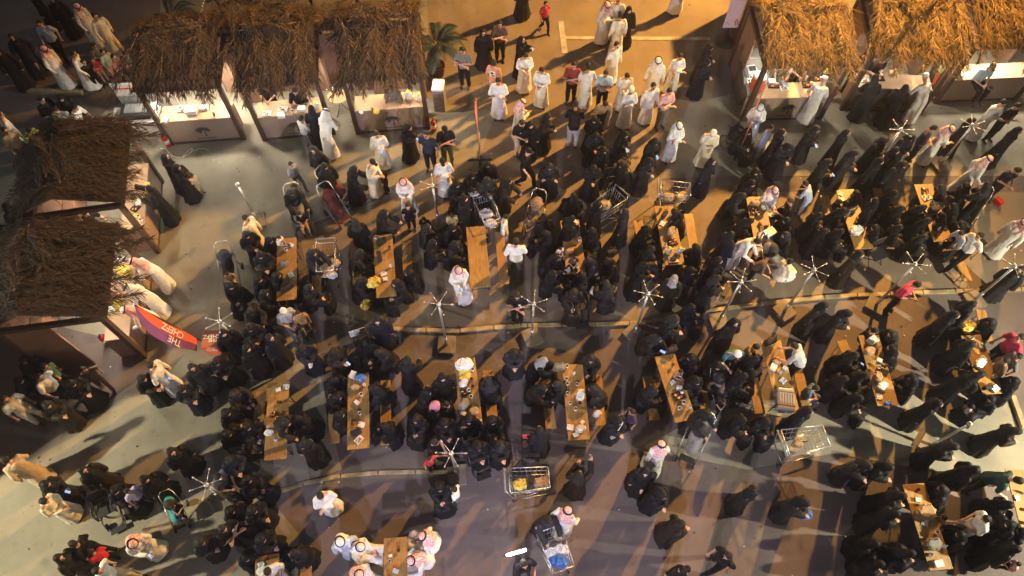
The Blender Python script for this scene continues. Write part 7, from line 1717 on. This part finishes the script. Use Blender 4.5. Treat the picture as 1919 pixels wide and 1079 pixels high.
# poster with an ice cream cone between the two right stalls
x, y = POSTER
root = thing('poster_board', 'dark leaning poster board with an orange and cream cone picture', 'poster', (x, y, .05)); root.rotation_euler = (R(-14), 0, R(-8))
link('board', MB().box((0, 0, .85), (.55, .04, 1.7)).mesh('board', mat('dark_board', (.04, .035, .04), .5, .1, 5), bevel=.006), root); link('foot', MB().box((0, -.05, .0), (.6, .12, .05)).mesh('foot', mat('light_plywood', (.55, .36, .2)), bevel=.006), root)
for k in range(3): link('title_bar', MB().box((0, -.022, 1.5 - .09 * k), (.46, .006, .05)).mesh('title_bar', WPRINT), root)
link('cone', MB().add([(-.1, -.024, .95), (.1, -.024, .95), (.03, -.024, .42), (-.03, -.024, .42)], [(0, 1, 2, 3)]).mesh('cone', ORANGEP), root); link('ice_cream', MB().add([(.11 * math.cos(a) * (1 - .3 * max(0, math.sin(a))), -.026, 1.0 + .2 * math.sin(a) + (.1 if abs(a - math.pi / 2) < .1 else 0)) for a in [2 * math.pi * k / 20 for k in range(20)]], [tuple(range(20))]).mesh('ice_cream', mat('cream_print', (.7, .58, .3), .6)), root)
# lit tube held up by the man at the bottom
root = thing('light_tube', 'glowing white light tube held up by the man at the bottom edge', 'lamp'); between(root, TUBEP[0], TUBEP[1])
Lt = math.dist(*TUBEP); link('tube', MB().capsule((0, .1, 0), (0, Lt, 0), .028, .028, 12).mesh('tube', TUBE, True), root); link('grip', MB().tube((0, -.06, 0), (0, .1, 0), .022, .022, 8).mesh('grip', BLKMETAL, True), root); link('end_cap', MB().tube((0, Lt + .02, 0), (0, Lt + .09, 0), .018, .008, 8).mesh('end_cap', BLKMETAL, True), root)
# folding chair lying/standing
def chair_tree(m):
    root = link('folding_chair', None); link('seat', MB().box((0, 0, .45), (.42, .4, .03)).mesh('seat', BAGC['n'], bevel=.008), root); link('backrest', MB().box((0, .2, .74), (.42, .025, .3)).mesh('backrest', m, bevel=.008), root)
    for a in (-1, 1):
        link('leg', MB().path([(a * .2, .21, .88), (a * .2, .16, .45), (a * .2, -.2, 0)], .012).mesh('leg', BLKMETAL, True), root); link('leg', MB().path([(a * .19, -.17, .44), (a * .19, .24, 0)], .012).mesh('leg', BLKMETAL, True), root)
    return root
for (x, y, rz, m, label) in CHAIRS:
    o = chair_tree({'n': BAGC['n'], 's': mat('striped_cloth', (.45, .45, .46), .9, .5, 25), 'r': mat('red_striped_cloth', (.5, .06, .08), .9, .4, 25)}[m]); o.location = (x, y, 0); o.rotation_euler = (0, 0, R(rz)); o['label'] = label; o['category'] = 'chair'
# floodlight masts: the heads stand beyond the picture; the last two are added fill lights
def mast(f, label):
    x, y, z, tx, ty = f[:5]; root = thing('floodlight_mast', label, 'floodlight', (x, y, 0), 0, 'floodlight masts round the square')
    d = Vector((tx - x, ty - y, -z)).normalized(); h = Vector((x, y, z)) - Vector((x, y, 0))
    b = h - d * .45
    link('base', MB().box((b.x, b.y, .2), (.6, .6, .4)).mesh('base', KERB, bevel=.02), root)
    link('pole', MB().tube((b.x, b.y, 0), (b.x, b.y, z + .2), .14, .07, 12).mesh('pole', STEEL, True), root)
    link('head', MB().tube(h - d * .3, h - d * .04, .2, .3, 16).mesh('head', BLKMETAL, True), root); link('lens', MB().tube(h - d * .038, h - d * .03, .28, .28, 16).mesh('lens', mat('lit_lens', (.9, .85, .7), .2, emit=f[6], estr=8), True), root)
for f, l in zip(FLOODS, ('tall orange floodlight mast far behind the right stalls', 'low floodlight mast off the lower left corner', 'low floodlight mast off the right edge of the square', 'added lilac fill light on a mast far behind the camera', 'added pinkish fill light on a mast close behind the camera')): mast(f, l)

# ------------------------------------------------------------------ the crowd
for (x, y, rz, ty, key, s, col, label, zz, sk, ph) in PEOPLE:
    p = make_person(x, y, rz, ty, key, s, col, label, zz, 0, sk)
    if ph:
        P = Pose(key); w = (P.T(POSES[key]['wr']) + (P.T(POSES[key]['wl']) if key != 'ra' else P.T(POSES[key]['wr']))) / 2 + Vector((0, -.1, .03))
        w = Matrix.Rotation(R(rz), 3, 'Z') @ (w * s); o = placed('phone', phone_tree, x + w.x, y + w.y, rz, ph, 'phone', 'lit phones in hands', zz + w.z, .85)
        o.rotation_euler = (R(35 if key != 'ra' else 70), 0, R(rz))
# the rest of the black-robed crowd, past the number built one by one
def crowd():
    src = {}
    for key in ('si', 'st', 'ph', 'sp'):
        vs = []; fs = []
        for k in ('abaya', 'headscarf'):
            o = bpy.data.objects.new('t', garment(k, key)); COL.objects.link(o); m = o.modifiers.new('d', 'DECIMATE'); m.ratio = .3
            me = bpy.data.meshes.new_from_object(o.evaluated_get(bpy.context.evaluated_depsgraph_get())); bpy.data.objects.remove(o)
            b = len(vs); vs += [v.co.copy() for v in me.vertices]; fs += [tuple(i + b for i in p.vertices) for p in me.polygons]; bpy.data.meshes.remove(me)
        b = len(vs); h = MB(); P = Pose(key); ell_h(h, P, (0, -.01, 1.64), (.07, .09, .1), 10)
        for sh, e, w, k in P.arms(): hand(h, w, e, k)
        nf = len(fs); vs += [Vector(v) for v in h.v]; fs += [tuple(i + b for i in f) for f in h.f]; src[key] = (vs, fs, nf)
    mb = MB()
    for (x, y, rz, key, s) in CROWD:
        vs, fs, nf = src[key if key in src else 'st']; M = Matrix.Translation((x, y, 0)) @ Matrix.Rotation(R(rz), 4, 'Z') @ Matrix.Scale(s, 4)
        b = len(mb.v); mb.v += [tuple(M @ v) for v in vs]; mb.f += [tuple(i + b for i in f) for f in fs]; mb.m += [0] * nf + [1] * (len(fs) - nf)
    return mb.mesh('crowd', [cloth('black'), SKINS[0]], True)
if CROWD:
    o = link('crowd', crowd()); o['kind'] = 'stuff'; o['label'] = 'rest of the black robed crowd packed between the tables'
for o in list(bpy.data.objects):
    if o.type == 'MESH' and o.users_collection == (): pass

# ------------------------------------------------------------------ night haze over the square
hm = bpy.data.materials.new('night_haze'); hm.use_nodes = True; hn = hm.node_tree; hn.nodes.remove(hn.nodes['Principled BSDF'])
pv = hn.nodes.new('ShaderNodeVolumePrincipled'); pv.inputs['Color'].default_value = (.68, .74, 1.0, 1); pv.inputs['Density'].default_value = 0.0017; pv.inputs['Anisotropy'].default_value = .2
hn.links.new(pv.outputs[0], [q for q in hn.nodes if q.type == 'OUTPUT_MATERIAL'][0].inputs['Volume'])
hz = link('haze', MB().box((0, 5, 10.2), (90, 90, 22.4)).mesh('haze', hm)); hz['kind'] = 'stuff'
